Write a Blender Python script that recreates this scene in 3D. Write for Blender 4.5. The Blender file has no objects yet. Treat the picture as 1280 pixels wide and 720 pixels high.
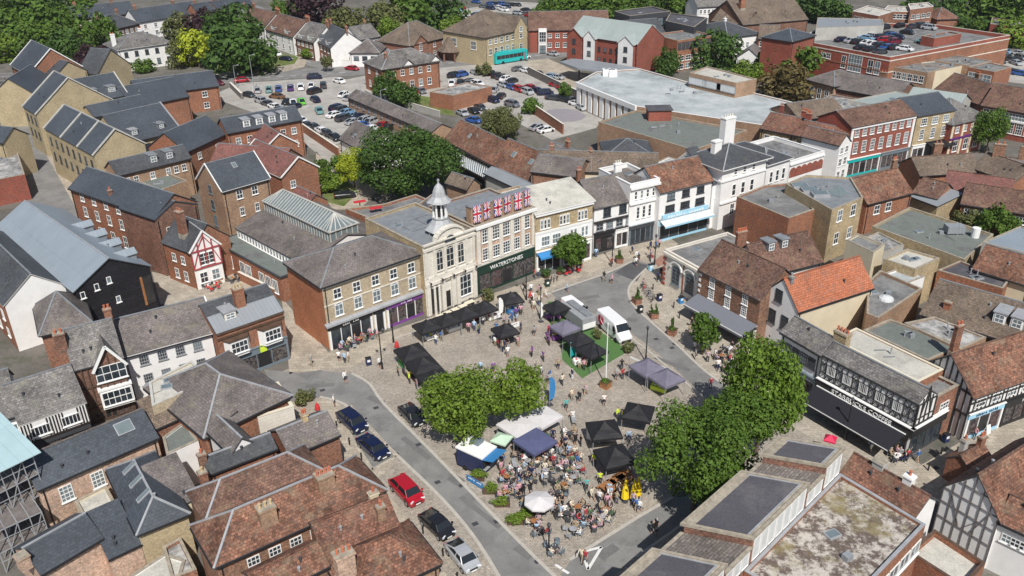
# High oblique view over a market town square (written as code, procedural materials only)
import bpy, bmesh, math, random
from mathutils import Vector, Matrix
random.seed(7)
R_=math.radians
scene=bpy.context.scene
COL=scene.collection
# ---------------------------------------------------------------- camera (drone 58 m up, looking 27 degrees down)
CAMH=58.0; FOC=1075.0; TH=R_(27.0); RO=R_(-1.0)
_fw=Vector((0,math.cos(TH),-math.sin(TH))); _rt=Vector((1,0,0)); _up=_rt.cross(_fw)
_r2=_rt*math.cos(RO)+_up*math.sin(RO); _u2=-_rt*math.sin(RO)+_up*math.cos(RO)
cam=bpy.data.cameras.new('camera'); camo=bpy.data.objects.new('camera',cam); COL.objects.link(camo)
cam.sensor_width=36; cam.lens=36*FOC/1280; cam.clip_end=3000; cam.clip_start=1
m=Matrix((( _r2.x,_u2.x,-_fw.x,0),(_r2.y,_u2.y,-_fw.y,0),(_r2.z,_u2.z,-_fw.z,CAMH),(0,0,0,1)))
camo.matrix_world=m
scene.camera=camo
def W(u,v,z=0.0):
    d=_fw+_r2*((u-640)/FOC)-_u2*((v-360)/FOC)
    t=(z-CAMH)/d.z
    return Vector((d.x*t,d.y*t,z))
def PX(p):
    q=Vector(p)-Vector((0,0,CAMH)); z=q.dot(_fw)
    return (640+FOC*q.dot(_r2)/z, 360-FOC*q.dot(_u2)/z, z)
# ---------------------------------------------------------------- materials
MATS={}
def _mat(name):
    m=bpy.data.materials.new(name); m.use_nodes=True
    nt=m.node_tree; b=nt.nodes['Principled BSDF']; return m,nt,b
def _mix(nt,fac,a,b,mode='MIX'):
    n=nt.nodes.new('ShaderNodeMix'); n.data_type='RGBA'; n.blend_type=mode
    for i,x in ((0,fac),(6,a),(7,b)):
        if hasattr(x,'is_linked') or hasattr(x,'links'): nt.links.new(x,n.inputs[i])
        else: n.inputs[i].default_value = x if i==0 else (*x,1) if len(x)==3 else x
    return n.outputs[2]
def _noise(nt,co,scale,detail=4,rough=.6):
    n=nt.nodes.new('ShaderNodeTexNoise'); n.inputs['Scale'].default_value=scale
    n.inputs['Detail'].default_value=detail; n.inputs['Roughness'].default_value=rough
    if co is not None: nt.links.new(co,n.inputs['Vector'])
    return n.outputs['Fac']
def _ramp(nt,x,lo,hi,a=0.,b=1.):
    n=nt.nodes.new('ShaderNodeMapRange'); nt.links.new(x,n.inputs[0])
    for i,q in enumerate((lo,hi,a,b)): n.inputs[i+1].default_value=q
    return n.outputs[0]
def sc(c,k): return tuple(min(1,x*k) for x in c)
def _uv(nt):
    n=nt.nodes.new('ShaderNodeUVMap'); n.uv_map='UV'; return n.outputs[0]
def _pos(nt):
    n=nt.nodes.new('ShaderNodeNewGeometry'); return n.outputs['Position']
def plain(name,c,rough=.6,metal=0.,var=.12,scale=1.5,emit=None,spec=.5):
    if name in MATS: return MATS[name]
    m,nt,b=_mat(name)
    if var:
        f=_noise(nt,_pos(nt),scale,5)
        f=_ramp(nt,f,.3,.7)
        c2=_mix(nt,f,sc(c,1-var),sc(c,1+var)); nt.links.new(c2,b.inputs['Base Color'])
    else: b.inputs['Base Color'].default_value=(*c,1)
    b.inputs['Roughness'].default_value=rough; b.inputs['Metallic'].default_value=metal
    b.inputs['Specular IOR Level'].default_value=spec
    MATS[name]=m; return m
def masonry(name,c,mortar=None,w=.45,h=.15,var=.3,stain=.25,rough=.85,msz=.02,bias=0.,moss=None,big=.25,streak=0.):
    """bricks, tiles or slates laid on the surface's own UVs (metres), weathered by noise in place"""
    if name in MATS: return MATS[name]
    m,nt,b=_mat(name)
    uv=_uv(nt)
    t=nt.nodes.new('ShaderNodeTexBrick'); nt.links.new(uv,t.inputs['Vector'])
    t.inputs['Scale'].default_value=1; t.inputs['Brick Width'].default_value=w; t.inputs['Row Height'].default_value=h
    t.inputs['Mortar Size'].default_value=msz; t.inputs['Mortar Smooth'].default_value=.3; t.inputs['Bias'].default_value=bias
    t.inputs['Color1'].default_value=(*sc(c,1-var),1); t.inputs['Color2'].default_value=(*sc(c,1+var),1)
    t.inputs['Mortar'].default_value=(*(mortar or sc(c,.55)),1)
    col=t.outputs['Color']
    P=_pos(nt)
    def mul(col,fac):
        n=nt.nodes.new('ShaderNodeVectorMath'); n.operation='SCALE'; nt.links.new(col,n.inputs[0]); nt.links.new(fac,n.inputs['Scale']); return n.outputs[0]
    am=min(.5,var*1.6)
    col=mul(col,_ramp(nt,_noise(nt,P,big,6,.65),.35,.65,1-stain,1+stain))
    col=mul(col,_ramp(nt,_noise(nt,P,4.,9,.85),.38,.62,1-am,1+am))
    if var>.17:
        g=sum(c)/3; f4=_ramp(nt,_noise(nt,P,1.1,9,.85),.48,.66); hs=nt.nodes.new('ShaderNodeMath'); hs.operation='MULTIPLY'; nt.links.new(f4,hs.inputs[0]); hs.inputs[1].default_value=.55
        col=_mix(nt,hs.outputs[0],col,(g*.85,g*.76,g*.68))
    if moss:
        f3=_ramp(nt,_noise(nt,P,.6,6,.75),.52,.68)
        mm=nt.nodes.new('ShaderNodeMath'); mm.operation='MULTIPLY'; nt.links.new(f3,mm.inputs[0]); mm.inputs[1].default_value=.55
        col=_mix(nt,mm.outputs[0],col,moss)
    nt.links.new(col,b.inputs['Base Color']); b.inputs['Roughness'].default_value=rough
    b.inputs['Specular IOR Level'].default_value=.3
    bp=nt.nodes.new('ShaderNodeBump'); bp.inputs['Strength'].default_value=.35; bp.inputs['Distance'].default_value=.03
    nt.links.new(t.outputs['Fac'],bp.inputs['Height']); bp.invert=True
    nt.links.new(bp.outputs[0],b.inputs['Normal'])
    MATS[name]=m; return m
def seams(name,c,pitch=.6,rough=.45,metal=.0):
    if name in MATS: return MATS[name]
    m,nt,b=_mat(name); uv=_uv(nt)
    t=nt.nodes.new('ShaderNodeTexBrick'); nt.links.new(uv,t.inputs['Vector'])
    t.offset=0; t.inputs['Scale'].default_value=1; t.inputs['Brick Width'].default_value=pitch; t.inputs['Row Height'].default_value=6.
    t.inputs['Mortar Size'].default_value=.035
    t.inputs['Color1'].default_value=(*sc(c,.96),1); t.inputs['Color2'].default_value=(*sc(c,1.05),1); t.inputs['Mortar'].default_value=(*sc(c,.72),1)
    f=_ramp(nt,_noise(nt,_pos(nt),.35,5,.7),.3,.7)
    col=_mix(nt,.4,t.outputs['Color'],_mix(nt,f,sc(c,.8),sc(c,1.15)))
    nt.links.new(col,b.inputs['Base Color']); b.inputs['Roughness'].default_value=rough; b.inputs['Metallic'].default_value=metal
    MATS[name]=m; return m
def patchy(name,c1,c2,c3=None,scale=.8,rough=.9,lo=.42,hi=.58,fine=6.,s3=.3):
    if name in MATS: return MATS[name]
    m,nt,b=_mat(name); P=_pos(nt)
    f=_ramp(nt,_noise(nt,P,scale,8,.72),lo,hi)
    col=_mix(nt,f,c1,c2)
    if c3:
        g=_ramp(nt,_noise(nt,P,s3,6,.7),.5,.66); col=_mix(nt,g,col,c3)
    h=_ramp(nt,_noise(nt,P,fine,3,.7),.3,.7,.82,1.16)
    n=nt.nodes.new('ShaderNodeVectorMath'); n.operation='SCALE'; nt.links.new(col,n.inputs[0]); nt.links.new(h,n.inputs['Scale'])
    nt.links.new(n.outputs[0],b.inputs['Base Color']); b.inputs['Roughness'].default_value=rough; b.inputs['Specular IOR Level'].default_value=.25
    MATS[name]=m; return m
BR='brick '
def M(k):
    if k in MATS: return MATS[k]
    T={
     'brick_bright':lambda:masonry(k,(.42,.155,.075),(.42,.3,.2),.23,.085,.16,.16,msz=.008),
     'brick':lambda:masonry(k,(.26,.10,.058),(.33,.25,.19),.23,.085,.3,.2,msz=.008),
     'brick_orange':lambda:masonry(k,(.31,.118,.063),(.33,.23,.16),.23,.085,.25,.14,msz=.008),
     'brick_brown':lambda:masonry(k,(.25,.125,.075),(.3,.22,.17),.23,.085,.3,.2,msz=.008),
     'brick_dark':lambda:masonry(k,(.2,.09,.06),(.26,.2,.16),.23,.085,.35,.25,msz=.008),
     'brick_red':lambda:masonry(k,(.30,.07,.045),(.3,.17,.13),.23,.085,.2,.15,msz=.008),
     'brick_yellow':lambda:masonry(k,(.42,.34,.205),(.45,.38,.27),.23,.085,.15,.1,msz=.008),
     'brick_stock':lambda:masonry(k,(.42,.32,.18),(.45,.38,.26),.23,.085,.22,.22,msz=.008),
     'brick_pale':lambda:masonry(k,(.44,.35,.235),(.5,.45,.35),.23,.085,.15,.12,msz=.008),
     'brick_tan':lambda:masonry(k,(.36,.22,.14),(.4,.3,.2),.23,.085,.2,.2,msz=.008),
     'brick_pink':lambda:masonry(k,(.5,.33,.24),(.55,.45,.36),.23,.085,.25,.2,msz=.008),
     'render_white':lambda:plain(k,(.80,.79,.77),.8,var=.06,scale=.8),
     'render_cream':lambda:plain(k,(.66,.58,.42),.85,var=.08,scale=.5),
     'render_grey':lambda:plain(k,(.42,.41,.38),.85,var=.15,scale=.5),
     'cap_light':lambda:plain(k,(.5,.49,.45),.8,var=.15),
     'cap_stone':lambda:plain(k,(.33,.29,.23),.9,var=.3,scale=2),
     'stone':lambda:masonry(k,(.70,.66,.58),(.58,.54,.47),.9,.4,.05,.08,msz=.01),
     'slate':lambda:masonry(k,(.078,.083,.092),(.045,.05,.058),.4,.3,.2,.22,rough=.55,msz=.018,big=.12,moss=(.12,.125,.11)),
     'slate_blue':lambda:masonry(k,(.070,.080,.095),(.04,.046,.055),.4,.3,.14,.16,rough=.5,msz=.016,big=.12),
     'slate_old':lambda:masonry(k,(.17,.16,.155),(.08,.075,.07),.36,.28,.28,.3,rough=.7,msz=.02,moss=(.27,.26,.2)),
     'slate_brown':lambda:masonry(k,(.165,.145,.138),(.085,.07,.07),.36,.28,.2,.3,rough=.75,msz=.02,moss=(.24,.21,.15)),
     'tile_brown':lambda:masonry(k,(.165,.092,.068),(.075,.042,.034),.32,.26,.34,.28,msz=.02,moss=(.25,.18,.11)),
     'tile_red':lambda:masonry(k,(.20,.096,.066),(.1,.05,.035),.32,.26,.38,.3,msz=.02,moss=(.22,.17,.11)),
     'tile_rust':lambda:masonry(k,(.20,.098,.064),(.1,.045,.03),.32,.26,.42,.35,msz=.02,moss=(.26,.22,.15),big=.35),
     'tile_mulberry':lambda:masonry(k,(.22,.095,.08),(.1,.045,.04),.34,.28,.2,.18,msz=.02),
     'tile_orange':lambda:masonry(k,(.43,.145,.075),(.22,.08,.04),.34,.3,.18,.16,msz=.03),
     'tile_dun':lambda:masonry(k,(.175,.132,.10),(.09,.07,.055),.3,.24,.26,.28,msz=.02,moss=(.2,.17,.12)),
     'metal_blue':lambda:seams(k,(.27,.315,.355),.55,.4),
     'metal_grey':lambda:seams(k,(.27,.29,.31),.5,.45),
     'metal_light':lambda:seams(k,(.33,.38,.365),.8,.5),
     'sheet_teal':lambda:seams(k,(.42,.57,.6),1.2,.5),
     'lead':lambda:plain(k,(.33,.34,.355),.5,var=.15,scale=1.2),
     'lead_pale':lambda:plain(k,(.40,.41,.42),.5,var=.12,scale=1.5),
     'lead_dark':lambda:plain(k,(.22,.235,.25),.5,var=.2,scale=1.),
     'felt_grey':lambda:patchy(k,(.17,.17,.17),(.25,.25,.245),(.12,.12,.12),.35),
     'felt_green':lambda:patchy(k,(.15,.17,.155),(.2,.22,.2),(.13,.13,.13),.3),
     'felt_dark':lambda:patchy(k,(.075,.073,.085),(.1,.097,.11),(.13,.125,.13),.25,lo=.3,hi=.7),
     'felt_pale':lambda:patchy(k,(.46,.45,.40),(.56,.54,.48),(.36,.35,.31),.4),
     'felt_white':lambda:patchy(k,(.35,.385,.395),(.50,.53,.53),(.27,.295,.3),.22,lo=.35,hi=.65,s3=.1),
     'felt_stain':lambda:patchy(k,(.2,.2,.195),(.5,.49,.47),(.14,.14,.14),.5),
     'gravel_roof':lambda:patchy(k,(.13,.10,.085),(.5,.46,.41),(.23,.19,.09),1.1,lo=.44,hi=.56,fine=9.,s3=.22),
     'shingle':lambda:masonry(k,(.19,.165,.15),(.1,.09,.08),.6,.25,.25,.25,msz=.03),
     'black_board':lambda:masonry(k,(.022,.021,.026),(.008,.008,.01),3.,.2,.3,.2,rough=.6,msz=.02),
     'timber_black':lambda:plain(k,(.028,.026,.025),.6,var=.2),
     'timber_brown':lambda:plain(k,(.10,.06,.04),.7,var=.3),
     'timber_grey':lambda:plain(k,(.17,.15,.14),.8,var=.3),
     'wood':lambda:plain(k,(.33,.15,.06),.6,var=.25,scale=3),
     'white':lambda:plain(k,(.82,.82,.8),.5,var=.03),
     'cream':lambda:plain(k,(.72,.66,.52),.5,var=.05),
     'black':lambda:plain(k,(.02,.02,.022),.5,var=.1),
     'charcoal':lambda:plain(k,(.055,.058,.065),.6,var=.15),
     'dkgreen':lambda:plain(k,(.012,.04,.028),.4,var=.1),
     'greyblue':lambda:plain(k,(.16,.2,.23),.5,var=.1),
     'grey':lambda:plain(k,(.3,.31,.32),.5,var=.1),
     'purple':lambda:plain(k,(.2,.06,.28),.5,var=.05),
     'plum':lambda:plain(k,(.12,.03,.16),.5,var=.05),
     'red':lambda:plain(k,(.55,.03,.035),.45,var=.05),
     'redpink':lambda:plain(k,(.62,.02,.08),.45,var=.03),
     'blue':lambda:plain(k,(.04,.22,.5),.5,var=.05),
     'skyblue':lambda:plain(k,(.35,.62,.78),.5,var=.05),
     'navy':lambda:plain(k,(.02,.03,.09),.45,var=.1),
     'teal':lambda:plain(k,(.02,.42,.42),.35,var=.04),
     'yellow':lambda:plain(k,(.85,.62,.02),.5,var=.05),
     'lime':lambda:plain(k,(.62,.8,.05),.5,var=.05),
     'green':lambda:plain(k,(.04,.35,.08),.5,var=.1),
     'pot':lambda:plain(k,(.48,.15,.08),.7,var=.25,scale=3),
     'pot_buff':lambda:plain(k,(.55,.42,.24),.7,var=.2,scale=3),
     'glass':lambda:plain(k,(.035,.045,.055),.12,var=.5,scale=.9,spec=.6),
     'glass_sky':lambda:plain(k,(.16,.2,.22),.1,var=.25,scale=.6,spec=.7),
     'glass_roof':lambda:plain(k,(.17,.21,.22),.15,var=.15,scale=.6,spec=.7),
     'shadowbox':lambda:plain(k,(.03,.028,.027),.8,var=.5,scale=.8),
     'goods':lambda:patchy(k,(.025,.025,.03),(.15,.13,.12),(.1,.05,.05),2.8),
     'skin':lambda:plain(k,(.5,.3,.22),.6,var=.05),
     'soil':lambda:plain(k,(.07,.05,.03),.9,var=.3,scale=4),
     'hatch_pale':lambda:plain(k,(.6,.62,.62),.4,var=.1),
    }
    return T[k]()
def paint(c,rough=.3):
    k='paint_%02x%02x%02x_%d'%(*[int(x*255) for x in c],int(rough*100))
    return plain(k,c,rough,var=0)
# ---------------------------------------------------------------- mesh builder
class MB:
    def __init__(s): s.v=[]; s.f=[]; s.mi=[]
    def poly(s,pts,mi=0):
        n=len(s.v); s.v+= [tuple(p) for p in pts]; s.f.append(tuple(range(n,n+len(pts)))); s.mi.append(mi)
    def box(s,x0,x1,y0,y1,z0,z1,mi=0,top=None):
        n=len(s.v); s.v+=[(x0,y0,z0),(x1,y0,z0),(x1,y1,z0),(x0,y1,z0),(x0,y0,z1),(x1,y0,z1),(x1,y1,z1),(x0,y1,z1)]
        for q in ((3,2,1,0),(4,5,6,7),(0,1,5,4),(1,2,6,5),(2,3,7,6),(3,0,4,7)): s.f.append(tuple(n+i for i in q)); s.mi.append(mi)
        if top is not None: s.mi[-5]=top
    def slab(s,pts,t,mi=0,mside=None):
        """polygon pts (any plane, top side, counterclockwise) thickened downwards by t"""
        lo=[(p[0],p[1],p[2]-t) for p in pts]; n=len(pts)
        s.poly(pts,mi); s.poly(lo[::-1],mi if mside is None else mside)
        for i in range(n):
            j=(i+1)%n; s.poly([pts[i],lo[i],lo[j],pts[j]],mi if mside is None else mside)
    def prism(s,pts,z0,z1,mi=0,top=None):
        n=len(pts); a=[(p[0],p[1],z0) for p in pts]; b=[(p[0],p[1],z1) for p in pts]
        s.poly(b,mi if top is None else top); s.poly(a[::-1],mi)
        for i in range(n):
            j=(i+1)%n; s.poly([a[i],a[j],b[j],b[i]],mi)
    def cyl(s,cx,cy,r0,r1,z0,z1,n=8,mi=0,cap=True,ph=0):
        a=[];b=[]
        for i in range(n):
            t=2*math.pi*i/n+ph; a.append((cx+r0*math.cos(t),cy+r0*math.sin(t),z0)); b.append((cx+r1*math.cos(t),cy+r1*math.sin(t),z1))
        for i in range(n):
            j=(i+1)%n; s.poly([a[i],a[j],b[j],b[i]],mi)
        if cap: s.poly(b,mi); s.poly(a[::-1],mi)
    def lathe(s,cx,cy,prof,n=8,mi=0,ph=0):
        for (r0,z0),(r1,z1) in zip(prof,prof[1:]): s.cyl(cx,cy,r0,r1,z0,z1,n,mi,False,ph)
    def beam(s,p,q,w,h=None,mi=0,up=(0,0,1)):
        p=Vector(p);q=Vector(q);h=h or w; d=(q-p)
        if d.length<1e-5: return
        d.normalize(); u=Vector(up); 
        if abs(d.dot(u))>.98: u=Vector((0,1,0))
        a=d.cross(u).normalized(); b=a.cross(d).normalized(); a*=w/2; b*=h/2
        P=[p-a-b,p+a-b,p+a+b,p-a+b]; Q=[x+(q-p) for x in P]; n=len(s.v)
        s.v+=[tuple(x) for x in P+Q]
        for k in ((3,2,1,0),(4,5,6,7),(0,1,5,4),(1,2,6,5),(2,3,7,6),(3,0,4,7)): s.f.append(tuple(n+i for i in k)); s.mi.append(mi)
    def tube(s,p,q,r0,r1=None,n=6,mi=0):
        p=Vector(p);q=Vector(q);r1=r0 if r1 is None else r1; d=(q-p).normalized(); u=Vector((0,0,1)) if abs(d.z)<.9 else Vector((1,0,0))
        a=d.cross(u).normalized(); b=d.cross(a)
        A=[p+(a*math.cos(2*math.pi*i/n)+b*math.sin(2*math.pi*i/n))*r0 for i in range(n)]
        B=[q+(a*math.cos(2*math.pi*i/n)+b*math.sin(2*math.pi*i/n))*r1 for i in range(n)]
        for i in range(n):
            j=(i+1)%n; s.poly([A[i],A[j],B[j],B[i]],mi)
        s.poly(B,mi); s.poly(A[::-1],mi)
    def mesh(s,name,mats,smooth=False,uv=True,weld=False):
        me=bpy.data.meshes.new(name); me.from_pydata(s.v,[],s.f)
        for k in mats: me.materials.append(M(k) if isinstance(k,str) else k)
        me.polygons.foreach_set('material_index',s.mi)
        if smooth: me.polygons.foreach_set('use_smooth',[True]*len(s.f))
        if uv:
            l=me.uv_layers.new(name='UV'); Z=Vector((0,0,1)); data=[0.]*(2*len(me.loops))
            for p in me.polygons:
                n=p.normal; t=Z.cross(n)
                if t.length<.05: t=Vector((1,0,0))
                t.normalize(); b=n.cross(t)
                for li in p.loop_indices:
                    co=me.vertices[me.loops[li].vertex_index].co
                    data[2*li]=co.dot(t); data[2*li+1]=co.dot(b)
            l.data.foreach_set('uv',data)
        me.update()
        return me
    def build(s,name,mats,parent=None,loc=None,rz=0,smooth=False,uv=True):
        if not s.f: return None
        return obj(name,s.mesh(name,mats,smooth,uv),parent,loc,rz)
def obj(name,me,parent=None,loc=None,rz=0):
    o=bpy.data.objects.new(name,me); COL.objects.link(o)
    if parent: o.parent=parent
    if loc is not None: o.location=loc
    o.rotation_euler=(0,0,rz)
    return o
THINGS=[]
def tag(o,label,cat,group=None):
    o['label']=label; o['category']=cat
    if group: o['group']=group
    THINGS.append(o); return o
def thing(name,label,cat,loc=(0,0,0),rz=0,group=None):
    o=obj(name,None,None,loc,rz); o.empty_display_size=.5; return tag(o,label,cat,group)
def kids(o): return [c for c in o.children]
def dup(root,loc,rz,label=None,group=None,mats=None,scale=None):
    def cp(o,par):
        c=o.copy(); COL.objects.link(c)
        if par: c.parent=par
        for ch in o.children: cp(ch,c)
        return c
    r=cp(root,None); r.location=loc; r.rotation_euler=(0,0,rz)
    if scale: r.scale=scale
    if label: r['label']=label
    if group: r['group']=group
    THINGS.append(r); return r
def struct(o): o['kind']='structure'; return o
# ---------------------------------------------------------------- windows
_wc={}
def win_mesh(w,h,nx=2,ny=2,fc='white',style='sash',sill=True,glass='glass'):
    k=(round(w,2),round(h,2),nx,ny,fc,style,sill,glass)
    if k in _wc: return _wc[k]
    b=MB(); t=.085
    b.box(-w/2,-w/2+t,-.07,.02,0,h); b.box(w/2-t,w/2,-.07,.02,0,h); b.box(-w/2+t,w/2-t,-.068,.02,h-t,h); b.box(-w/2+t,w/2-t,-.068,.02,0,t)
    for i in range(1,nx): x=-w/2+w*i/nx; b.box(x-.032,x+.032,-.055,.0,t,h-t)
    for j in range(1,ny):
        z=h*j/ny; q=.05 if (style=='sash' and j==ny//2) else .03
        b.box(-w/2+t,w/2-t,-.052,.0,z-q,z+q)
    if sill: b.box(-w/2-.1,w/2+.1,-.16,.02,-.1,-.002)
    if style=='arch':
        n=6; pts=[(w/2*math.cos(math.pi*i/n),h+w/2*.45*math.sin(math.pi*i/n)) for i in range(n+1)]
        for a,c in zip(pts,pts[1:]): b.beam((a[0],-.04,a[1]),(c[0],-.04,c[1]),.1,.12)
        b.poly([(x,-.02,z) for x,z in pts],1)
    f=b.mesh('window',[fc,glass]); g=MB(); g.box(-w/2+t,w/2-t,-.03,.0,t,h-t); gm=g.mesh('pane',[glass])
    _wc[k]=(f,gm); return _wc[k]
def window(par,loc,rz,w,h,**k):
    if 'glass' not in k and (int(abs(loc[0]*37+loc[2]*11))%10)<3: k=dict(k,glass='glass_sky')
    f,g=win_mesh(w,h,**k); o=obj('window',f,par,loc,rz); obj('pane',g,o); return o
# face frames of a rectangular building: origin, tangent, rz, length
def face(L,D,F):
    return {'F':(Vector((0,0,0)),Vector((1,0,0)),0,L),'R':(Vector((L,0,0)),Vector((0,1,0)),math.pi/2,D),
            'K':(Vector((L,D,0)),Vector((-1,0,0)),math.pi,L),'L':(Vector((0,D,0)),Vector((0,-1,0)),-math.pi/2,D)}[F]
def chimney(par,x,y,z0,z1,w=.9,d=.6,pots=2,mat='brick_brown',pot='pot',rz=0):
    w*=.8; d*=.85
    b=MB(); b.box(-w/2,w/2,-d/2,d/2,z0,z1-.25); b.box(-w/2-.08,w/2+.08,-d/2-.08,d/2+.08,z1-.25,z1-.1)
    b.box(-w/2-.03,w/2+.03,-d/2-.03,d/2+.03,z1-.1,z1,2)
    b.box(-w/2-.05,w/2+.05,-d/2-.05,d/2+.05,z0,z0+1.1,2) if z1-z0>3.2 and mat!='render_white' else None
    for i in range(pots):
        px=-w/2+w*(i+.5)/pots if pots>1 else 0
        b.cyl(px,0,.13,.11,z1,z1+.42,8,1); b.cyl(px,0,.15,.15,z1+.36,z1+.45,8,1)
    o=b.build('chimney',[mat,pot,'cap_stone' if mat!='render_white' else 'white'],par); o.location=(x,y,0); o.rotation_euler=(0,0,rz); return o
_rc=random.Random(99)
def clutter(ro,L,D,z,roof,tp,off=(0,0)):
    """vents, pipes, hatches and small units that stand on real roofs"""
    if roof=='flat':
        if L<3: return
        for i in range(_rc.choice((2,3,4)) if L<9 else _rc.choice((4,6,7))):
            x,y=off[0]+_rc.uniform(.2,.8)*L,off[1]+_rc.uniform(.2,.8)*D; k=_rc.random(); b=MB()
            if k<.35: b.box(-.35,.35,-.3,.3,z,z+.5); b.build('roof_unit',['metal_grey'],ro,(x,y,0),_rc.uniform(0,1))
            elif k<.6: b.cyl(0,0,.09,.09,z,z+.7,6); b.cyl(0,0,.14,.14,z+.7,z+.78,6); b.build('vent_pipe',['lead'],ro,(x,y,0))
            elif k<.8: b.box(-.6,.6,-.45,.45,z,z+.18,0); b.box(-.5,.5,-.35,.35,z+.18,z+.21,1); b.build('rooflight',['lead','glass_sky'],ro,(x,y,0),_rc.uniform(0,.5))
            else: b.box(-L*.2,L*.2,-.05,.05,z+.05,z+.13); b.build('pipe_run',['lead_dark'],ro,(x,y,0),_rc.choice((0,1.57)))
        return
    for i in range(_rc.choice((0,1,2,2))):
        x=_rc.uniform(.2,.8)*L; y=_rc.uniform(.12,.38)*D
        zz=z+.14+(min(y,D-y) if roof in('x','hx','p','hy') else y if roof=='mono' else min(x,L-x))*tp
        if roof in('hx','hy','p'): zz=z+.14+min(x,L-x,y,D-y)*tp
        b=MB(); b.cyl(0,0,.12,.1,zz-.3,zz+.35,6); b.cyl(0,0,.16,.16,zz+.3,zz+.38,6); b.build('vent_pipe',['charcoal' if _rc.random()<.7 else 'lead'],ro,(x,y,0))
BL={}
def bld(label,A,B,h,C=None,R=None,D=None,roof='x',pitch=38,wall='brick',rf='slate',name='brick_house',cat='house',over=.3,
        win=(),chim=(),par=.0,ridge='lead_dark',group=None,z0=0,gut=True,verge=None,ext=(0,0),shop=None,key=None,sky=(),dorm=(),rp=None,coping='cap_stone',bands=(),yd=None):
    if len(A)==3: a=Vector((A[0],A[1],0)); b_=Vector((B[0],B[1],0))
    else: a=W(*A,h); b_=W(*B,h); a.z=b_.z=0
    x=(b_-a).normalized()
    if yd is not None:
        x=Vector((math.cos(R_(yd-90)),math.sin(R_(yd-90)),0)); L0=(b_-a).dot(x); a=b_-x*L0
    a=a-x*ext[0]; b_=b_+x*ext[1]; L=(b_-a).length
    y=Vector((-x.y,x.x,0))
    if y.dot(a)<0: print('WARN facing',label)
    tp=math.tan(R_(pitch))
    if D is None and C is not None: c=W(*C,h); D=abs((c-a).dot(y))
    if R is not None:
        D=2*_solve(lambda q:(lambda p:(p-a).dot(y)-q)(W(*R,h+q*tp)),.5,25)
    D=max(2.,D)
    rz=math.atan2(x.y,x.x)
    root=thing(name,label,cat,(a.x,a.y,z0),rz,group); H=h-z0
    root['_dim']=(L,D,H)
    wm=dict(F=0,R=0,K=0,L=0); mats=[wall if isinstance(wall,str) else wall['*']]
    if isinstance(wall,dict):
        for k_,v_ in wall.items():
            if k_!='*': mats.append(v_); wm[k_]=len(mats)-1
    w=MB(); t=.16; top=H
    rh=0
    if roof in('x','hx'): rh=D/2*tp
    if roof in('y','hy'): rh=L/2*tp
    if roof=='p': rh=min(L,D)/2*tp
    if roof=='mono': rh=D*tp
    zb=H if roof!='flat' else H
    P=lambda x,y,z:(x,y,z)
    g=t*1.02
    if roof=='x':
        w.poly([P(0,0,0),P(L,0,0),P(L,0,H-.02),P(0,0,H-.02)],wm['F']); w.poly([P(L,D,0),P(0,D,0),P(0,D,H-.02),P(L,D,H-.02)],wm['K'])
        w.poly([P(L,0,0),P(L,D,0),P(L,D,H-.02),P(L,D/2,H+rh-g),P(L,0,H-.02)],wm['R']); w.poly([P(0,D,0),P(0,0,0),P(0,0,H-.02),P(0,D/2,H+rh-g),P(0,D,H-.02)],wm['L'])
    elif roof=='y':
        w.poly([P(0,0,0),P(L,0,0),P(L,0,H-.02),P(L/2,0,H+rh-g),P(0,0,H-.02)],wm['F']); w.poly([P(L,D,0),P(0,D,0),P(0,D,H-.02),P(L/2,D,H+rh-g),P(L,D,H-.02)],wm['K'])
        w.poly([P(L,0,0),P(L,D,0),P(L,D,H-.02),P(L,0,H-.02)],wm['R']); w.poly([P(0,D,0),P(0,0,0),P(0,0,H-.02),P(0,D,H-.02)],wm['L'])
    elif roof=='mono':
        w.poly([P(0,0,0),P(L,0,0),P(L,0,H-.02),P(0,0,H-.02)],wm['F']); w.poly([P(L,D,0),P(0,D,0),P(0,D,H+rh-g),P(L,D,H+rh-g)],wm['K'])
        w.poly([P(L,0,0),P(L,D,0),P(L,D,H+rh-g),P(L,0,H-.02)],wm['R']); w.poly([P(0,D,0),P(0,0,0),P(0,0,H-.02),P(0,D,H+rh-g)],wm['L'])
    else:
        HH=H-.02 if roof!='flat' else H
        w.poly([P(0,0,0),P(L,0,0),P(L,0,HH),P(0,0,HH)],wm['F']); w.poly([P(L,D,0),P(0,D,0),P(0,D,HH),P(L,D,HH)],wm['K'])
        w.poly([P(L,0,0),P(L,D,0),P(L,D,HH),P(L,0,HH)],wm['R']); w.poly([P(0,D,0),P(0,0,0),P(0,0,HH),P(0,D,HH)],wm['L'])
    if roof=='flat':
        pt=.28
        w.poly([P(pt,pt,H),P(L-pt,pt,H),P(L-pt,pt,H-par-.0),P(pt,pt,H-par)],wm['F']); w.poly([P(L-pt,D-pt,H),P(pt,D-pt,H),P(pt,D-pt,H-par),P(L-pt,D-pt,H-par)],wm['K'])
        w.poly([P(L-pt,pt,H),P(L-pt,D-pt,H),P(L-pt,D-pt,H-par),P(L-pt,pt,H-par)],wm['R']); w.poly([P(pt,D-pt,H),P(pt,pt,H),P(pt,pt,H-par),P(pt,D-pt,H-par)],wm['L'])
    for (F_,za,zc,pr,mt_) in bands:
        mats.append(mt_); mi=len(mats)-1
        if F_=='F': w.box(-.02,L+.02,-pr,0,za,zc,mi)
        elif F_=='L': w.box(-pr,0,-.01,D,za,zc,mi)
        elif F_=='R': w.box(L,L+pr,-.01,D,za,zc,mi)
    w.build('wall',mats,root)
    r=MB(); o=over; ez=H+t*.3-o*tp*0
    hz=lambda dd: -dd*tp
    rl=[]
    E=lambda d:H+.14-d*tp
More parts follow.
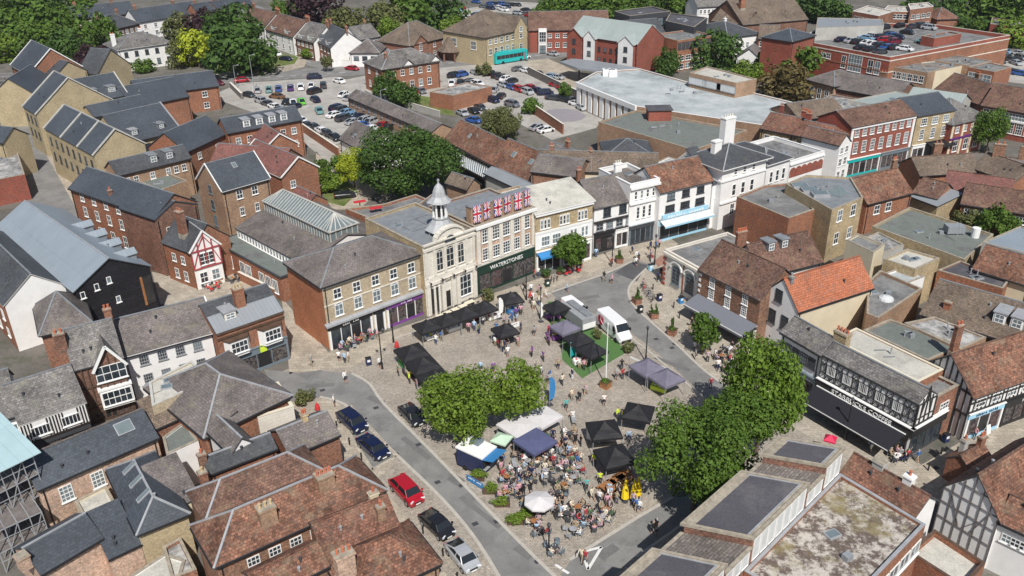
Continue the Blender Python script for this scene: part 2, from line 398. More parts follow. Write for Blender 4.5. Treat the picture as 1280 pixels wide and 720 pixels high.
    if roof=='x':
        zr=H+.14+rh; ox=o*.6
        r.slab([(-ox,-o,E(o)),(L+ox,-o,E(o)),(L+ox,D/2,zr),(-ox,D/2,zr)],t,0,1); r.slab([(L+ox,D+o,E(o)),(-ox,D+o,E(o)),(-ox,D/2,zr),(L+ox,D/2,zr)],t,0,1)
        rl=[((-ox,D/2,zr),(L+ox,D/2,zr))]
    elif roof=='y':
        zr=H+.14+rh; ox=o*.6
        r.slab([(-o,D+ox,E(o)),(-o,-ox,E(o)),(L/2,-ox,zr),(L/2,D+ox,zr)],t,0,1); r.slab([(L+o,-ox,E(o)),(L+o,D+ox,E(o)),(L/2,D+ox,zr),(L/2,-ox,zr)],t,0,1)
        rl=[((L/2,-ox,zr),(L/2,D+ox,zr))]
    elif roof in('hx','hy','p'):
        if roof=='hx' and D>L: roof='hy'
        elif roof=='hy' and L>D: roof='hx'
        e=E(o)
        if roof=='hx' or (roof=='p' and L>=D):
            q=D/2; zr=H+.14+q*tp; q2=q if roof=='hx' else L/2
            r1=(q2,D/2,zr); r2=(L-q2,D/2,zr)
        else:
            q=L/2; zr=H+.14+q*tp; q2=q if roof=='hy' else D/2
            r1=(L/2,q2,zr); r2=(L/2,D-q2,zr)
        c=[(-o,-o,e),(L+o,-o,e),(L+o,D+o,e),(-o,D+o,e)]
        if (Vector(r1)-Vector(r2)).length<.05:
            for i in range(4): r.slab([c[i],c[(i+1)%4],r1],t,0,1)
            rl=[(q,r1) for q in c]
        elif roof=='hx' or (roof=='p' and L>=D):
            r.slab([c[0],c[1],r2,r1],t,0,1); r.slab([c[2],c[3],r1,r2],t,0,1); r.slab([c[1],c[2],r2],t,0,1); r.slab([c[3],c[0],r1],t,0,1)
            rl=[(r1,r2),(c[0],r1),(c[3],r1),(c[1],r2),(c[2],r2)]
        else:
            r.slab([c[0],c[1],r1],t,0,1); r.slab([c[2],c[3],r2],t,0,1); r.slab([c[1],c[2],r2,r1],t,0,1); r.slab([c[3],c[0],r1,r2],t,0,1)
            rl=[(r1,r2),(c[0],r1),(c[1],r1),(c[3],r2),(c[2],r2)]
        zr=r1[2]
    elif roof=='mono':
        zr=H+rh+.14; r.slab([(-o*.6,-o,E(o)),(L+o*.6,-o,E(o)),(L+o*.6,D+.1,zr),(-o*.6,D+.1,zr)],t,0,1)
    else:
        zr=H
        if par>0:
            r.box(.27,L-.27,.27,D-.27,H-par-.2,H-par)
            cp=MB(); q=.05
            cp.box(-q,L+q,-q,.33,H+.002,H+.08); cp.box(-q,L+q,D-.33,D+q,H+.002,H+.08); cp.box(-q,.33,.332,D-.332,H+.002,H+.08); cp.box(L-.33,L+q,.332,D-.332,H+.002,H+.08)
        else:
            r.box(-.15,L+.15,-.15,D+.15,H+.002,H+.14,0)
            for i in range(1): 
                r.box(-.18,L+.18,-.18,-.02,H-.12,H+.2,1); r.box(-.18,L+.18,D+.02,D+.18,H-.12,H+.2,1); r.box(-.18,-.02,-.018,D+.018,H-.12,H+.2,1); r.box(L+.02,L+.18,-.018,D+.018,H-.12,H+.2,1)
    vm=verge or 'charcoal'
    ro=r.build('roof',[rf,vm],root)
    if roof=='flat' and par>0: cp.build('coping',[coping],root)
    if ridge and rl:
        rb=MB()
        for p,q in rl: rb.beam(Vector(p)+Vector((0,0,.02)),Vector(q)+Vector((0,0,.0)),.2,.1)
        rb.build('ridge_tiles',[ridge],ro)
    if gut and roof in('x','hx','hy','p','mono','y'):
        gb=MB(); e=E(o)-.1
        if roof!='y': gb.box(-.1,L+.1,-o-.12,-o,e-.1,e+.02)
        if roof in('y','hx','hy','p'): gb.box(-o-.12,-o,0,D,e-.1,e+.02); gb.box(L+o,L+o+.12,0,D,e-.1,e+.02)
        for xx in (.35,L-.35): gb.box(xx-.05,xx+.05,-.12,-.015,.1,H-.3) if L>6 and z0==0 and not shop else None
        gb.build('gutter',['black'],root)
    if verge and verge in('white','render_white','cream') and roof in('x','y'):
        if roof=='x':
            for X in (-ox-.06,L+ox+.06):
                vb=MB(); vb.beam((X,-o,E(o)+.02),(X,D/2,zr+.02),.14,.24); vb.beam((X,D+o,E(o)+.02),(X,D/2,zr+.02),.14,.24); vb.build('bargeboard',[verge],ro)
        else:
            for Y in (-ox-.06,D+ox+.06):
                vb=MB(); vb.beam((-o,Y,E(o)+.02),(L/2,Y,zr+.02),.14,.24); vb.beam((L+o,Y,E(o)+.02),(L/2,Y,zr+.02),.14,.24); vb.build('bargeboard',[verge],ro)
    for c in chim:
        fx,fy,hh=c[:3]; kw=c[3] if len(c)>3 else {}
        X,Y=fx*L,fy*D
        zs=H+ (min(Y,D-Y)*tp if roof=='x' else min(X,L-X)*tp if roof=='y' else min(X,L-X,Y,D-Y)*tp if roof in('hx','hy','p') else 0)
        chimney(ro,X,Y,zs-.6,max(zs+.9,H+rh+hh),**kw)
    for s in win:
        F_,z,n,ww,wh=s[:5]; kw=dict(s[5]) if len(s)>5 else {}
        mg=kw.pop('m',.6); skip=kw.pop('skip',()); mg2=kw.pop('m2',mg)
        o_,tn,rz_,LL=face(L,D,F_)
        for i in range(n):
            if i in skip: continue
            p=o_+tn*(mg+(i+.5)*(LL-mg-mg2)/n); window(root,(p.x,p.y,z),rz_,ww,wh,**kw)
    for s in sky:  # skylights on front/back/left/right slope: (side, along, up, w, l)
        sd,al,up_,sw,sl=s; b=MB(); ca,sa=math.cos(R_(pitch)),math.sin(R_(pitch))
        o_,tn,rz_,LL=face(L,D,sd); inn=Vector((-tn.y,tn.x,0))
        q=o_+tn*(al*LL)+inn*(up_); zc=E(0)+up_*tp
        sl_v=inn*ca+Vector((0,0,sa)); nv=Vector((0,0,ca))-inn*sa
        c0=Vector((q.x,q.y,zc))+nv*.06
        b.beam(c0-sl_v*sl/2,c0+sl_v*sl/2,sw,.12,0,up=nv); 
        c1=c0+nv*.065; b.beam(c1-sl_v*(sl/2-.1),c1+sl_v*(sl/2-.1),sw-.2,.04,1,up=nv)
        b.build('skylight',['lead','glass_roof'],ro)
    for s in dorm:  # dormers: (side, along frac, up, w, h, kind, roofmat, facemat)
        sd,al,up_,dw,dh,kind,drf,dfm=s
        o_,tn,rz_,LL=face(L,D,sd); inn=Vector((-tn.y,tn.x,0)); q=o_+tn*(al*LL)+inn*up_; zc=E(0)+up_*tp-.05
        dl=dh/tp+.3
        b=MB(); hh=dh
        b.poly([(-dw/2,0,0),(dw/2,0,0),(dw/2,0,hh),(-dw/2,0,hh)],1)
        b.poly([(dw/2,0,0),(dw/2,dl,dl*tp),(dw/2,dl,hh),(dw/2,0,hh)],2); b.poly([(-dw/2,dl,dl*tp),(-dw/2,0,0),(-dw/2,0,hh),(-dw/2,dl,hh)],2)
        if kind=='flat': b.box(-dw/2-.12,dw/2+.12,-.15,dl,hh,hh+.14,0)
        elif kind=='lean':
            b.slab([(-dw/2-.12,-.2,hh),(dw/2+.12,-.2,hh),(dw/2+.12,dl+.6,hh+.45),(-dw/2-.12,dl+.6,hh+.45)],.12,0)
        else:
            gh=dw*.42; dg=(hh+gh)/tp+.3
            b.poly([(-dw/2,0,hh),(dw/2,0,hh),(0,0,hh+gh-.1)],1)
            b.slab([(-dw/2-.15,dg,hh-.1),(-dw/2-.15,-.2,hh-.1),(0,-.2,hh+gh),(0,dg,hh+gh)],.1,0,1); b.slab([(dw/2+.15,-.2,hh-.1),(dw/2+.15,dg,hh-.1),(0,dg,hh+gh),(0,-.2,hh+gh)],.1,0,1)
        do=b.build('dormer',[drf,dfm,'lead_dark'],ro,(q.x,q.y,zc),rz_)
        window(do,(0,-.0,.15),0,dw-.35,hh-.3,nx=2 if dw<1.8 else 4,ny=2,sill=False)
    clutter(ro,L,D,H-(par if roof=='flat' else 0),roof,tp)
    if key: BL[key]=(root,a,x,y,L,D,H,zr)
    return root
def _solve(f,lo,hi):
    flo=f(lo)
    for _ in range(40):
        mid=(lo+hi)/2
        if (f(mid)>0)==(flo>0): lo=mid
        else: hi=mid
    return (lo+hi)/2
def flatb(label,pts,h,wall='brick',rf='felt_grey',par=.4,name='flat_roofed_block',cat='building',win=(),z0=0,coping='cap_stone',group=None,world=False,key=None):
    """flat roofed building on a polygon of roof corners (pixels at height h), counterclockwise seen from above"""
    P=[Vector(p) if world else W(*p,h) for p in pts]
    for p in P: p.z=0
    ar=sum(P[i].x*P[(i+1)%len(P)].y-P[(i+1)%len(P)].x*P[i].y for i in range(len(P)))
    if ar<0: P.reverse()
    c=P[0].copy(); root=thing(name,label,cat,(c.x,c.y,z0),0,group); Q=[p-c for p in P]; H=h-z0; n=len(Q)
    w=MB()
    for i in range(n):
        j=(i+1)%n; a,b=Q[i],Q[j]; w.poly([(a.x,a.y,0),(b.x,b.y,0),(b.x,b.y,H),(a.x,a.y,H)])
    ins=[]
    for i in range(n):
        a,b,d=Q[i-1],Q[i],Q[(i+1)%n]; e1=(b-a).normalized(); e2=(d-b).normalized(); n1=Vector((-e1.y,e1.x,0)); n2=Vector((-e2.y,e2.x,0))
        bs=(n1+n2); k=bs.dot(n1); ins.append(b+bs*(.28/max(.4,k)))
    for i in range(n):
        j=(i+1)%n; a,b=ins[i],ins[j]; w.poly([(b.x,b.y,H-par),(a.x,a.y,H-par),(a.x,a.y,H),(b.x,b.y,H)])
    w.build('wall',[wall],root)
    r=MB(); r.prism([(p.x,p.y) for p in ins],H-par-.2,H-par); ro=r.build('roof',[rf],root)
    xs=[p.x for p in Q]; ys=[p.y for p in Q]; cx,cy=sum(xs)/n,sum(ys)/n; e=min((Vector((cx,cy,0))-(Q[i]+Q[(i+1)%n])/2).length for i in range(n))*.7
    clutter(ro,2*e,2*e,H-par,'flat',0,(cx-e,cy-e)) if H-par>1 else None
    cp=MB()
    for i in range(n):
        j=(i+1)%n; cp.slab([(Q[i].x,Q[i].y,H+.08),(Q[j].x,Q[j].y,H+.08),(ins[j].x,ins[j].y,H+.08),(ins[i].x,ins[i].y,H+.08)],.078)
    cp.build('coping',[coping],root)
    for s in win:  # (start px-corner index edges by pixel corner a->b, z, n, w, h, kw)
        (pa,pb),z,nn,ww,wh=s[:5]; kw=dict(s[5]) if len(s)>5 else {}
        a=(W(*pa,h) if not world else Vector(pa))-c; b=(W(*pb,h) if not world else Vector(pb))-c; a.z=b.z=0
        t=(b-a); LL=t.length; t.normalize(); mg=kw.pop('m',.6)
        for i in range(nn):
            p=a+t*(mg+(i+.5)*(LL-2*mg)/nn); window(root,(p.x,p.y,z),math.atan2(t.y,t.x),ww,wh,**kw)
    if key: BL[key]=(root,c,Q,H)
    return root,ro
def local(root,v):  # world vector -> root local
    rz=root.rotation_euler[2]; d=Vector(v)-Vector(root.location); c,s=math.cos(-rz),math.sin(-rz)
    return Vector((d.x*c-d.y*s,d.x*s+d.y*c,d.z))
def text(s,size,mat,par,loc,rot,ext=.03,name='lettering',align='CENTER',sx=1.):
    c=bpy.data.curves.new(name,'FONT'); c.body=s; c.size=size; c.extrude=ext; c.align_x=align; c.align_y='CENTER'; c.resolution_u=2
    c.materials.append(M(mat) if isinstance(mat,str) else mat)
    t=bpy.data.objects.new('t',c); COL.objects.link(t); dg=bpy.context.evaluated_depsgraph_get(); me=bpy.data.meshes.new_from_object(t.evaluated_get(dg)); bpy.data.objects.remove(t)
    o=bpy.data.objects.new(name,me); COL.objects.link(o); o.parent=par; o.location=loc; o.rotation_euler=rot; o.scale=(sx,1,1); return o

def marks(n,sz,mat,par,loc,w):
    """worn sign lettering too small to read: letter-sized strokes"""
    b=MB(); rr=random.Random(n*7+int(w*10))
    for i in range(n):
        if n>6 and i==n//2: continue
        x=-w/2+w*(i+.5)/n; h=sz*(.75 if rr.random()<.6 else 1); ww=w/n*.3
        b.box(x-ww,x-ww*.35,-.02,.02,-sz/2,-sz/2+h)
        if rr.random()<.7: b.box(x+ww*.35,x+ww,-.02,.02,-sz/2,-sz/2+h*.8)
        zz=-sz/2+h*rr.choice((.1,.5,.8)); b.box(x-ww*.349,x+ww*.349,-.018,.018,zz-sz*.09,zz+sz*.09)
    return b.build('lettering',[mat],par,loc)
# ================================================================ the market place's own buildings
def shopfront(root,x0,x1,zt=3.3,fascia='charcoal',pil='white',txt=None,tcol='white',panes=3,face_='F',door=None,awn=None,fh=.65,goods=True,tsize=.5):
    L,D,H=root['_dim']; o_,tn,rz,LL=face(L,D,face_)
    g=obj('shopfront',None,root,(o_+tn*x0),rz); w=x1-x0
    b=MB(); b.box(0,w,-.22,0,zt-fh,zt,0); b.box(-.05,w+.05,-.34,0,zt,zt+.12,1)
    b.box(0,.28,-.2,0,0,zt-fh-.002,1); b.box(w-.28,w,-.2,0,0,zt-fh-.002,1); b.box(.28,w-.28,-.16,0,0,.35,0)
    f=b.build('fascia',[fascia,pil],g)
    s=MB(); s.box(.28,w-.28,-.06,0,.35,zt-fh-.002); s.build('shop_window',['goods' if goods else 'glass'],g)
    m=MB(); n=max(1,panes)
    for i in range(1,n):
        x=.28+(w-.56)*i/n; m=MB(); m.box(x-.05,x+.05,-.14,0,.35,zt-fh); m.build('mullion',[pil],g)
    di=door if door is not None else n//2
    pw=(w-.56)/n; x=.28+pw*di
    d=MB(); d.box(x+pw*.1,x+pw*.9,-.1,0,.02,2.35); d.build('door',['black'],g)
    if txt and txt[0]=='~': marks(int(txt[1:]),tsize*.8,tcol,g,(w/2,-.24,zt-fh/2),min(w*.7,int(txt[1:])*tsize*.62))
    elif txt: text(txt,tsize,tcol,g,(w/2,-.24,zt-fh/2),(math.pi/2,0,0),.02,'lettering')
    if awn:
        am,dp,drop=awn[:3]; a=MB(); z=zt-.05
        a.slab([(0.1,-dp,z-drop),(w-.1,-dp,z-drop),(w-.1,-.2,z),(.1,-.2,z)],.05); a.box(.1,w-.1,-dp-.01,-dp+.03,z-drop-.3,z-drop-.01,1 if len(awn)>3 else 0)
        a.build('awning',[am]+([awn[3]] if len(awn)>3 else []),g)
    return g
# N1 corner block: brick flank, stock-brick front
r=bld('three storey corner block with orange brick flank, pale brick front and broad hipped slate roof',(402,358),(528,315),9.4,C=(353,329),roof='hx',pitch=24,
  wall={'*':'brick_bright','F':'brick_pale'},rf='slate_brown',name='corner_block',cat='building',ridge='lead_dark',
  win=[('F',7.0,5,1.15,1.45,dict(ny=2,nx=2,glass='glass')),('F',4.55,5,1.2,1.6,dict(style='arch',glass='glass_sky'))],key='N1',over=.35,
  bands=[('F',8.85,9.3,.12,'stone'),('F',6.35,6.5,.08,'stone')])
L,D,H=r['_dim']; NL=L
c=MB(); c.slab([(-.3,-.55,3.78),(L+.05,-.55,3.78),(L+.05,0,4.0),(-.3,0,4.0)],.25); c.box(-.4,-.02,-1.1,.3,0,3.5,1) if False else None
c.build('lead_canopy',['lead'],r)
shopfront(r,.1,L*.43,3.5,'black','white','~8','white',4,awn=None,goods=False)
shopfront(r,L*.45,L*.56,3.45,'black','white',None,'white',1,goods=False)
shopfront(r,L*.58,L-.15,3.45,'purple','white','~7','white',4,tsize=.42)
# N2 corn exchange
A,B=(528,309),(593,286)
r=bld('pale stone civic hall with domed pediment, arched door and tall windows under a lead cupola',A,B,10.6,D=14,roof='flat',par=.35,wall={'*':'brick_stock','F':'stone'},rf='lead_dark',name='civic_hall',cat='building',
   key='CE',bands=[('F',9.75,10.1,.25,'stone'),('F',4.5,4.95,.3,'stone'),('F',5.0,5.7,.1,'stone'),('F',10.62,10.85,.35,'stone')])
L,D,H=r['_dim']
p=MB(); n=10; R0=L*.27
pts=[(L/2+R0*math.cos(math.pi*i/n),10.8+R0*.62*math.sin(math.pi*i/n)) for i in range(n+1)]
p.poly([(x,-.15,z) for x,z in pts]); p.poly([(x,.25,z) for x,z in pts][::-1])
for a,c in zip(pts,pts[1:]): p.beam((a[0],-.02,a[1]),(c[0],-.02,c[1]),.75,.28)
p.build('pediment',['stone'],r)
q=MB(); pts=[(L/2+.95*math.cos(math.pi*i/8),10.2+.95*math.sin(math.pi*i/8)) for i in range(9)]; q.poly([(x,-.3,z) for x,z in pts]); q.build('lunette_window',['glass'],r)
for i,x in enumerate((L*.30,L*.5,L*.71)):
    window(r,(x,0,6.25),0,1.15 if i!=1 else 1.35,2.9,nx=2,ny=3,fc='stone',style='arch')
for x in (.35,L*.2,L*.4,L*.61,L*.82,L-.35):
    m_=MB(); m_.box(x-.22,x+.22,-.18,0,5.72,9.74); m_.build('pilaster',['stone'],r)
for x in (.4,L*.33,L*.52,L*.62,L-.4):
    m_=MB(); m_.box(x-.32,x+.32,-.28,0,0,4.48); m_.build('pilaster',['stone'],r)
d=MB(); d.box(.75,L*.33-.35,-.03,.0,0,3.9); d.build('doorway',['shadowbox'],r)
for x in (1.2,2.0):
    k=MB(); k.cyl(x,-.55,.2,.17,0,4.4,10); k.build('column',['stone'],r)
d=MB(); d.box(L*.42-.45,L*.42+.45,-.06,0,.2,2.7); d.build('door',['black'],r)
window(r,(L*.77,0,.9),0,L*.24,3.2,nx=3,ny=3,fc='white')
text('CORN EXCHANGE',.5,'timber_brown',r,(L*.5,-.32,4.74),(math.pi/2,0,0),.03)
for i in range(5):
    x=.5+(L-1)*i/4; l=MB(); l.beam((x,-.3,5.25),(x,-.75,5.3),.05); l.cyl(x,-.78,.12,.16,5.0,5.25,6); l.build('wall_lamp',['black'],r)
cup=MB(); cx,cy=L*.6,3.0
cup.lathe(cx,cy,[(2.3,10.9),(2.1,11.1),(1.5,11.7),(1.15,12.3),(1.0,12.5)],8,1,math.pi/8)
cup.cyl(cx,cy,1.2,1.2,12.5,12.7,8,1,True,math.pi/8)
cup.cyl(cx,cy,.55,.55,12.7,14.7,8,2,False)
for i in range(8):
    t=math.pi/8+i*math.pi/4; cup.cyl(cx+.92*math.cos(t),cy+.92*math.sin(t),.16,.14,12.7,14.7,6,0)
cup.cyl(cx,cy,1.25,1.25,14.7,14.95,8,0,True,math.pi/8)
cup.lathe(cx,cy,[(1.75,14.95),(1.45,15.15),(.98,15.7),(.85,16.4),(.6,17.0),(.15,17.5),(.1,17.9)],8,1,math.pi/8)
cup.cyl(cx,cy,.18,.18,17.85,18.1,6,1); cup.cyl(cx,cy,.035,.03,18.1,19.3,5,3); cup.beam((cx-.45,cy,18.9),(cx+.45,cy,18.9),.05,.05,3); cup.poly([(cx+.1,cy,19.0),(cx+.6,cy,19.05),(cx+.6,cy,19.3),(cx+.1,cy,19.2)],3)
cup.build('cupola',['white','lead_pale','shadowbox','black'],r)
# N3 bookshop with flags
A,B=(593.5,284),(669,259)
r=bld('three storey shop with white pilasters, pink brick bays and union flags on its parapet',A,B,10.7,D=11,roof='flat',par=.25,wall={'*':'brick','F':'brick_pink'},rf='lead_dark',name='shop_building',cat='shop',
  win=[('F',7.85,5,1.35,2.0,dict(nx=3,ny=4,m=.9)),('F',5.05,5,1.35,1.9,dict(nx=3,ny=4,m=.9))],key='WS',bands=[('F',10.25,10.66,.4,'white'),('F',4.35,4.75,.1,'stone')],gut=False)
L,D,H=r['_dim']
for i in range(6):
    x=.45+(L-.9)*i/5; m_=MB(); m_.box(x-.32,x+.32,-.2,0,4.76,10.24); m_.build('pilaster',['stone'],r)
a=MB(); a.box(.2,L-.2,1.0,2.2,10.4,13.2,0); a.box(.1,L-.1,.9,2.3,13.2,13.33,1); a.build('attic',['brick_tan','lead_dark'],r)
shopfront(r,.1,L-.1,4.3,'dkgreen','dkgreen',None,'white',5,fh=1.25,door=2)
text("WATERSTONES",.85,'white',r,(L*.48,-.3,3.65),(math.pi/2,0,0),.03,sx=1.05)
def flagmesh(w,h):
    b=MB(); b.box(0,w,-.015,.015,0,h,0)
    def cl(pts,y,mi):  # clip polygon to the flag
        def cut(ps,f):
            out=[]
            for i in range(len(ps)):
                p,q=ps[i],ps[(i+1)%len(ps)]; fp,fq=f(p),f(q)
                if fp>=0: out.append(p)
                if fp*fq<0: t=fp/(fp-fq); out.append((p[0]+(q[0]-p[0])*t,p[1]+(q[1]-p[1])*t))
            return out
        for f in (lambda p:p[0],lambda p:w-p[0],lambda p:p[1],lambda p:h-p[1]):
            pts=cut(pts,f)
            if len(pts)<3: return
        b.poly([(x,-y,z) for x,z in pts],mi); b.poly([(x,y,z) for x,z in pts][::-1],mi)
    dl=math.hypot(w,h); ux,uz=w/dl,h/dl
    for sx in (1,-1):
        def dg(hw,off,y,mi):
            cx,cz=(0,0) if sx>0 else (w,0); d=(ux*sx,uz); nrm=(-uz,ux*sx); o=(cx+nrm[0]*off,cz+nrm[1]*off)
            cl([(o[0]-d[0]*.5-nrm[0]*hw,o[1]-d[1]*.5-nrm[1]*hw),(o[0]+d[0]*(dl+.5)-nrm[0]*hw,o[1]+d[1]*(dl+.5)-nrm[1]*hw),(o[0]+d[0]*(dl+.5)+nrm[0]*hw,o[1]+d[1]*(dl+.5)+nrm[1]*hw),(o[0]-d[0]*.5+nrm[0]*hw,o[1]-d[1]*.5+nrm[1]*hw)],y,mi)
        dg(w*.13,0,.018,1); dg(w*.045,w*.0,.021,2)
    for (x0,x1,z0,z1,y,mi) in ((w*.33,w*.67,0,h,.024,1),(0,w,h*.38,h*.62,.024,1),(w*.4,w*.6,0,h,.027,2),(0,w,h*.43,h*.57,.027,2)):
        for s in (1,-1): b.poly([(x0,-y*s,z0),(x1,-y*s,z0),(x1,-y*s,z1),(x0,-y*s,z1)],mi)
    return b.mesh('union_flag',[paint((.015,.04,.3),.7),'white',paint((.5,.02,.06),.7)])
fm=flagmesh(1.25,2.6); rx=r.rotation_euler[2]
ordn=['first from the hall side','second from the hall side','third from the hall side','third from the white end','second from the white end','nearest the pale roofed end']
for i in range(6):
    x=.35+(L-1.8)*i/5; c_,s_=math.cos(rx),math.sin(rx); y=.72
    p=Vector((r.location.x+x*c_-y*s_,r.location.y+x*s_+y*c_,10.95))
    f=obj('union_flag',fm,None,p,rx+(.12 if i%2 else -.1)); tag(f,'union flag hanging on the bookshop parapet, '+ordn[i],'flag','union flags along the parapet')
    if i in(0,): pass
# N4 yellow brick with pale roof
A,B=(669,267),(741,250)
r=bld('yellow brick shop with triple arched windows, white cornice and a plain pale roof',A,B,9.9,D=6.5,roof='mono',pitch=14,wall={'*':'brick_stock'},rf='felt_pale',name='shop_building',cat='shop',over=.45,gut=False,ridge=None,
  bands=[('F',9.35,9.85,.35,'white'),('F',6.4,6.75,.12,'white'),('F',3.9,6.4,.06,'white')],verge='white',key='N4')
L,D,H=r['_dim']
for c0 in (.17,.5,.82):
    for k in (-1,0,1): window(r,(L*c0+k*.62,0,7.1),0,.5,1.45,nx=1,ny=2,style='arch')
for c0 in (.17,.36): window(r,(L*c0,-.07,4.3),0,1.5,1.6,nx=3,ny=2,glass='glass_sky')
for c0 in (.66,.86):
    for k in (-.5,.5): window(r,(L*c0+k*.7,-.07,4.3),0,.55,1.6,nx=1,ny=2,style='arch',glass='glass_sky')
shopfront(r,.1,L*.45,3.5,'greyblue','white','~6','white',3,awn=('blue',1.3,.5)); shopfront(r,L*.47,L-.1,3.5,'white','white',None,'black',3)
# N5 white jettied
A,B=(743,260),(794.5,248.8)
r=bld('white plastered shop with overhanging upper floor, sash windows and old slate roof',A,B,7.8,D=8.5,roof='x',pitch=36,wall={'*':'render_white'},rf='slate_brown',name='shop_building',cat='shop',
  win=[('F',5.9,2,1.4,1.5,dict(nx=2,ny=2,fc='charcoal',m=.9))],chim=[(.12,.75,1.2,dict(mat='brick',pots=2)),(.98,.6,1.5,dict(mat='render_white',pots=3,w=1.6,pot='stone'))],gut=False,
  bands=[('F',5.15,5.4,.35,'timber_black'),('F',3.35,3.5,.3,'timber_black')])
L,D,H=r['_dim']
for i in range(4): window(r,(L*(.14+.24*i),-.0,3.75),0,1.3,1.2,nx=2,ny=2,fc='grey',glass='glass' if i%2==0 else 'glass_sky')
shopfront(r,.05,L*.5,3.2,'black','black',None,'white',3); shopfront(r,L*.52,L-.05,3.2,'white','white',None,'black',3)
# N6 tall narrow
A,B=(788,231),(825,223)
r=bld('narrow white four bay house with deep cornice and tall arched first floor windows',A,B,10.6,D=9,roof='flat',par=.7,wall={'*':'render_white'},rf='slate_brown',name='shop_building',cat='shop',coping='white',
  bands=[('F',9.7,10.1,.4,'white'),('F',7.1,7.4,.3,'white'),('F',3.5,3.8,.2,'white')])
L,D,H=r['_dim']
for i in range(4): window(r,(L*(.2+.2*i),0,7.9),0,.55,1.4,nx=1,ny=2)
for i in range(3): window(r,(L*(.3+.2*i),-.02,4.5),0,.62,2.0,nx=1,ny=3,style='arch',glass='glass')
shopfront(r,.1,L-.1,3.4,'charcoal','greyblue',None,'white',5,goods=False)
# N7 white, red tiles, blue awning
A,B=(825,240),(890,225)
r=bld('white three storey shop with rusty red tiled roof and pale blue awning',A,B,8.8,D=8.5,roof='x',pitch=34,wall={'*':'render_white'},rf='tile_rust',name='shop_building',cat='shop',over=.35,
  win=[('F',6.95,3,1.55,1.25,dict(nx=2,ny=2,fc='charcoal',m=.8)),('F',4.95,3,1.9,1.2,dict(nx=4,ny=2,fc='charcoal',m=.7))],gut=False)
L,D,H=r['_dim']; shopfront(r,.1,L-.1,3.9,'skyblue','grey',None,'navy',5,goods=False,fh=1.1,awn=('hatch_pale',1.7,.6,'skyblue'))
q=MB(); q.box(.6,L-.6,-.42,-.2,3.95,4.7); q.build('sign_board',['skyblue'],r); marks(14,.5,'white',r,(L/2,-.44,4.3),L*.7)
r=bld('small white link with a slate slope beside the hipped white house',(891,229),(903,226),8.2,D=7,roof='mono',pitch=30,wall='render_white',rf='slate',ridge=None,win=[('F',5.4,1,.8,1.6)],gut=False)
# N9 big white
r=bld('large white stuccoed house with square hipped slate roof and bracketed eaves',(904,209),(959,194),11.2,C=(860,194),roof='p',pitch=27,wall='render_white',rf='slate',name='white_house',cat='building',over=.8,ridge='lead',verge='white',
  win=[('F',9.3,3,.75,.95,dict(nx=1,ny=2,m=2.)),('F',5.6,3,.85,2.0,dict(nx=1,ny=2,m=2.)),('F',2.2,3,1.0,2.0,dict(m=2.)),('L',5.6,2,.85,1.9,dict(m=2))],
  chim=[(.25,.55,1.0,dict(mat='render_white',w=2.0,d=1.1,pots=0)),(.78,.93,3.4,dict(mat='render_white',w=3.0,d=1.5,pots=4,pot='stone'))],bands=[('F',8.5,8.8,.2,'white'),('F',4.6,4.9,.25,'white'),('L',8.5,8.8,.2,'white')],gut=False,key='N9')
r=bld('lower white wing with hipped slate roof next to the big chimney stack',(959,205),(988,196),9.3,D=11,roof='hx',pitch=24,wall='render_white',rf='slate',name='white_house',over=.5,ridge='lead',verge='white',
  win=[('F',5.6,3,.8,2.0,dict(m=.6,nx=1)),('F',2.2,3,.9,1.8,dict(m=.6))],gut=False)
r=bld('single storey white frontage with a row of red brick arches',(988,202),(1031,189),7.0,D=12,roof='flat',par=.7,wall={'*':'render_white'},rf='felt_grey',name='shop_building',cat='shop',coping='white',bands=[('F',6.2,6.5,.25,'white')])
L,D,H=r['_dim']
for i in range(6):
    x=L*(.1+.16*i); a=MB(); pts=[(x-.85,3.8),(x+.85,3.8),(x+.85,5.0)]+[(x+.85*math.cos(math.pi*k/6),5.0+.7*math.sin(math.pi*k/6)) for k in range(1,6)]+[(x-.85,5.0)]
    a.poly([(p_,-.06,z_) for p_,z_ in pts]); a.build('brick_arch',['brick_red'],r)
# ---------------------------------------------------------------- east side
r=bld('low stone bank with two tall arched windows, brick quoins and flat grey roof',(831,312),(874,336),5.6,C=(902,287),roof='flat',par=.35,wall={'*':'stone'},rf='felt_grey',name='bank_building',cat='building',coping='stone',
  bands=[('F',5.05,5.4,.3,'stone'),('L',5.05,5.4,.2,'stone')],key='E1')
L,D,H=r['_dim']
for x in (L*.38,L*.78):
    window(r,(x,-.02,1.1),0,1.7,2.5,nx=2,ny=4,fc='greyblue',style='arch',glass='glass')
    a=MB(); pts=[(x+1.25*math.cos(math.pi*k/8),3.6+1.1*math.sin(math.pi*k/8)) for k in range(9)]
    for p_,q_ in zip(pts,pts[1:]): a.beam((p_[0],-.05,p_[1]),(q_[0],-.05,q_[1]),.4,.25)
    a.build('arch_surround',['white'],r)
for k in range(6):
    q=MB(); q.box(.0,.55,-.12,0,.1+.8*k,.5+.8*k,0); q.box(-.1,0,-.12,.5,.1+.8*k,.5+.8*k,0); q.build('quoin',['brick_red'],r)
q=MB(); q.box(L*.57,L*.6,-.06,0,.3,5.0); q.build('downpipe',['brick_red'],r)
r=bld('brick terrace of two storeys with brown tiled roof and long grey shop awning',(875,336),(951,374),6.9,R=(943,319),roof='x',pitch=40,wall={'*':'brick_brown'},rf='tile_brown',name='shop_building',cat='shop',over=.3,
  win=[('F',5.05,3,.95,1.4,dict(nx=3,ny=4,m=1.)),('F',3.35,3,.95,1.35,dict(nx=3,ny=4,m=1.))],gut=False,key='E2',ridge='tile_brown')
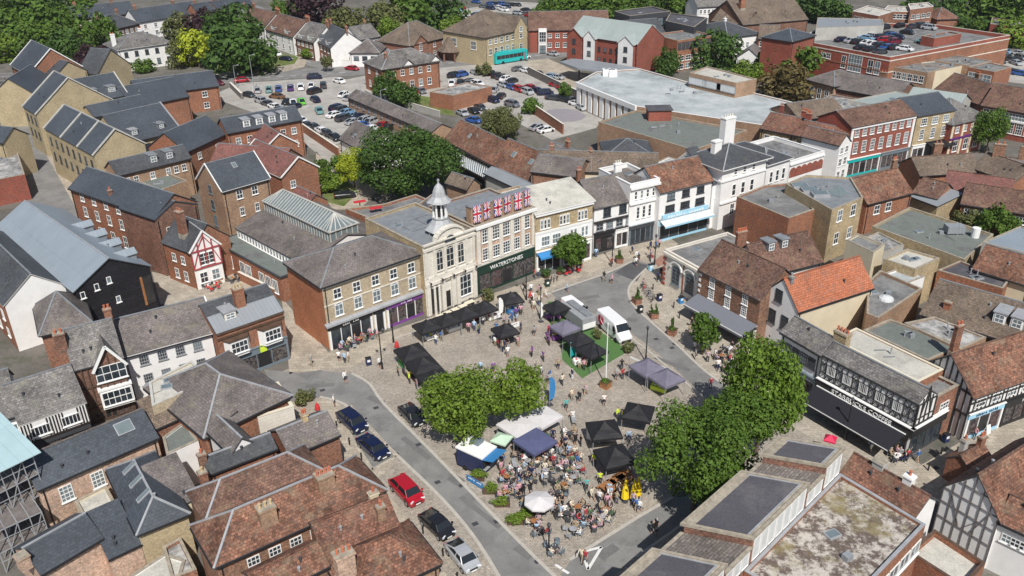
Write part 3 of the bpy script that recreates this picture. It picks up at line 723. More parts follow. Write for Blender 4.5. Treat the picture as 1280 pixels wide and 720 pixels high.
L,D,H=r['_dim']
g=shopfront(r,.1,L-.05,2.9,'charcoal','white',None,'white',7,goods=False,fh=.5)
a=MB(); a.slab([(.0,-2.6,2.35),(L+.0,-2.6,2.35),(L,-.1,3.2),(0,-.1,3.2)],.07,0); a.box(0,L,-2.62,-2.58,1.95,2.34,0); a.box(0,L,-2.68,-2.63,2.25,2.4,1); a.build('awning',[paint((.17,.18,.21),.7),'white'],g)
q=MB()
for k in range(8): q.box(.0,.5 if k%2 else .35,-.06,0,.3+k*.8,.7+k*.8)
q.build('quoins',['white'],r)
r=bld('brown tiled cottage with two little slate dormers behind the brick terrace',(952,345),(1027,326),6.2,R=(1013,288),pitch=42,wall='render_white',rf='tile_brown',name='cottage',ridge='tile_brown',
  dorm=[('F',.30,2.2,1.3,1.35,'flat','lead_dark','charcoal'),('F',.52,2.2,1.3,1.35,'flat','lead_dark','charcoal')],chim=[(.03,.75,1.4,dict(mat='brick',w=2.0,pots=5))],key='E3',D=8)
r=bld('cream walled house with bright orange tiled roof and white gable to the square',(997.5,389),(1091,359),6.9,C=(952.5,366),roof='x',pitch=47,wall={'*':'render_cream','L':'render_white'},rf='tile_orange',name='gabled_house',ridge='tile_orange',verge=None,over=.2,
  win=[('L',3.4,2,1.2,1.9,dict(fc='charcoal',nx=3,ny=4,m=.8)),('L',6.7,1,1.2,1.7,dict(fc='charcoal',nx=3,ny=4,m=2.4,m2=3.2))],chim=[(.06,.42,-.6,dict(mat='lead_dark',w=.6,d=.6,pots=1,pot='lead'))],key='E4')
# white piece left of the coffee shop
r=bld('white rendered shop with slate roof, half hidden by the big trees',(978,414),(1027.5,443),6.6,R=(1010,405),roof='x',pitch=36,wall={'*':'render_white'},rf='slate_old',name='shop_building',cat='shop',win=[('F',4.1,4,1.1,1.4,dict(nx=3,ny=3,fc='charcoal'))])
L,D,H=r['_dim']; shopfront(r,.1,L-.1,3.1,'greyblue','greyblue',None,'white',3)
# coffee shop
A,B=(1029,444.5),(1148,506)
r=bld('black and white timbered coffee shop with long black awning and slate roof',A,B,6.7,R=(1105,459),roof='x',pitch=36,wall={'*':'white','K':'brick'},rf='slate_old',name='coffee_shop',cat='coffee shop',over=.06,ridge='lead_dark',gut=False,key='SB',
  chim=[(.03,.75,1.3,dict(mat='brick_stock',w=2.1,d=1.1,pots=4))])
L,D,H=r['_dim']
t=MB(); z0,z1=3.95,6.6; y=-.09
for z in (z0,z0+.75,z1-.7,z1): t.beam((0,y,z),(L,y,z),.08,.07)
nb=17; wins=[1,4,7,10,13]
for i in range(nb+1):
    x=L*i/nb; t.beam((x,y,z0),(x,y,z1),.07,.06)
for i in range(nb):
    xa,xb=L*i/nb,L*(i+1)/nb; xm=(xa+xb)/2
    if i in wins or i-1 in wins:
        t.beam((xa,y,z0),(xm,y,z0+.72),.07); t.beam((xb,y,z0),(xm,y,z0+.72),.07); continue
    zc=(z0+.75+z1-.7)/2
    for zz in ((z0,z0+.75),(z1-.7,z1)):
        t.beam((xa,y,zz[i%2]),(xb,y,zz[1-i%2]),.05,.05)
    for dx,dz in ((-1,0),(0,1),(1,0),(0,-1)):
        pass
    hw=(xb-xa)*.42; hh=.55
    for p_,q_ in (((-hw,0),(0,hh)),((0,hh),(hw,0)),((hw,0),(0,-hh)),((0,-hh),(-hw,0))): t.beam((xm+p_[0],y,zc+p_[1]),(xm+q_[0],y,zc+q_[1]),.06,.05)
for k in range(0,5):  # gable end
    yy=D*k/4; t.beam((L+.06,yy,z0),(L+.06,yy,z1 if k in(0,4) else z1+min(yy,D-yy)*.65),.12 if k else .2)
t.beam((L+.06,0,z0+.8),(L+.06,D,z0+.8),.1); t.beam((L+.06,0,z1),(L+.06,D,z1),.12); t.beam((L+.06,0,z0),(L+.06,D,z0),.2); t.beam((L+.06,D*.25,z0+.9),(L+.06,D*.5,z1+1.8),.1); t.beam((L+.06,D*.75,z0+.9),(L+.06,D*.5,z1+1.8),.1)
t.build('timber_frame',['timber_black'],r)
for i in wins: window(r,(L*(i+1)/nb,-.06,z0+.8),0,L*1.5/nb,1.15,nx=5,ny=1,fc='white',sill=False)
f=MB(); f.box(-.05,L+.35,-.45,0,2.75,3.85,0); f.box(-.1,L+.45,-.55,0,3.85,3.93,1); f.box(L,L+.35,0,D+2.6,2.75,3.85,0); f.box(L,L+.45,-.5,D+2.6,3.85,3.93,1); f.build('fascia',['black','white'],r)
text('STARBUCKS COFFEE',.72,'white',r,(L*.5,-.5,3.3),(math.pi/2,0,0),.03,sx=1.15)
a=MB(); a.slab([(.2,-3.4,2.25),(L-.3,-3.4,2.25),(L-.3,-.5,3.0),(.2,-.5,3.0)],.06); a.box(.2,L-.3,-3.43,-3.38,1.95,2.24,0); a.box(.2,L-.3,-3.47,-3.43,2.16,2.26,1); a.box(.2,L-.3,-.62,-.47,2.98,3.04,1)
a.build('awning',[paint((.014,.014,.02),.8),'white'],r)
g=MB(); g.box(.3,L-.3,-.03,0,.3,2.6); g.box(L,L+.03,.3,D+2.3,.3,2.6); g.build('shop_window',['glass'],r)
g=MB()
for i in range(12): x=.3+(L-.6)*i/11; g.box(x-.07,x+.07,-.1,0,0,2.74)
for i in range(5): yy=.1+(D+2.3)*i/4; g.box(L,L+.1,yy-.07,yy+.07,0,2.74)
g.box(L,L+.08,.1,D+2.5,0,.3); g.build('glazing_bars',['charcoal'],r)
SBroot=r
# brick link between coffee shop and timber shop
a0,x0,y0,L0,D0=BL['SB'][1:6]
p0=a0+x0*(L0-3.5)+y0*(D0+.05); 
r=bld('narrow brick building squeezed between the coffee shop and the timbered shop',tuple(a0+x0*(L0-6)+y0*(D0+.05)),tuple(a0+x0*(L0-.05)+y0*(D0+.05)),6.2,D=4.2,roof='flat',par=.3,wall='brick',rf='felt_grey',name='shop_building',cat='shop',win=[('R',3.9,1,1.6,1.0,dict(nx=3,ny=2))])
# timbered shop right
r=bld('timber framed shop with rust tiled roof and pale blue shop sign',(1216,493),(1300,464),6.0,C=(1161,452),roof='x',pitch=42,wall={'*':'render_white'},rf='tile_rust',name='shop_building',cat='shop',ridge='tile_brown',over=.45,ext=(0,4),key='E5',gut=False,
   chim=[(.28,.92,1.3,dict(mat='brick',w=1.2,pots=2))])
L,D,H=r['_dim']
t=MB(); y=-.07
for k in range(24):
    x=L*k/23; t.beam((x,y,3.6),(x,y,5.95),.09)
for z in (3.6,4.8,5.9): t.beam((0,y,z),(L,y,z),.16)
for k in range(10):
    yy=D*k/9; t.beam((-.07,yy,.2),(-.07,yy,5.95+min(yy,D-yy)*.88),.13)
for z in (3.3,5.9): t.beam((-.07,0,z),(-.07,D,z),.2)
t.build('timber_frame',['timber_black'],r)
for k in range(6): window(r,(1.6+k*2.4,-.05,4.0),0,1.5,1.1,nx=3,ny=2,sill=False,fc='white')
shopfront(r,.1,5.6,3.4,'skyblue','white','~12','navy',3,tsize=.45)
shopfront(r,5.8,L-.1,3.4,'black','black','~9','white',5,fh=.9,tsize=.6)
# bottom right timbered house
r=bld('white house with grey timber framed gable and orange brown tiled roof by the lane',(1181,608),(1249,648),5.9,roof='y',pitch=50,wall={'*':'render_white'},rf='tile_rust',name='timbered_house',ridge='tile_brown',over=.35,gut=False,D=12,key='P4')
L,D,H=r['_dim']; t=MB()
for k in range(7):
    xx=L*k/6; t.beam((xx,-.06,.2),(xx,-.06,5.8+min(xx,L-xx)*1.15),.085,.06)
for z,a_,b_ in ((2.7,0,1),(4.4,0,1),(5.9,0,1),(7.3,.25,.75)): t.beam((L*a_,-.07,z),(L*b_,-.07,z),.09,.06)
for p_,q_ in (((.85,5.8),(.62,2.8)),((.15,5.8),(.4,2.8)),((.45,2.7),(.7,4.4))): t.beam((L*p_[0],-.08,p_[1]),(L*q_[0],-.08,q_[1]),.08,.06)
t.build('timber_frame',['timber_grey'],r)
r=bld('plain white house wall with one small cottage window at the lower right corner',(1250,650),(1300,673),5.6,D=4,roof='x',pitch=36,wall='render_white',rf='tile_rust',name='white_house',ridge='tile_brown',win=[('F',3.6,3,.8,.9,dict(m=.5))])
r=bld('low house with rust tiled roof and chimneys at the bend of the lane',(1214,589),(1240,574),2.6,D=2.6,roof='x',pitch=38,wall='brick',rf='tile_rust',name='cottage',ridge='tile_brown',chim=[(.9,.5,1.2,dict(mat='brick',w=1.,pots=2)),(.45,.8,1.0,dict(mat='render_grey',w=.9,pots=1))],gut=False)
# ================================================================ west side, lower left
def tudor_front(r,L,z0,z1,n=8,mat='timber_black',y=-.07,diag=True,rails=(0,.5,1),x0=0):
    t=MB()
    for k in range(n+1):
        x=x0+(L-x0)*k/n; t.beam((x,y,z0),(x,y,z1),.16)
    for q in rails: t.beam((x0,y-.005,z0+(z1-z0)*q),(L,y-.005,z0+(z1-z0)*q),.17)
    if diag:
        for k in range(n):
            if k%3==1: t.beam((x0+(L-x0)*k/n,y,z0),(x0+(L-x0)*(k+1)/n,y,z0+(z1-z0)*.5),.11)
    return t.build('timber_frame',[mat],r)
# R1
r=bld('brick and dark timber house with slate roof, tall front gable and white bay windows',(92,461),(152,445),7.6,R=(105,407),pitch=42,wall={'*':'brick_dark'},rf='slate_old',name='timbered_house',over=.3,gut=False,
   chim=[(.98,.55,1.3,dict(mat='brick',w=1.0,pots=2)),(-.1,.3,.6,dict(mat='brick_dark',w=1.4,d=1.0,pots=2))],key='R1')
L,D,H=r['_dim']; tudor_front(r,L,.3,H-.1,8,'timber_brown',rails=(0,.3,.62,1))
g=MB(); gx0,gx1=L*.42,L*.98; gm=(gx0+gx1)/2; gh=2.5; zt=H-.4
g.poly([(gx0,-.5,zt-2.6),(gx1,-.5,zt-2.6),(gx1,-.5,zt),(gm,-.5,zt+gh),(gx0,-.5,zt)],1); g.poly([(gx1,-.5,zt-2.6),(gx1,0,zt-2.6),(gx1,0,zt),(gx1,-.5,zt)],1); g.poly([(gx0,0,zt-2.6),(gx0,-.5,zt-2.6),(gx0,-.5,zt),(gx0,0,zt)],1)
g.slab([(gx0-.4,D*.5,zt-.3),(gx0-.4,-.9,zt-.3),(gm,-.9,zt+gh+.15),(gm,D*.5,zt+gh+.15)],.15,0); g.slab([(gx1+.4,-.9,zt-.3),(gx1+.4,D*.5,zt-.3),(gm,D*.5,zt+gh+.15),(gm,-.9,zt+gh+.15)],.15,0)
for s_,x_ in ((-1,gx0-.4),(1,gx1+.4)): g.beam((x_,-.97,zt-.3),(gm,-.97,zt+gh+.1),.14,.3,2)
for k in range(5):
    x_=gx0+(gx1-gx0)*k/4; g.beam((x_,-.56,zt-2.6),(x_,-.56,zt+gh*(1-abs(x_-gm)/(gx1-gm))-.2),.14,.14,3)
g.beam((gx0,-.57,zt),(gx1,-.57,zt),.16,.16,3)
g.build('front_gable',['slate_old','brick_dark','white','timber_brown'],r)
window(r,(gm,-.62,zt-1.9),0,3.2,2.0,nx=4,ny=2); 
b=MB(); x1=gm; b.box(x1-1.7,x1+1.7,-.9,0,1.9,4.3,0); b.box(x1-1.8,x1+1.8,-1.0,0,4.3,4.5,1); b.build('bay',['white','white'],r); window(r,(x1,-.92,2.3),0,3.1,1.8,nx=5,ny=2)
shopfront(r,.1,L-.1,1.9,'timber_brown','timber_brown',None,'white',3)
# R2 white terrace
r=bld('long white rendered terrace with cottage windows under a smooth slate roof',(152,445),(268,414),6.6,R=(200,386),pitch=38,wall='render_white',rf='slate_brown',name='white_terrace',cat='building',D=9,
  win=[('F',4.7,4,1.05,1.25,dict(nx=4,ny=3,m=1.2,fc='grey')),('F',2.2,4,1.05,1.25,dict(nx=4,ny=3,m=1.2,fc='grey'))],key='R2',verge='white')
# R3 brick shop corner
r=bld('red brick corner shop with white bay windows, leaded lower slope and yellow signs',(270,418),(354,389),6.9,R=(305,364),pitch=30,D=8.5,wall={'*':'brick_orange','R':'render_grey'},rf='slate',name='corner_shop',cat='shop',over=.1,gut=False,key='R3',
  bands=[('F',6.0,6.25,.15,'timber_brown'),('F',6.7,6.9,.2,'timber_brown')],dorm=[('F',.28,1.0,1.5,1.1,'flat','lead','cream')],chim=[(.5,.3,1.6,dict(mat='brick_orange',w=1.5,d=1.1,pots=3,pot='pot_buff'))])
L,D,H=r['_dim']; q=MB(); tp=math.tan(R_(30)); q.slab([(.02,-.12,H+.12),(L-.02,-.12,H+.12),(L-.02,D*.27,H+.2+D*.27*tp),(.02,D*.27,H+.2+D*.27*tp)],.06); q.build('leaded_slope',['metal_grey'],r)
for x in (L*.26,L*.76):
    b=MB(); b.prism([(x-1.6,0),(x-1.1,-.8),(x+1.1,-.8),(x+1.6,0)],3.4,5.6,0); b.prism([(x-1.7,0),(x-1.2,-.95),(x+1.2,-.95),(x+1.7,0)],5.6,5.85,1); b.build('bay',['white','timber_brown'],r)
    window(r,(x,-.82,3.9),0,2.1,1.5,nx=4,ny=2)
shopfront(r,.1,L-.1,3.3,'greyblue','greyblue',None,'white',4,fh=.9)
q=MB(); q.box(L*.56,L*.66,-.3,-.24,2.5,3.5); q.build('yellow_sign',['lime'],r)
q=MB(); q.box(L+.02,L+.1,.4,1.4,2.6,4.0); q.build('yellow_sign',['lime'],r)
# barn
r=bld('black boarded hall with pale blue metal roof and small white framed windows in its gable',(85,357),(187,333),7.6,D=31,roof='y',yd=135,pitch=30,wall={'*':'black_board'},rf='metal_blue',name='boarded_hall',cat='hall',over=.35,ridge='lead',gut=False,key='BARN',
   dorm=[*[('R',x_,.35,1.5,1.0,'gable','metal_blue','charcoal') for x_ in (.12,.28,.44,.6)]])
L,D,H=r['_dim']
for x,z in ((L*.08,6.2),(L*.27,6.7),(L*.44,7.1),(L*.5,4.0)): window(r,(x,0,z),0,.6,.95,nx=1,ny=1)
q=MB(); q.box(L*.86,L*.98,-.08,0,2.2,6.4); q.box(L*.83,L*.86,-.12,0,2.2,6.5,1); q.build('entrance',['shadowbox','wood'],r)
# strip between and dark house
flatb('low weathered lean-to strip in the gutter between the black hall and the white gabled house',[(0,282),(34,277),(86,345),(72,355)],5.5,'render_grey','felt_stain',par=.1)
r=bld('long house with dark slate roof and broad white gable',(10,386),(84,357),7.0,D=24,roof='y',yd=133,pitch=38,wall={'*':'brick_orange','F':'render_white'},rf='slate',name='gabled_house',over=.25,verge='render_grey',key='L10',
   win=[('L',3.8,6,1.0,1.5,dict(m=1)),('L',1.2,6,1.0,1.3,dict(m=1))],gut=False)
r=bld('small brick building with steep hipped brown slate roof behind the timbered house',(51,417),(113,402),5.6,D=9,roof='p',pitch=47,wall='brick',rf='slate_brown',name='brick_building',cat='building',over=.3)
r=bld('old slate roofed inn with black and white upper front',(24,529),(105,501),5.4,R=(44,470),pitch=38,D=11,wall={'*':'render_white'},rf='slate_old',name='timbered_inn',cat='inn',over=.3,gut=False,key='R0',verge='render_grey')
L,D,H=r['_dim']
t=MB()
for k in range(22):
    if k in(4,5,6,7,14,15,16,17): continue
    x=L*k/21; t.box(x-.07,x+.07,-.35,-.29,2.9,5.1)
t.box(0,L,-.36,-.28,2.75,2.9); t.build('timber_frame',['timber_black'],r)
q=MB(); q.box(0,L,-.28,0,2.8,5.2); q.build('jetty',['render_white'],r)
for x in (.26,.73): window(r,(L*x,-.3,3.3),0,1.9,1.2,nx=5,ny=1,fc='white')
shopfront(r,.1,L-.1,2.7,'charcoal','timber_brown',None,'white',4,goods=True)
r=bld('narrow white framed shop beside the slate roofed inn',(-12,527),(21,518),5.8,D=9,roof='x',pitch=35,wall='render_white',rf='slate_old',name='shop_building',cat='shop',win=[('F',3.2,2,1.4,1.6)])
# bottom-left group
r=bld('long pinkish brick house with smooth blue slate roof and large sash windows',(47,611),(196,546),5.6,R=(107,541),pitch=32,D=7.5,wall='brick_pink',rf='slate_blue',name='brick_house',over=.25,key='B1',
   win=[],sky=[('F',.80,1.9,1.7,1.4)],ridge='slate_brown')
L,D,H=r['_dim']; window(r,(L*.19,0,2.9),0,1.2,1.8,nx=3,ny=4); window(r,(L*.45,0,2.9),0,1.2,1.8,nx=3,ny=4)
flatb('low cream rendered extension with flat sandy roof in the back yard',[(93,627),(133,607),(151,640),(112,662)],3.2,'render_cream','felt_pale',par=.15)
r=bld('yellow rendered house with blue slate hipped roof and three slim roof lights',(173,666),(234,641),5.0,C=(129,589),roof='hy',pitch=33,wall={'*':'render_cream','F':'brick_yellow'},rf='slate_blue',name='rendered_house',over=.25,key='B2',
   sky=[('L',.25,1.6,.6,1.6),('L',.47,1.6,.6,1.6),('L',.70,1.6,.6,1.6)],ridge='lead')
r=bld('brick cottage with blue slate roof and a squat end chimney',(51,717),(127,672),4.6,R=(70,663),pitch=30,D=6.6,wall='brick_pink',rf='slate_blue',name='cottage',over=.2,key='B3',chim=[(-.1,.3,.1,dict(mat='brick_pink',w=1.1,d=1.1,pots=0))],ridge='lead')
r=bld('small lean-to with blue slate roof tucked beside the yellow rendered house',(136,699),(176,680),3.6,D=4.6,roof='mono',pitch=24,wall='brick_pink',rf='slate_blue',name='lean_to',cat='outbuilding',over=.12,ridge=None)
flatb('single storey store with plain whitish flat roof',[(140,735),(206,692),(232,700),(222,735)],2.8,'render_white','felt_pale',par=.1)
flatb('flat roofed store cluttered with old junk and white boxes',[(203,684),(226,672),(246,712),(214,724)],2.9,'brick','felt_stain',par=.3)
# B5 middle roofs
bld('low slate slope filling the gap between yellow house and double tiled roof',(206,641),(250,622),4.6,D=5.5,roof='mono',pitch=18,wall='render_cream',rf='slate_brown',name='lean_to',cat='outbuilding',ridge=None,over=.1,gut=False)
flatb('single storey block with pale grey flat roof and dark repair patches',[(186,478),(240,451),(263,475),(190,508)],7.3,'brick_pale','felt_pale',par=.12,coping='cap_light')
r=bld('brick lean-to with orange brown tiled slope below the pale flat roof',(194,537),(237,518),5.4,D=3.6,roof='mono',pitch=25,wall='brick',rf='tile_dun',name='lean_to',cat='outbuilding',ridge=None,over=.1)
flatb('white gabled annex with mossy flat felt roof',[(203,547),(232,526),(248,551),(208,569)],5.0,'render_white','felt_green',par=.1)
r=bld('large brown slate roofed house with lead hips, widest roof left of the tree lined lane',(256,545),(362,494),6.3,C=(309,431),roof='hy',pitch=29,wall='brick_orange',rf='slate_brown',name='hipped_house',over=.3,key='B5',ridge='lead',D=13)
r=bld('brown slate lean to wing on the left of the large lead hipped roof',(224,506),(256,549),5.2,D=3.6,roof='mono',pitch=27,wall='render_cream',rf='slate_brown',name='brick_wing',cat='building',ridge=None,over=.2,gut=False)
r=bld('slate house behind the double ridged tiled roof with brick flank and tall chimney',(262,592),(345,560),6.2,R=(300,556),pitch=30,D=7,wall='brick_orange',rf='slate',name='slate_house',over=.2,chim=[(-.02,.4,.9,dict(mat='brick_brown',w=.9,pots=1)),(-.12,-.3,.4,dict(mat='brick',w=.9,d=.8,pots=1,pot='pot_buff'))],ridge='lead')
r=bld('small slate gabled roof with white edged window gable',(290,567),(318,554),6.8,D=5,roof='y',pitch=45,wall='render_white',rf='slate_brown',name='slate_house',over=.2,win=[('F',5.2,1,1.1,1.1,dict(fc='white'))],ridge='lead')
r=bld('low slate roofed range ending at the street beside the balustraded white house',(362,569),(424,543),5.2,R=(392,521),pitch=30,D=7,wall='brick',rf='slate_brown',name='slate_house',over=.2,chim=[(.55,.5,.7,dict(mat='pot_buff',w=.7,d=.7,pots=2))],ridge='lead')
r=bld('cream street house with pierced balustrade and bright white side wall',(322,522),(367,508),5.6,D=5.5,roof='flat',par=.9,wall={'*':'render_white','F':'stone'},rf='felt_grey',name='balustraded_house',cat='house',coping='cream')
# B7 double red range
r=bld('front range of a wide tiled house with lead hips and two massive chimneys',(270,705),(479,611),6.6,R=(360,610),roof='hx',pitch=36,wall='brick_brown',rf='tile_rust',name='tiled_house',over=.3,ridge='lead',key='B7',
   chim=[(.33,.22,.5,dict(mat='brick_tan',w=1.8,d=1.2,pots=3,pot='pot_buff')),(.70,.35,.7,dict(mat='brick_tan',w=1.9,d=1.3,pots=4))],win=[('F',4.3,6,1.1,1.4,dict(m=2,nx=3,ny=3))])
_,a,x,y,L,D,H,zr=BL['B7']
r=bld('rear range of the wide tiled house, darker roof with two white lead ridges',tuple(a+y*(D-.2)+x*1.0),tuple(a+x*(L-3.2)+y*(D-.2)),6.6,D=D*.85,roof='hx',pitch=36,wall='brick_brown',rf='tile_brown',name='tiled_house',over=.2,ridge='lead',gut=False)
r=bld('tiled house with mossy red roof next to the wide double roof',(409,704),(502,666),5.3,R=(428,641),pitch=33,D=9,wall='brick_brown',rf='tile_red',name='tiled_house',over=.25,ridge='tile_red',chim=[(.86,.6,.3,dict(mat='render_cream',w=1.0,pots=1)),(.83,.25,.6,dict(mat='brick_tan',w=.9,pots=1))])
r=bld('bright rust tiled roof cut by the bottom edge, left of the pink chimney',(325,748),(409,706),5.6,R=(372,690),pitch=33,D=9,wall='brick_brown',rf='tile_rust',name='tiled_house',over=.25,ridge='tile_red')
r=bld('orange patched tiled roof with big pinkish chimney at the corner of the street',(440,752),(548,702),5.0,R=(482,672),pitch=36,D=9,roof='hx',wall='brick_tan',rf='tile_rust',name='tiled_house',over=.3,ridge='tile_rust',chim=[(.06,.35,1.3,dict(mat='brick_pink',w=1.9,d=1.2,pots=3))])
# ================================================================ upper left
r=bld('three storey red brick apartment range with smooth slate roof and white arched windows',(100,239),(194,271),9.6,R=(160,225),pitch=33,wall='brick_orange',rf='slate_blue',name='apartment_range',cat='building',over=.3,key='L3',
   win=[('F',7.9,6,1.0,1.35,dict(m=1.5)),('F',5.2,6,1.0,1.7,dict(m=1.5)),('F',2.0,6,1.1,2.0,dict(m=1.5))],ext=(3,0),chim=[(.45,.12,-1.5,dict(mat='brick_orange',w=.6,pots=1))])
r=bld('dark brick block with shallow pediment and round plaque facing the hall',(194,275),(246,255.5),9.4,D=9,roof='y',pitch=24,wall='brick_dark',rf='slate_blue',name='brick_block',cat='building',over=.15,win=[('F',5.7,2,1.7,1.9,dict(nx=3,ny=3,m=.9)),('F',2.2,2,1.5,1.7,dict(nx=3,ny=3,m=.9))])
L,D,H=r['_dim']; q=MB(); q.beam((L/2,-.06,9.4),(L/2,.0,9.4),.6,.5); q.build('plaque',['white'],r)
r=bld('tall brown brick block with white edged gable and slate roof beside the long hall',(277.5,239),(336,222.5),9.3,R=(255,206),pitch=40,D=12,wall='brick_tan',rf='slate_blue',name='brick_block',cat='building',over=.25,verge='white',key='L5',
   win=[('L',7.8,1,1.1,1.5,dict(fc='greyblue')),('L',4.9,1,1.1,1.8,dict(fc='greyblue')),('L',2.0,1,1.1,1.9,dict(fc='greyblue')),('F',7.2,2,1.1,1.5,dict(m=1.5)),('F',4.2,2,.8,1.5,dict(m=1.5))],sky=[('F',.5,3.0,.8,1.1)])
r=bld('pink and white timbered public house gable facing the terrace',(238,314),(273,304),6.4,D=9,roof='y',pitch=50,wall={'*':'brick_orange','F':'render_white'},rf='slate',name='public_house',cat='public house',over=.3,verge='white',
   win=[('F',3.7,1,2.2,1.9,dict(nx=3,ny=3,m=.5)),('F',.9,2,1.2,1.7,dict(nx=2,ny=2,m=.3))],ridge='lead')
L,D,H=r['_dim']; t=MB(); tm=paint((.35,.06,.07),.6)
for k in range(5):
    x=L*k/4; t.beam((x,-.06,3.3),(x,-.06,H+min(x,L-x)*1.15-.2),.16)
for z in (3.3,6.1): t.beam((0,-.07,z),(L,-.07,z),.18)
t.beam((0,-.06,3.4),(L*.25,-.06,6),.12); t.beam((L,-.06,3.4),(L*.75,-.06,6),.12); t.beam((L*.2,-.06,6.2),(L*.5,-.06,8.2),.12); t.beam((L*.8,-.06,6.2),(L*.5,-.06,8.2),.12)
t.build('timber_frame',[tm],r)
r=bld('brick wing of the public house with slate roof and one big chimney',(203,302),(238,315),6.2,D=7,roof='x',pitch=42,wall='brick_orange',rf='slate',name='brick_wing',cat='building',over=.25,chim=[(.55,.2,2.2,dict(mat='brick',w=1.5,d=1.,pots=2))],win=[('F',3.6,2,.9,1.3,dict(m=1.2)),('F',.8,2,.9,1.6,dict(m=1.2))],gut=False)
r=bld('low arcade with green grey flat roof and white framed shop windows',(270,303),(351,347),4.0,D=7.5,roof='flat',par=0,wall='brick_orange',rf='felt_green',name='arcade',cat='building',win=[('F',.9,9,1.4,2.1,dict(nx=3,ny=1,m=1.,skip=(2,5)))])
# long hall with lantern
r=bld('long slate roofed market hall with glazed lantern along its ridge',(295,285),(362,321),5.6,D=15,pitch=17,wall={'*':'render_white'},rf='slate_brown',name='market_hall',cat='hall',over=.2,ridge=None,ext=(0,4.2),key='HALL',win=[('F',4.2,22,.55,1.1,dict(nx=1,ny=1,m=.4))],gut=False)
L,D,H=r['_dim']; rz_=BL['HALL'][7]
la=MB(); y0,y1=D/2-2.4,D/2+2.4; zb=rz_-1.2; zt=rz_+.9; x0,x1=.6,L-.8
la.box(x0,x1,y0,y1,zb,zt,0); zz=zt+1.7
la.slab([(x0-.1,y0-.2,zt),(x1+.1,y0-.2,zt),(x1-2,D/2,zz),(x0+2,D/2,zz)],.06,0); la.slab([(x1+.1,y1+.2,zt),(x0-.1,y1+.2,zt),(x0+2,D/2,zz),(x1-2,D/2,zz)],.06,0); la.slab([(x1+.1,y0-.2,zt),(x1+.1,y1+.2,zt),(x1-2,D/2,zz)],.06,0); la.slab([(x0-.1,y1+.2,zt),(x0-.1,y0-.2,zt),(x0+2,D/2,zz)],.06,0)
nb=26
for i in range(nb+1):
    x=x0+(x1-x0)*i/nb; xr=min(max(x,x0+2),x1-2)
    k=min(1,(x-x0)/2,(x1-x)/2) if 0 else 1
    la.beam((x,y0-.2,zt+.05),(xr,D/2,zz+.05),.085,.1,1); la.beam((x,y1+.2,zt+.05),(xr,D/2,zz+.05),.085,.1,1)
    la.beam((x,y0-.03,zb),(x,y0-.03,zt),.14,.1,1)
for i in range(6):
    yy=y0+(y1-y0)*i/5; la.beam((x1+.1,yy,zt+.05),(x1-2,D/2,zz+.05),.13,.12,1); la.beam((x1+.03,yy,zb),(x1+.03,yy,zt),.12,.1,1)
la.box(x0-.2,x1+.2,y0-.3,y0-.2,zt-.1,zt+.05,1); la.box(x1+.1,x1+.25,y0-.3,y1+.3,zt-.1,zt+.05,1); la.beam((x0+2,D/2,zz+.08),(x1-2,D/2,zz+.08),.2,.12,1); la.box(x0,x1,y0-.06,y0,zb,zb+.3,1)
la.build('lantern',['glass_roof','cap_light'],r)
# L6..L9
r=bld('slate roofed brick range round the little courtyard behind the yellow blocks',(147,219),(238,197),7.2,R=(190,190),pitch=32,D=9,wall='brick_tan',rf='slate',name='brick_range',cat='building',win=[('F',5.0,8,.9,1.3,dict(m=.8,skip=(2,4)))],dorm=[('F',.52,.6,1.4,1.4,'flat','lead_dark','lead_dark'),('F',.74,.6,1.4,1.4,'flat','lead_dark','lead_dark')])
flatb('flat green roof inside the little courtyard',[(171,226),(205,214),(234,226),(200,238)],5.2,'brick_tan','felt_green',par=.3)
r=bld('red brick block with four flat topped dormers facing the yard',(284,166),(377,149),8.0,R=(330,139),pitch=35,D=11,wall='brick_orange',rf='slate_blue',name='brick_block',cat='building',key='L7',
  win=[('F',5.2,6,1.1,1.4,dict(m=.8)),('F',2.4,6,1.1,1.4,dict(m=.8))],dorm=[('F',x_,.35,1.5,1.5,'flat','lead','white') for x_ in (.27,.44,.61,.77)])
r=bld('slate roofed wing with red gable beside the four dormer block',(233,189),(283,166),7.4,D=9,roof='x',pitch=35,wall='brick_orange',rf='slate_blue',name='brick_wing',cat='building',win=[('F',4.8,2,1,1.3)])
r=bld('red brick house with mulberry tiled roof and white windowed gable, left of the yellow tree',(352,221),(397,208.5),6.8,D=15,roof='y',pitch=36,wall='brick_orange',rf='tile_mulberry',name='brick_house',over=.3,win=[('F',4.2,2,1.1,1.4,dict(m=.4,skip=(1,))),('F',1.2,2,1.1,1.5,dict(m=.4,skip=(1,)))],verge='white',gut=False)
r=bld('second mulberry tiled brick house, further back from the long hall',(330,187),(372,179),5.8,D=13,roof='y',pitch=36,wall='brick_orange',rf='tile_mulberry',name='brick_house',over=.3,verge='white',gut=False)
r=bld('wide mulberry tiled roof running behind the tall brown brick block',(262,205),(352,212),6.2,D=8,roof='x',pitch=34,wall='brick_orange',rf='tile_mulberry',name='brick_house',over=.2,gut=False)
r=bld('tiny brick porch block with mulberry tiled gable roof near the lantern',(383,258),(409,250),3.0,D=6,roof='y',pitch=36,wall='brick_orange',rf='tile_mulberry',name='porch_block',cat='outbuilding',over=.2,gut=False)
r=bld('small barn with plain dark slate roof and white walls beside the car park',(425,173),(463,193),3.6,R=(452,155),pitch=38,D=8,wall='render_white',rf='slate_brown',name='slate_barn',cat='barn',sky=[('F',.3,1.5,.7,1.0),('F',.55,1.5,.7,1.0)])
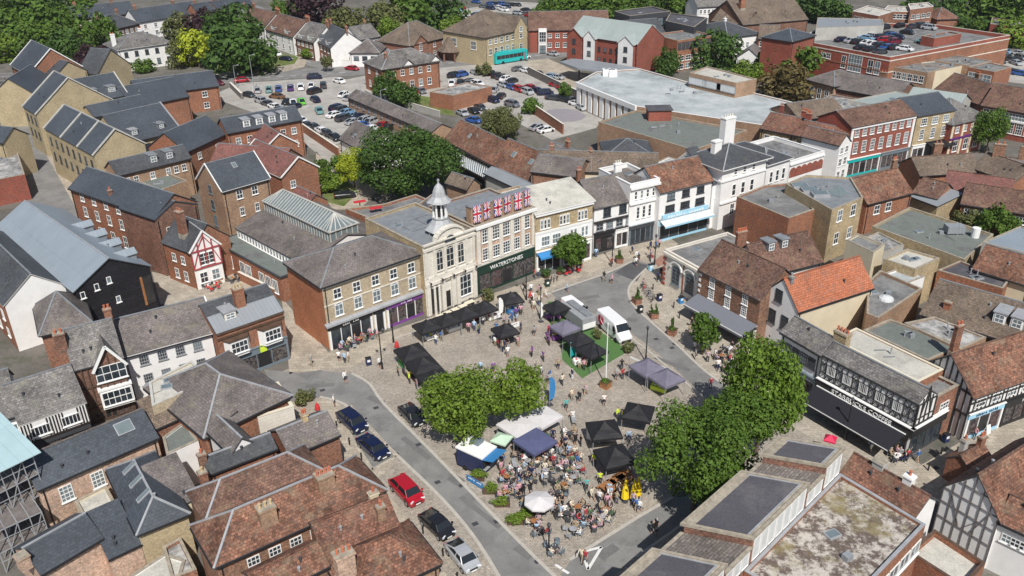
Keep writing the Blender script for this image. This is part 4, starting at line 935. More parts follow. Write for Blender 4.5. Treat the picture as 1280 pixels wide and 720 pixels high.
# long low range beside car park
r=bld('long low brick range with grey brown roof along the edge of the car park',(435,121),(513,154),3.4,R=(480,126),pitch=28,D=8.5,wall='brick_tan',rf='slate_brown',name='low_range',cat='building',win=[('F',1.7,13,1.1,1.0,dict(fc='grey'))],ext=(0,9),ridge='lead')
r=bld('two storey red brick villa with complex hipped slate roof and lead ridges by the junction',(477,87),(549,76),7.2,C=(451,81),roof='hx',pitch=30,wall='brick_orange',rf='slate_old',name='brick_villa',cat='house',ridge='lead',win=[('F',4.8,5,1.1,1.6,dict(m=2)),('F',1.3,5,1.2,1.9,dict(m=2)),('L',4.8,2,1.1,1.6),('L',1.3,2,1.1,1.7)],chim=[(.18,.3,.2,dict(mat='brick',w=1.,pots=2))],D=11)
L,D,H=r['_dim']
g=MB()
for xx in (L*.45,L*.93):
    g.poly([(xx-2,-.02,H-.4),(xx+2,-.02,H-.4),(xx,-.02,H+1.5)],1); g.slab([(xx-2.4,D*.4,H-.3),(xx-2.4,-.4,H-.3),(xx,-.4,H+1.8),(xx,D*.4,H+1.8)],.14,0); g.slab([(xx+2.4,-.4,H-.3),(xx+2.4,D*.4,H-.3),(xx,D*.4,H+1.8),(xx,-.4,H+1.8)],.14,0)
g.build('cross_gable',['slate_old','render_white'],r)
flatb('brick garage block with striped grey flat roof',[(537,115),(566,119.5),(615,108),(583,103)],3.8,'brick_orange','felt_stain',par=.15,name='garage_block',cat='garage')
# white houses & terraces by the road
for i,(lb,A_,B_,R_p,rf_,wl) in enumerate([
 ('white fronted terrace pair with brown tiled roof, furthest up the curving road',(302,28),(330,35),None,'tile_brown','render_white'),
 ('white and brick terrace pair with brown roof, in the middle of the curving road row',(332,36),(366,46),None,'tile_brown','render_white'),
 ('terrace pair with grey slate roof and small white gables on the curving road',(369,47),(392,53),None,'slate_old','brick'),
 ('terrace house with slate roof ending in the big white gable',(394,50),(413,60),None,'slate','brick')]):
    r=bld(lb,A_,B_,5.8,D=11,roof='x',pitch=38,wall={'*':'brick','F':wl,'R':'render_white'},rf=rf_,name='terrace_house',group='terrace houses along the curving road' if False else None,over=.3,
       win=[('F',3.8,4,1.2,1.4),('F',1.0,4,1.3,1.6)],chim=[(.0,.5,1.4,dict(mat='brick',w=1.4,pots=4)),(1.,.5,1.4,dict(mat='brick',w=1.4,pots=4))],dorm=[('F',.25,.2,2.2,1.0,'gable',rf_,'white'),('F',.75,.2,2.2,1.0,'gable',rf_,'white')])
r=bld('white rendered house with grey slate roof behind the tall white gable',(448,50),(475,45),5.8,D=9,roof='x',pitch=36,wall='render_white',rf='slate_old',name='white_house',win=[('F',3.7,3,1.1,1.3)],chim=[(.8,.6,1.,dict(mat='brick',pots=2))])
r=bld('low white house with pyramid slate roof and dark bay beside the walled yard',(437,66),(474,66),4.2,D=11,roof='p',pitch=33,wall='render_white',rf='slate_brown',name='white_house',win=[('F',2.0,3,1.6,1.2,dict(nx=3,fc='charcoal'))],chim=[(.12,.4,-1.2,dict(mat='brick',pots=2))],ridge='lead')
flatb('long low white annex with grey flat roof',[(474,67),(513,61),(508,56),(470,60)],3.6,'render_white','felt_grey',par=.1)
r=bld('brown tiled red brick house with white bays near the round kiosk',(512,57),(561,45),5.6,D=14,roof='hx',pitch=36,wall='brick',rf='tile_dun',name='brick_house',win=[('F',3.4,4,1.1,1.5),('F',.9,4,1.1,1.4)])
L,D,H=r['_dim']; g=MB(); xx=L*.25; g.poly([(xx-3,-.3,0),(xx+3,-.3,0),(xx+3,-.3,H),(xx,-.3,H+2.4),(xx-3,-.3,H)],1); g.slab([(xx-3.4,D*.4,H-.2),(xx-3.4,-.6,H-.2),(xx,-.6,H+2.6),(xx,D*.4,H+2.6)],.14,0); g.slab([(xx+3.4,-.6,H-.2),(xx+3.4,D*.4,H-.2),(xx,D*.4,H+2.6),(xx,-.6,H+2.6)],.14,0); g.build('cross_gable',['tile_dun','brick'],r)
window(r,(xx,-.3,3.4),0,1.2,2.4,nx=2,ny=4)
# kiosk: open sided pyramid
p=W(566,74,0); r=thing('market_kiosk','open sided shelter with steep conical tiled roof on brick posts','shelter',p,.2)
b=MB(); b.lathe(0,0,[(5.2,3.0),(3.6,4.1),(1.2,7.2),(.9,7.4)],8,0); b.cyl(0,0,.9,.9,7.4,8.2,8,1); b.lathe(0,0,[(1.3,8.2),(.05,9.4)],8,0); b.build('roof',['tile_dun','timber_brown'],r)
for k in range(8):
    t_=k*math.pi/4; b=MB(); b.cyl(4.4*math.cos(t_),4.4*math.sin(t_),.3,.3,0,3.1,6); b.build('post',['brick_dark'],r)
b=MB(); b.cyl(0,0,2.2,2.2,0,3.0,8); b.build('core',['brick_dark'],r)
# yellow building
r=bld('large yellow brick building with brown hipped roof and projecting gable behind the bus',(606,47),(660,35),8.6,C=(582,40),roof='hx',pitch=33,wall='brick_yellow',rf='tile_dun',name='yellow_brick_building',cat='building',D=18,
  win=[('F',6.2,7,1.3,1.6,dict(m=1)),('F',3.1,7,1.3,1.9,dict(m=1)),('L',4.5,2,2.2,2.5,dict(nx=4))],ridge='tile_dun')
L,D,H=r['_dim']; g=MB(); xx=L*.80; w_=2.8; g.poly([(xx-w_,-.5,0),(xx+w_,-.5,0),(xx+w_,-.5,H+.5),(xx,-.5,H+3.8),(xx-w_,-.5,H+.5)],1); g.slab([(xx-w_-.2,D*.4,H+.3),(xx-w_-.2,-.6,H+.3),(xx,-.6,H+3.9),(xx,D*.4,H+3.9)],.14,0); g.slab([(xx+w_+.2,-.6,H+.3),(xx+w_+.2,D*.4,H+.3),(xx,D*.4,H+3.9),(xx,-.6,H+3.9)],.14,0); g.poly([(xx+w_,-.5,0),(xx+w_,0,0),(xx+w_,0,H+.5),(xx+w_,-.5,H+.5)],1); g.poly([(xx-w_,0,0),(xx-w_,-.5,0),(xx-w_,-.5,H+.5),(xx-w_,0,H+.5)],1); g.build('cross_gable',['tile_dun','brick_yellow'],r)
for z in (3.1,6.2,8.2): window(r,(xx,-.5,z),0,1.4,1.5)
r=bld('red brick office row with brown roof and glazed white bay',(661,38),(722,37),7.0,D=14,roof='x',pitch=33,wall='brick_red',rf='tile_brown',name='brick_office',cat='office',win=[('F',4.6,8,1.3,1.3,dict(m=3)),('F',1.6,8,1.3,1.5,dict(m=3))],ext=(0,10))
L,D,H=r['_dim']; b=MB(); b.box(L*.12,L*.22,-1.6,0,0,7.6); b.build('bay',['render_white'],r); window(r,(L*.17,-1.62,3.6),0,2.2,3.2,nx=3,ny=3); window(r,(L*.17,-1.62,.2),0,2.0,2.4,nx=2,fc='black')
# white/red apartment with pale roof
r=bld('red brick apartment block with pale green roof and two white gabled bays',(712,42),(797,55),9.2,roof='x',pitch=33,wall='brick_red',rf='metal_light',name='apartment_block',cat='apartment building',D=13,over=.3,verge='render_grey',
   win=[('F',5.5,5,1.0,1.3,dict(m=8,m2=6,fc='charcoal')),('F',2.5,5,1.0,1.3,dict(m=8,m2=6,fc='charcoal'))],ridge=None)
L,D,H=r['_dim']
for xx,w_,fm_ in ((L*.11,2.7,'brick_red'),(L*.34,2.1,'render_white'),(L*.87,2.6,'render_white')):
    g=MB(); g.poly([(xx-w_,-1.2,0),(xx+w_,-1.2,0),(xx+w_,-1.2,H),(xx,-1.2,H+1.9),(xx-w_,-1.2,H)],1); g.poly([(xx+w_,-1.2,0),(xx+w_,0,0),(xx+w_,0,H),(xx+w_,-1.2,H)],2); g.poly([(xx-w_,0,0),(xx-w_,-1.2,0),(xx-w_,-1.2,H),(xx-w_,0,H)],1)
    g.slab([(xx-w_-.3,D*.4,H-.1),(xx-w_-.3,-1.5,H-.1),(xx,-1.5,H+2.1),(xx,D*.4,H+2.1)],.14,0,1); g.slab([(xx+w_+.3,-1.5,H-.1),(xx+w_+.3,D*.4,H-.1),(xx,D*.4,H+2.1),(xx,-1.5,H+2.1)],.14,0,1); g.build('cross_gable',['metal_light',fm_,'brick_red'],r)
    for z in (1.2,4.0,6.8):
        window(r,(xx,-1.2,z),0,1.3,1.4,fc='charcoal')
# yellow blocks upper left
def party(r,fr,mat='cap_light'):
    L,D,H=r['_dim']; ro=[c for c in r.children if c.name.split('.')[0]=='roof'][0]; tp=r['_tp']
    for f in fr:
        x=L*f; b=MB(); b.beam((x,-.3,H+.2-.3*tp),(x,D/2,H+.2+D/2*tp),.22,.34); b.beam((x,D+.3,H+.2-.3*tp),(x,D/2,H+.2+D/2*tp),.22,.34); b.build('party_wall_coping',[mat],ro)
Y=[('yellow brick flats with three slate bays divided by white copings, nearest of the yellow blocks',(56,160),(117.5,194),9.6,dict(C=(175,177)),(0,.36,.7,1),[('F',6.6,8,.9,1.6,dict(fc='charcoal')),('F',3.4,8,.9,1.6,dict(fc='charcoal'))],'x'),
   ('rear yellow brick flats with narrow white edged slate bay and blank side gable',(29,133),(45.5,143),9.3,dict(D=16),(0,1),[('F',6.6,3,.9,1.6,dict(fc='charcoal')),('F',3.4,3,.9,1.6,dict(fc='charcoal'))],'x')]
for lb,A_,B_,h_,kw,fr,wn,rt in Y:
    r=bld(lb,A_,B_,h_,roof=rt,pitch=38,wall='brick_yellow',rf='slate_blue',name='yellow_brick_flats',cat='apartment building',over=.2,win=wn,ridge='lead_dark',gut=False,ext=(0,0),**kw); r['_tp']=math.tan(R_(38)); party(r,fr)
r=bld('yellow brick wing with slate roof and flush dormers, balcony on its sunny side',(173,175),(226,162),8.2,R=(205,128),pitch=33,wall='brick_yellow',rf='slate_blue',name='yellow_brick_flats',cat='apartment building',D=11,
   win=[('F',5.6,4,1.2,1.5,dict(fc='charcoal')),('F',2.6,4,1.2,1.5,dict(fc='charcoal'))],dorm=[('F',.25,1.0,1.3,1.1,'flat','lead','lead'),('F',.72,1.0,1.3,1.1,'flat','lead_dark','charcoal')],ext=(3,0)); r['_tp']=math.tan(R_(33)); party(r,(1,),'lead')
r=bld('yellow brick rear wing with slate roof and three wide dormers',(106,128),(160,118),8.4,R=(142,91),pitch=33,wall='brick_yellow',rf='slate_blue',name='yellow_brick_flats',cat='apartment building',D=11,
   win=[('F',5.8,4,1.2,1.5)],dorm=[('F',x_,1.2,1.8,1.3,'flat','lead_dark','grey') for x_ in (.2,.52,.8)],ext=(5,0)); r['_tp']=math.tan(R_(33)); party(r,(1,))
r=bld('slate roofed link between the two yellow brick wings',(118,146),(186,131),7.6,R=(178,118),D=8,pitch=28,wall='brick_yellow',rf='slate_blue',name='slate_link',cat='building')
r=bld('pale sandy gabled flats behind the three dormer wing',(68,96),(108,88),8.0,D=16,roof='y',pitch=35,wall='brick_yellow',rf='slate_blue',name='yellow_brick_flats',cat='apartment building')
r=bld('slate roofed flats left of the sandy gable, beside the scaffolded house',(40,116),(66,98),8.0,D=9,roof='x',pitch=38,wall='brick_yellow',rf='slate_blue',name='yellow_brick_flats',cat='apartment building')
r=bld('slate roofed house with tall coping next to the purple tree',(98,90),(122,92),7.2,D=12,roof='x',pitch=40,wall='brick_yellow',rf='slate',name='slate_house')
r=bld('red brick house under scaffolding with white edged slate gable',(14,81),(36,93),8.6,C=(62,67),roof='x',pitch=40,wall='brick_orange',rf='slate_blue',name='brick_house',verge='white',win=[('F',5,3,1,1.5),('R',5.5,1,1,1.4)],D=13)
r=bld('slate roofed brick range behind the courtyard, right of the big slate wings',(235,112),(273,107),6.0,R=(235,92),pitch=28,D=13,wall='brick_orange',rf='slate_blue',name='brick_range',cat='building',win=[('F',3.6,3,1.3,1.5,dict(m=.6)),('F',.8,3,1.3,1.5,dict(m=.6))],ext=(12,0))
r=bld('plain dark slate roof with brick gable corner between yellow flats and four dormer block',(168,134),(236,120),6.4,D=14,roof='x',pitch=26,wall='brick_orange',rf='slate_blue',name='brick_range',cat='building')
# left-edge buildings by the lane
flatb('low building with dusty pink flat roof and brick wall on the left edge',[(-30,230),(31,218),(19,180),(-30,182)],5.0,'brick_red','felt_stain',par=.2)
r=bld('yellow brick house cut by the left edge, beyond the pink flat roof',(-45,172),(4,178),8,D=6,roof='x',pitch=35,wall='brick_yellow',rf='slate_blue',name='yellow_brick_house')
# villa & slate terraces
r=bld('white stucco villa with slate hipped roof, chimneys and black shuttered windows among trees',(160,61),(216,53),6.6,D=13,roof='hx',pitch=26,wall='render_white',rf='slate_old',name='white_villa',cat='house',win=[('F',4.2,5,1.1,1.5,dict(fc='charcoal')),('F',1.0,5,1.1,1.7,dict(fc='charcoal'))],
   chim=[(.05,.4,.8,dict(mat='render_white',w=1.6,pots=2)),(.6,.6,1.,dict(mat='render_white',w=1.6,pots=2))],ext=(3,0),verge='white')
for lb,A_,B_,rf_,wl,pt in [
 ('slate roofed brick terrace behind the villa, with one end chimney',(134,38),(174,29),'slate','brick_dark','hx'),
 ('long slate roof far behind the villa, nearest the left wood',(92,24),(168,16),'slate_blue','brick_dark','x'),
 ('long slate roof with white dormers far behind the villa, right part',(172,28),(250,16),'slate_blue','render_white','x'),
 ('row with red gables far behind the dark spreading tree',(250,20),(300,12),'slate_blue','brick_orange','x'),
 ('brick terrace near the top edge above the dark tree',(278,16),(318,6),'slate_blue','brick_orange','x'),
 ('small slate roofed house above the dark tree',(310,28),(330,20),'slate_old','brick','p')]:
    bld(lb,A_,B_,6.0,D=10,roof=pt,pitch=36,wall=wl,rf=rf_,name='terrace_row',cat='house',win=[('F',3.6,6,1.1,1.4),('F',1,6,1.2,1.5)],chim=[(.1,.5,1.2,dict(pots=3,w=1.3)),(.7,.5,1.2,dict(pots=3,w=1.3))])
# ================================================================ behind the square and to the east
def mk(lb,A,B,h,**k): return bld(lb,A,B,h,**k)
flatb('broad grey flat roof with railings and red café tables behind the hipped corner block',[(432,261),(527,300),(563,262),(520,243),(480,255)],6.2,'brick_orange','felt_grey',par=.35)
flatb('dark tank roof with brick ends just behind the lead cupola',[(520,257),(545,268),(566,252),(540,243)],8.0,'brick_tan','felt_dark',par=.2)
flatb('sandy flat roof with small plant room behind the bookshop',[(575,262),(600,244),(648,232),(662,240),(612,258)],8.6,'brick_tan','felt_pale',par=.25)
mk('small tiled gable poking up behind the flags',(584,236),(600,230),8.4,D=5,roof='y',pitch=40,wall='brick_tan',rf='tile_dun',name='roof_lodge',cat='outbuilding')
r=mk('long curving brown tiled range with rooflights behind the bookshop, upper part',(559,175),(612,203),4.4,D=8,roof='x',pitch=40,wall='brick_tan',rf='tile_rust',name='tiled_range',cat='building',win=[('F',2.5,14,.8,1.1,dict(fc='charcoal'))],sky=[('F',.35,2.2,.8,1.0)],ext=(1,1))
r=mk('long brown tiled range with white rooflights behind the bookshop, lower part',(612,203),(676,232),4.6,D=9,roof='x',pitch=40,wall='brick_tan',rf='tile_rust',name='tiled_range',cat='building',win=[('F',2.5,12,.8,1.1,dict(fc='charcoal'))],sky=[('F',.25,2.5,1.,1.2),('F',.55,2.5,1.,1.2),('F',.85,2.5,1.,1.2)],ext=(0,2))
P=[W(*q,3.4) for q in ((561,186),(563,200),(605,222),(640,240),(648,232),(612,210))]
c=P[0].copy(); r=thing('glass_canopy','ribbed white and green glazed canopy over the shopping passage','canopy',(c.x,c.y,0)); b=MB(); b.slab([tuple(p-Vector((c.x,c.y,0))) for p in P],.12); b.build('glass_sheet',['glass_roof'],r)
b=MB(); a0,a1,b0,b1=P[1]-Vector((c.x,c.y,0)),P[3]-Vector((c.x,c.y,0)),P[0]-Vector((c.x,c.y,0)),P[4]-Vector((c.x,c.y,0))
for i in range(34):
    t_=i/33; b.beam(a0.lerp(a1,t_)+Vector((0,0,.05)),b0.lerp(b1,t_)+Vector((0,0,.05)),.14,.1)
b.build('glazing_bars',['white'],r)
r=mk('narrow barrel shaped grey roof along the glazed canopy',(606,216),(664,243),4.6,D=3.4,roof='x',pitch=24,wall='render_grey',rf='metal_grey',name='barrel_roof_range',cat='building',ridge=None)
# M1-4
r=mk('brick house row with patched slate roof and stacks behind the pale roofed shop',(672,190),(733,215),6.6,R=(705,183),pitch=24,D=8,wall='brick_dark',rf='slate_old',name='brick_row',cat='building',chim=[(.35,.5,1.4,dict(mat='brick_orange',w=1.1,pots=2)),(.8,.5,1.2,dict(mat='brick_orange',w=1.1,pots=2))],win=[('F',4.4,5,.9,1.3)])
r=mk('long narrow roof of mixed brown tiles, right of the patched slate row',(735,214),(800,216),6.8,D=9,roof='x',pitch=26,wall='render_cream',rf='tile_dun',name='tiled_range',cat='building',chim=[(.1,.5,1,dict(pots=2))],ext=(9,3))
r=mk('dark slate hipped roof behind the white shops',(757,196),(817,195),7.0,D=9,roof='hx',pitch=24,wall='render_white',rf='slate',name='slate_roofed_house',cat='building')
flatb('whitish flat roofs crowded behind the red tiled shop',[(802,212),(842,220),(868,206),(835,196)],7.4,'render_white','felt_stain',par=.2)
flatb('brown flat roof with pipes left of the hipped white house',[(838,205),(862,212),(880,198),(858,190)],7.6,'render_grey','felt_grey',par=.2)
r=mk('slate slope with skylights between tiled range and pale roof',(664,214),(722,221),7.2,D=8,roof='x',pitch=24,wall='brick_brown',rf='slate_brown',name='slate_range',cat='building')
# green-grey hall and white hall
r1,_=flatb('large brick hall with smooth green grey flat roof and red plant hut',[(748,152.5),(868,188),(934,163),(795,138)],6.8,'brick_tan','felt_green',par=.25,name='flat_roofed_hall',cat='hall',key='GH')
q=local(r1,W(823,147,6.8)); b=MB(); b.box(q.x-2.4,q.x+2.4,q.y-1.8,q.y+1.8,6.4,8.8,0); b.box(q.x-2.7,q.x+2.7,q.y-2.1,q.y+2.1,8.8,9.0,1); b.build('plant_hut',['brick_red','felt_dark'],r1)
r2,_=flatb('very long white flat roofed shopping hall with ribbed white front, largest pale roof',[(721,103),(796,133),(957,157),(1012,133),(942,116),(865,104),(800,86),(745,90)],6.2,'brick_tan','felt_white',par=.25,name='shopping_hall',cat='hall',coping='white',key='WH')
L_=W(721,103,6.2); R__=W(796,133,6.2)
t_=(R__-L_); 
for i in range(10):
    p=L_+t_*((i+.5)/10); q=local(r2,(p.x,p.y,0)); b=MB(); zz=MB(); rzz=math.atan2(t_.y,t_.x)
    b.box(-.8,.8,-.25,.0,.2,5.6); b.build('white_panel',['white'],r2,(q.x,q.y,0),rzz)
b=MB(); b.box(0,t_.length,-.5,0,5.3,6.4); q=local(r2,(L_.x,L_.y,0)); b.build('white_fascia',['white'],r2,(q.x,q.y,0),math.atan2(t_.y,t_.x))
for u,v in ((758,93),(766,94)):
    q=local(r2,W(u,v,6.2)); b=MB(); b.box(q.x-1,q.x+1,q.y-1,q.y+1,5.9,7.6); b.cyl(q.x,q.y,.6,.6,7.6,7.7,10,1); b.build('air_unit',['white','grey'],r2)
flatb('tan brick upper block with graffiti corner on the far side of the white hall',[(862,91),(920,104),(946,99),(884,83)],9.4,'brick_tan','felt_pale',par=.2,name='upper_block',z0=5.9,win=[(((862,91),(920,104)),1.0,3,5.5,1.6,dict(nx=1,ny=1,fc='grey',glass='hatch_pale'))])
P=[W(*q,4.4) for q in ((700,77),(722,85),(765,90),(808,88),(795,84),(745,76),(715,73))]; c=P[0].copy(); r=thing('entrance_canopy','curved grey canopy at the entrance of the white hall','canopy',(c.x,c.y,0)); b=MB(); b.slab([tuple(p-Vector((c.x,c.y,0))) for p in P],.5); b.build('roof',['metal_grey'],r)
for q in ((724,84),(745,87),(770,88)):
    p=W(*q,4.)-Vector((c.x,c.y,0)); b=MB(); b.cyl(p.x,p.y,.25,.25,0,4.0,8); b.build('column',['charcoal'],r)
# dark modern offices
flatb('black clad modern office with flat roof and glazed corner',[(768,14),(787,20),(838,14),(815,8)],11.5,'charcoal','felt_dark',par=.3,name='modern_office',cat='office',win=[(((787,20),(838,14)),7.5,7,2.4,2.4,dict(fc='black'))])
flatb('dark faceted office block beside the glazed one',[(832,26),(868,34),(884,22),(838,16)],10.5,'charcoal','felt_dark',par=.3,name='modern_office',cat='office')
mk('brick office with slate roof and rooflights, behind the white gabled flats',(784,46),(832,42),7.6,D=13,roof='x',pitch=28,wall='brick_red',rf='slate',name='brick_office',cat='office',win=[('F',4.5,6,1.3,1.6,dict(fc='charcoal'))],sky=[('F',.3,3,1,1.2),('F',.6,3,1,1.2),('F',.8,3,1,1.2)])
flatb('three storey orange brick office with slate upper band and flat roof',[(816,43),(847,51),(893,44),(862,37)],8.8,'brick_orange','felt_grey',par=.3,name='brick_office',cat='office',win=[(((847,51),(893,44)),2.9,5,2.0,1.5),(((847,51),(893,44)),.5,5,2.0,1.6),(((847,51),(893,44)),6.0,9,1.3,2.2,dict(nx=1,ny=1,fc='slate',glass='slate',sill=False,m=.1))])
mk('white walled hall with pyramid slate roof and little lantern',(910,47),(951,42),6.2,C=(864,36),roof='p',pitch=24,wall='render_white',rf='slate',name='white_hall',cat='hall',ridge='lead',win=[('F',2.4,4,1.1,1.8)],chim=[(.5,.5,.6,dict(mat='render_white',w=1,d=1,pots=1,pot='white'))],D=20)
mk('small house with brown roof and white bay windows beside the trees',(948,48),(973,49),5.4,D=9,roof='x',pitch=36,wall='brick',rf='tile_dun',name='brick_house',win=[('F',3.0,3,1.8,1.6,dict(nx=3)),('F',.7,3,1.5,1.5)])
mk('grey gabled cottage with white end wall below the pyramid roof',(921,72),(950,74),3.6,D=9,roof='y',pitch=38,wall='render_white',rf='slate_brown',name='white_cottage',cat='house')
mk('white terrace under slate near the top edge',(872,9),(921,6),6.4,D=10,roof='x',pitch=36,wall='render_white',rf='slate_old',name='white_terrace',cat='house',win=[('F',4,9,1.0,1.4),('F',1,9,1.,1.5)])
mk('large barn like building with plain brown tiled roof',(929,31),(1010,24),4.6,D=22,roof='x',pitch=30,wall='brick_dark',rf='tile_dun',name='tiled_barn',cat='barn',chim=[(.12,.3,1,dict(mat='brick_orange',w=2.2,d=2.0,pots=0))])
mk('low brown tiled roof left of the barn like one',(890,26),(932,31),4.4,D=12,roof='x',pitch=30,wall='brick_dark',rf='tile_dun',name='tiled_barn',cat='barn')
# superstore with rooftop car park
r3,_=flatb('red brick superstore with cars parked on its roof',[(997,50),(1113,71.5),(1263,44),(1171,31),(1105,29),(1020,37)],9.0,'brick_red','felt_grey',par=1.0,name='superstore',cat='superstore',key='SS',coping='stone')
def onwall(rt,pa,pb,h,t,z,w,hh,**k):
    a=W(*pa,h);b=W(*pb,h); p=a.lerp(b,t); q=local(rt,(p.x,p.y,0)); d=b-a
    window(rt,(q.x,q.y,z),math.atan2(d.y,d.x),w,hh,**k)
fa,fb=(997,50),(1113,71.5)
for t_,z,w_,h_ in ((.16,3.6,4.6,4.2),(.66,3.6,4.2,4.4)):
    onwall(r3,fa,fb,9,t_,z,w_,h_,nx=5,ny=4,glass='glass_sky')
for t_,z,w_,h_ in ((.31,5.6,1.4,1.5),(.37,5.6,1.4,1.5),(.54,4,1.4,3.2),(.82,4,1.6,3.4),(.89,4,1.6,3.4)): onwall(r3,fa,fb,9,t_,z,w_,h_)
for zc,mt in ((7.9,'stone'),(5.0,'brick_orange')):
    a=W(*fa,9);b=W(*fb,9);d=b-a; q=local(r3,(a.x,a.y,0)); m_=MB(); m_.box(0,d.length,-.1,0,zc,zc+.25); m_.build('string_course',[mt],r3,(q.x,q.y,0),math.atan2(d.y,d.x))
    a=W(1113,71.5,9);b=W(1263,44,9);d=b-a; q=local(r3,(a.x,a.y,0)); m_=MB(); m_.box(0,d.length,-.08,0,zc,zc+.25); m_.build('string_course',['stone'],r3,(q.x,q.y,0),math.atan2(d.y,d.x))
a=W(1113,71.5,9);b=W(1263,44,9);d=b-a; q=local(r3,(a.x,a.y,0)); m_=MB(); m_.box(.02,d.length,-.04,.02,.1,7.8); m_.build('orange_flank',['brick_orange'],r3,(q.x,q.y,0),math.atan2(d.y,d.x))
mk('red brick stair tower with slate cap at the corner of the superstore',(990,52),(1019,44),12.0,D=9,roof='p',pitch=24,wall='brick_red',rf='slate_blue',name='stair_tower',cat='tower')
flatb('long grey metal roof along the back of the rooftop car park',[(1020,35),(1105,32),(1103,24),(1022,22)],11.5,'render_grey','metal_grey',par=.05,z0=8)
r=mk('low brick stair head beside the cars of the rooftop car park',(1168,48),(1202,42),10.4,D=4,roof='flat',par=.3,wall='brick_red',rf='felt_grey',name='rooftop_stairwell',cat='outbuilding',z0=8.0)
flatb('two storey brick offices with flat dark roof and six white windows, below the superstore',[(1112,83),(1160,91),(1183,84),(1130,77)],6.2,'brick_tan','felt_grey',par=.15,win=[(((1112,83),(1160,91)),3.4,6,1.2,1.8),(((1112,83),(1160,91)),.6,6,1.4,1.6,dict(fc='green'))])
flatb('cream walled flat roofed block behind the brick offices',[(1160,91),(1213,80),(1200,74),(1150,78)],6.0,'render_cream','felt_grey',par=.15)
flatb('long flat dark roof behind with clerestory windows',[(1157,74),(1215,83),(1240,76),(1190,68)],6.2,'brick_tan','felt_grey',par=.15)
flatb('brick flat roofed block with three big white windows',[(1210,84),(1243,90),(1265,84),(1235,78)],6.6,'brick_orange','felt_grey',par=.15,win=[(((1210,84),(1243,90)),3.6,3,2.2,2.0)])
mk('brown roofed brick row with white dormers at the right edge',(1227,131),(1300,144),6.4,D=11,roof='x',pitch=34,wall='brick_red',rf='tile_brown',name='brick_row',cat='building',win=[('F',4.3,8,1.4,1.5),('F',1.4,6,1.4,2.4,dict(nx=3,ny=4))],bands=[('F',3.9,4.2,.2,'white')],chim=[(.7,.6,1.4,dict(w=1.6,pots=4))])
mk('stepped brown tiled roofs left of the white dormered row',(1168,112),(1228,131),6.0,D=10,roof='x',pitch=34,wall='brick_dark',rf='tile_brown',name='brick_row',cat='building',chim=[(.4,.6,1.2,dict(w=1.4,pots=4))])
# georgian row
r=mk('three storey red brick terrace with brown roof, eight windows across, teal shop below',(1065,159.5),(1145,144),10.0,R=(1095,130),pitch=26,wall='brick_red',rf='tile_brown',name='georgian_building',cat='building',over=.3,
  win=[('F',7.9,8,1.1,1.5,dict(nx=3,ny=3)),('F',4.6,7,1.15,2.3,dict(nx=3,ny=4))],bands=[('F',9.5,9.9,.25,'white')],gut=False)
L,D,H=r['_dim']; shopfront(r,.1,L*.52,3.5,'teal','white',None,'white',5); shopfront(r,L*.54,L-.1,3.5,'greyblue','grey',None,'white',5)
for x in (.3,L-.3): m_=MB(); m_.box(x-.3,x+.3,-.14,0,0,9.6); m_.build('pilaster',['white'],r)
r=mk('yellow brick building with dark slate roof between the red terrace and pink one',(1147,145),(1194,137),9.6,D=10,roof='x',pitch=26,wall='brick_stock',rf='slate_blue',name='georgian_building',cat='building',win=[('F',7.3,3,1.6,1.6,dict(nx=3,ny=3)),('F',4.4,3,1.2,2.2,dict(nx=3,ny=4))],gut=False)
L,D,H=r['_dim']; shopfront(r,.1,L*.35,3.4,'white','white',None,'black',2); shopfront(r,L*.37,L-.1,3.6,'black','black',None,'white',4,awn=('black',2.2,.5),goods=False)
r=mk('pink and brick corner house with curved grey roof beside the street tree',(1191,156),(1234,146),7.0,D=11,roof='hx',pitch=32,wall='brick_red',rf='slate_old',name='georgian_building',cat='building',win=[('F',5.0,4,1.1,1.3),('F',1.0,3,1.4,2.4)],bands=[('F',3.7,4.1,.25,'plum')],gut=False)
L,D,H=r['_dim']; 
for x in (.3,L*.33,L*.62,L-.3): m_=MB(); m_.box(x-.3,x+.3,-.12,0,0,6.9); m_.build('pilaster',['render_cream'],r)
r=mk('brown roofed house with a projecting timbered white end facing the street',(992,168),(1052,181),7.2,D=8,roof='x',pitch=26,wall='brick_stock',rf='tile_red',name='tiled_house',chim=[(.03,.6,1.4,dict(mat='brick_red',w=1.4,pots=4))])
r=mk('narrow white timbered shop front with stacked windows',(1050,181),(1063,176),8.0,D=8,roof='y',pitch=40,wall='render_white',rf='tile_brown',name='shop_building',cat='shop',win=[('F',6.0,2,1.0,1.3,dict(m=.1)),('F',3.6,2,1.0,1.5,dict(m=.1)),('F',1,2,1.,1.6,dict(m=.1))])
mk('red tiled house with cluster of chimneys above the white arched frontage',(951,160),(992,168),6.6,D=8,roof='x',pitch=30,wall='brick_stock',rf='tile_red',name='tiled_house',win=[('F',4.2,3,1.2,1.3)],chim=[(.97,.6,1.4,dict(mat='brick_red',w=1.8,pots=5)),(.2,.7,1.5,dict(mat='brick_red',w=.9,pots=2))])
mk('brown brick block between red tiled house and red terrace',(1000,150),(1058,142),6.4,D=10,roof='x',pitch=24,wall='brick_brown',rf='tile_dun',name='brick_block',cat='building')
mk('brown gabled range with pale brick wall, left below the superstore',(1009,99),(1043,108),5.6,D=11,roof='hx',pitch=28,wall='brick_tan',rf='slate_brown',name='brick_range',cat='building',win=[('F',1.6,3,1.3,2.6,dict(m=.8))])
mk('long mottled brown roof below the superstore windows',(1043,110),(1120,124),5.0,D=12,roof='x',pitch=24,wall='brick_dark',rf='slate_brown',name='brick_range',cat='building',chim=[(.5,.7,1.,dict(w=2,pots=2))])
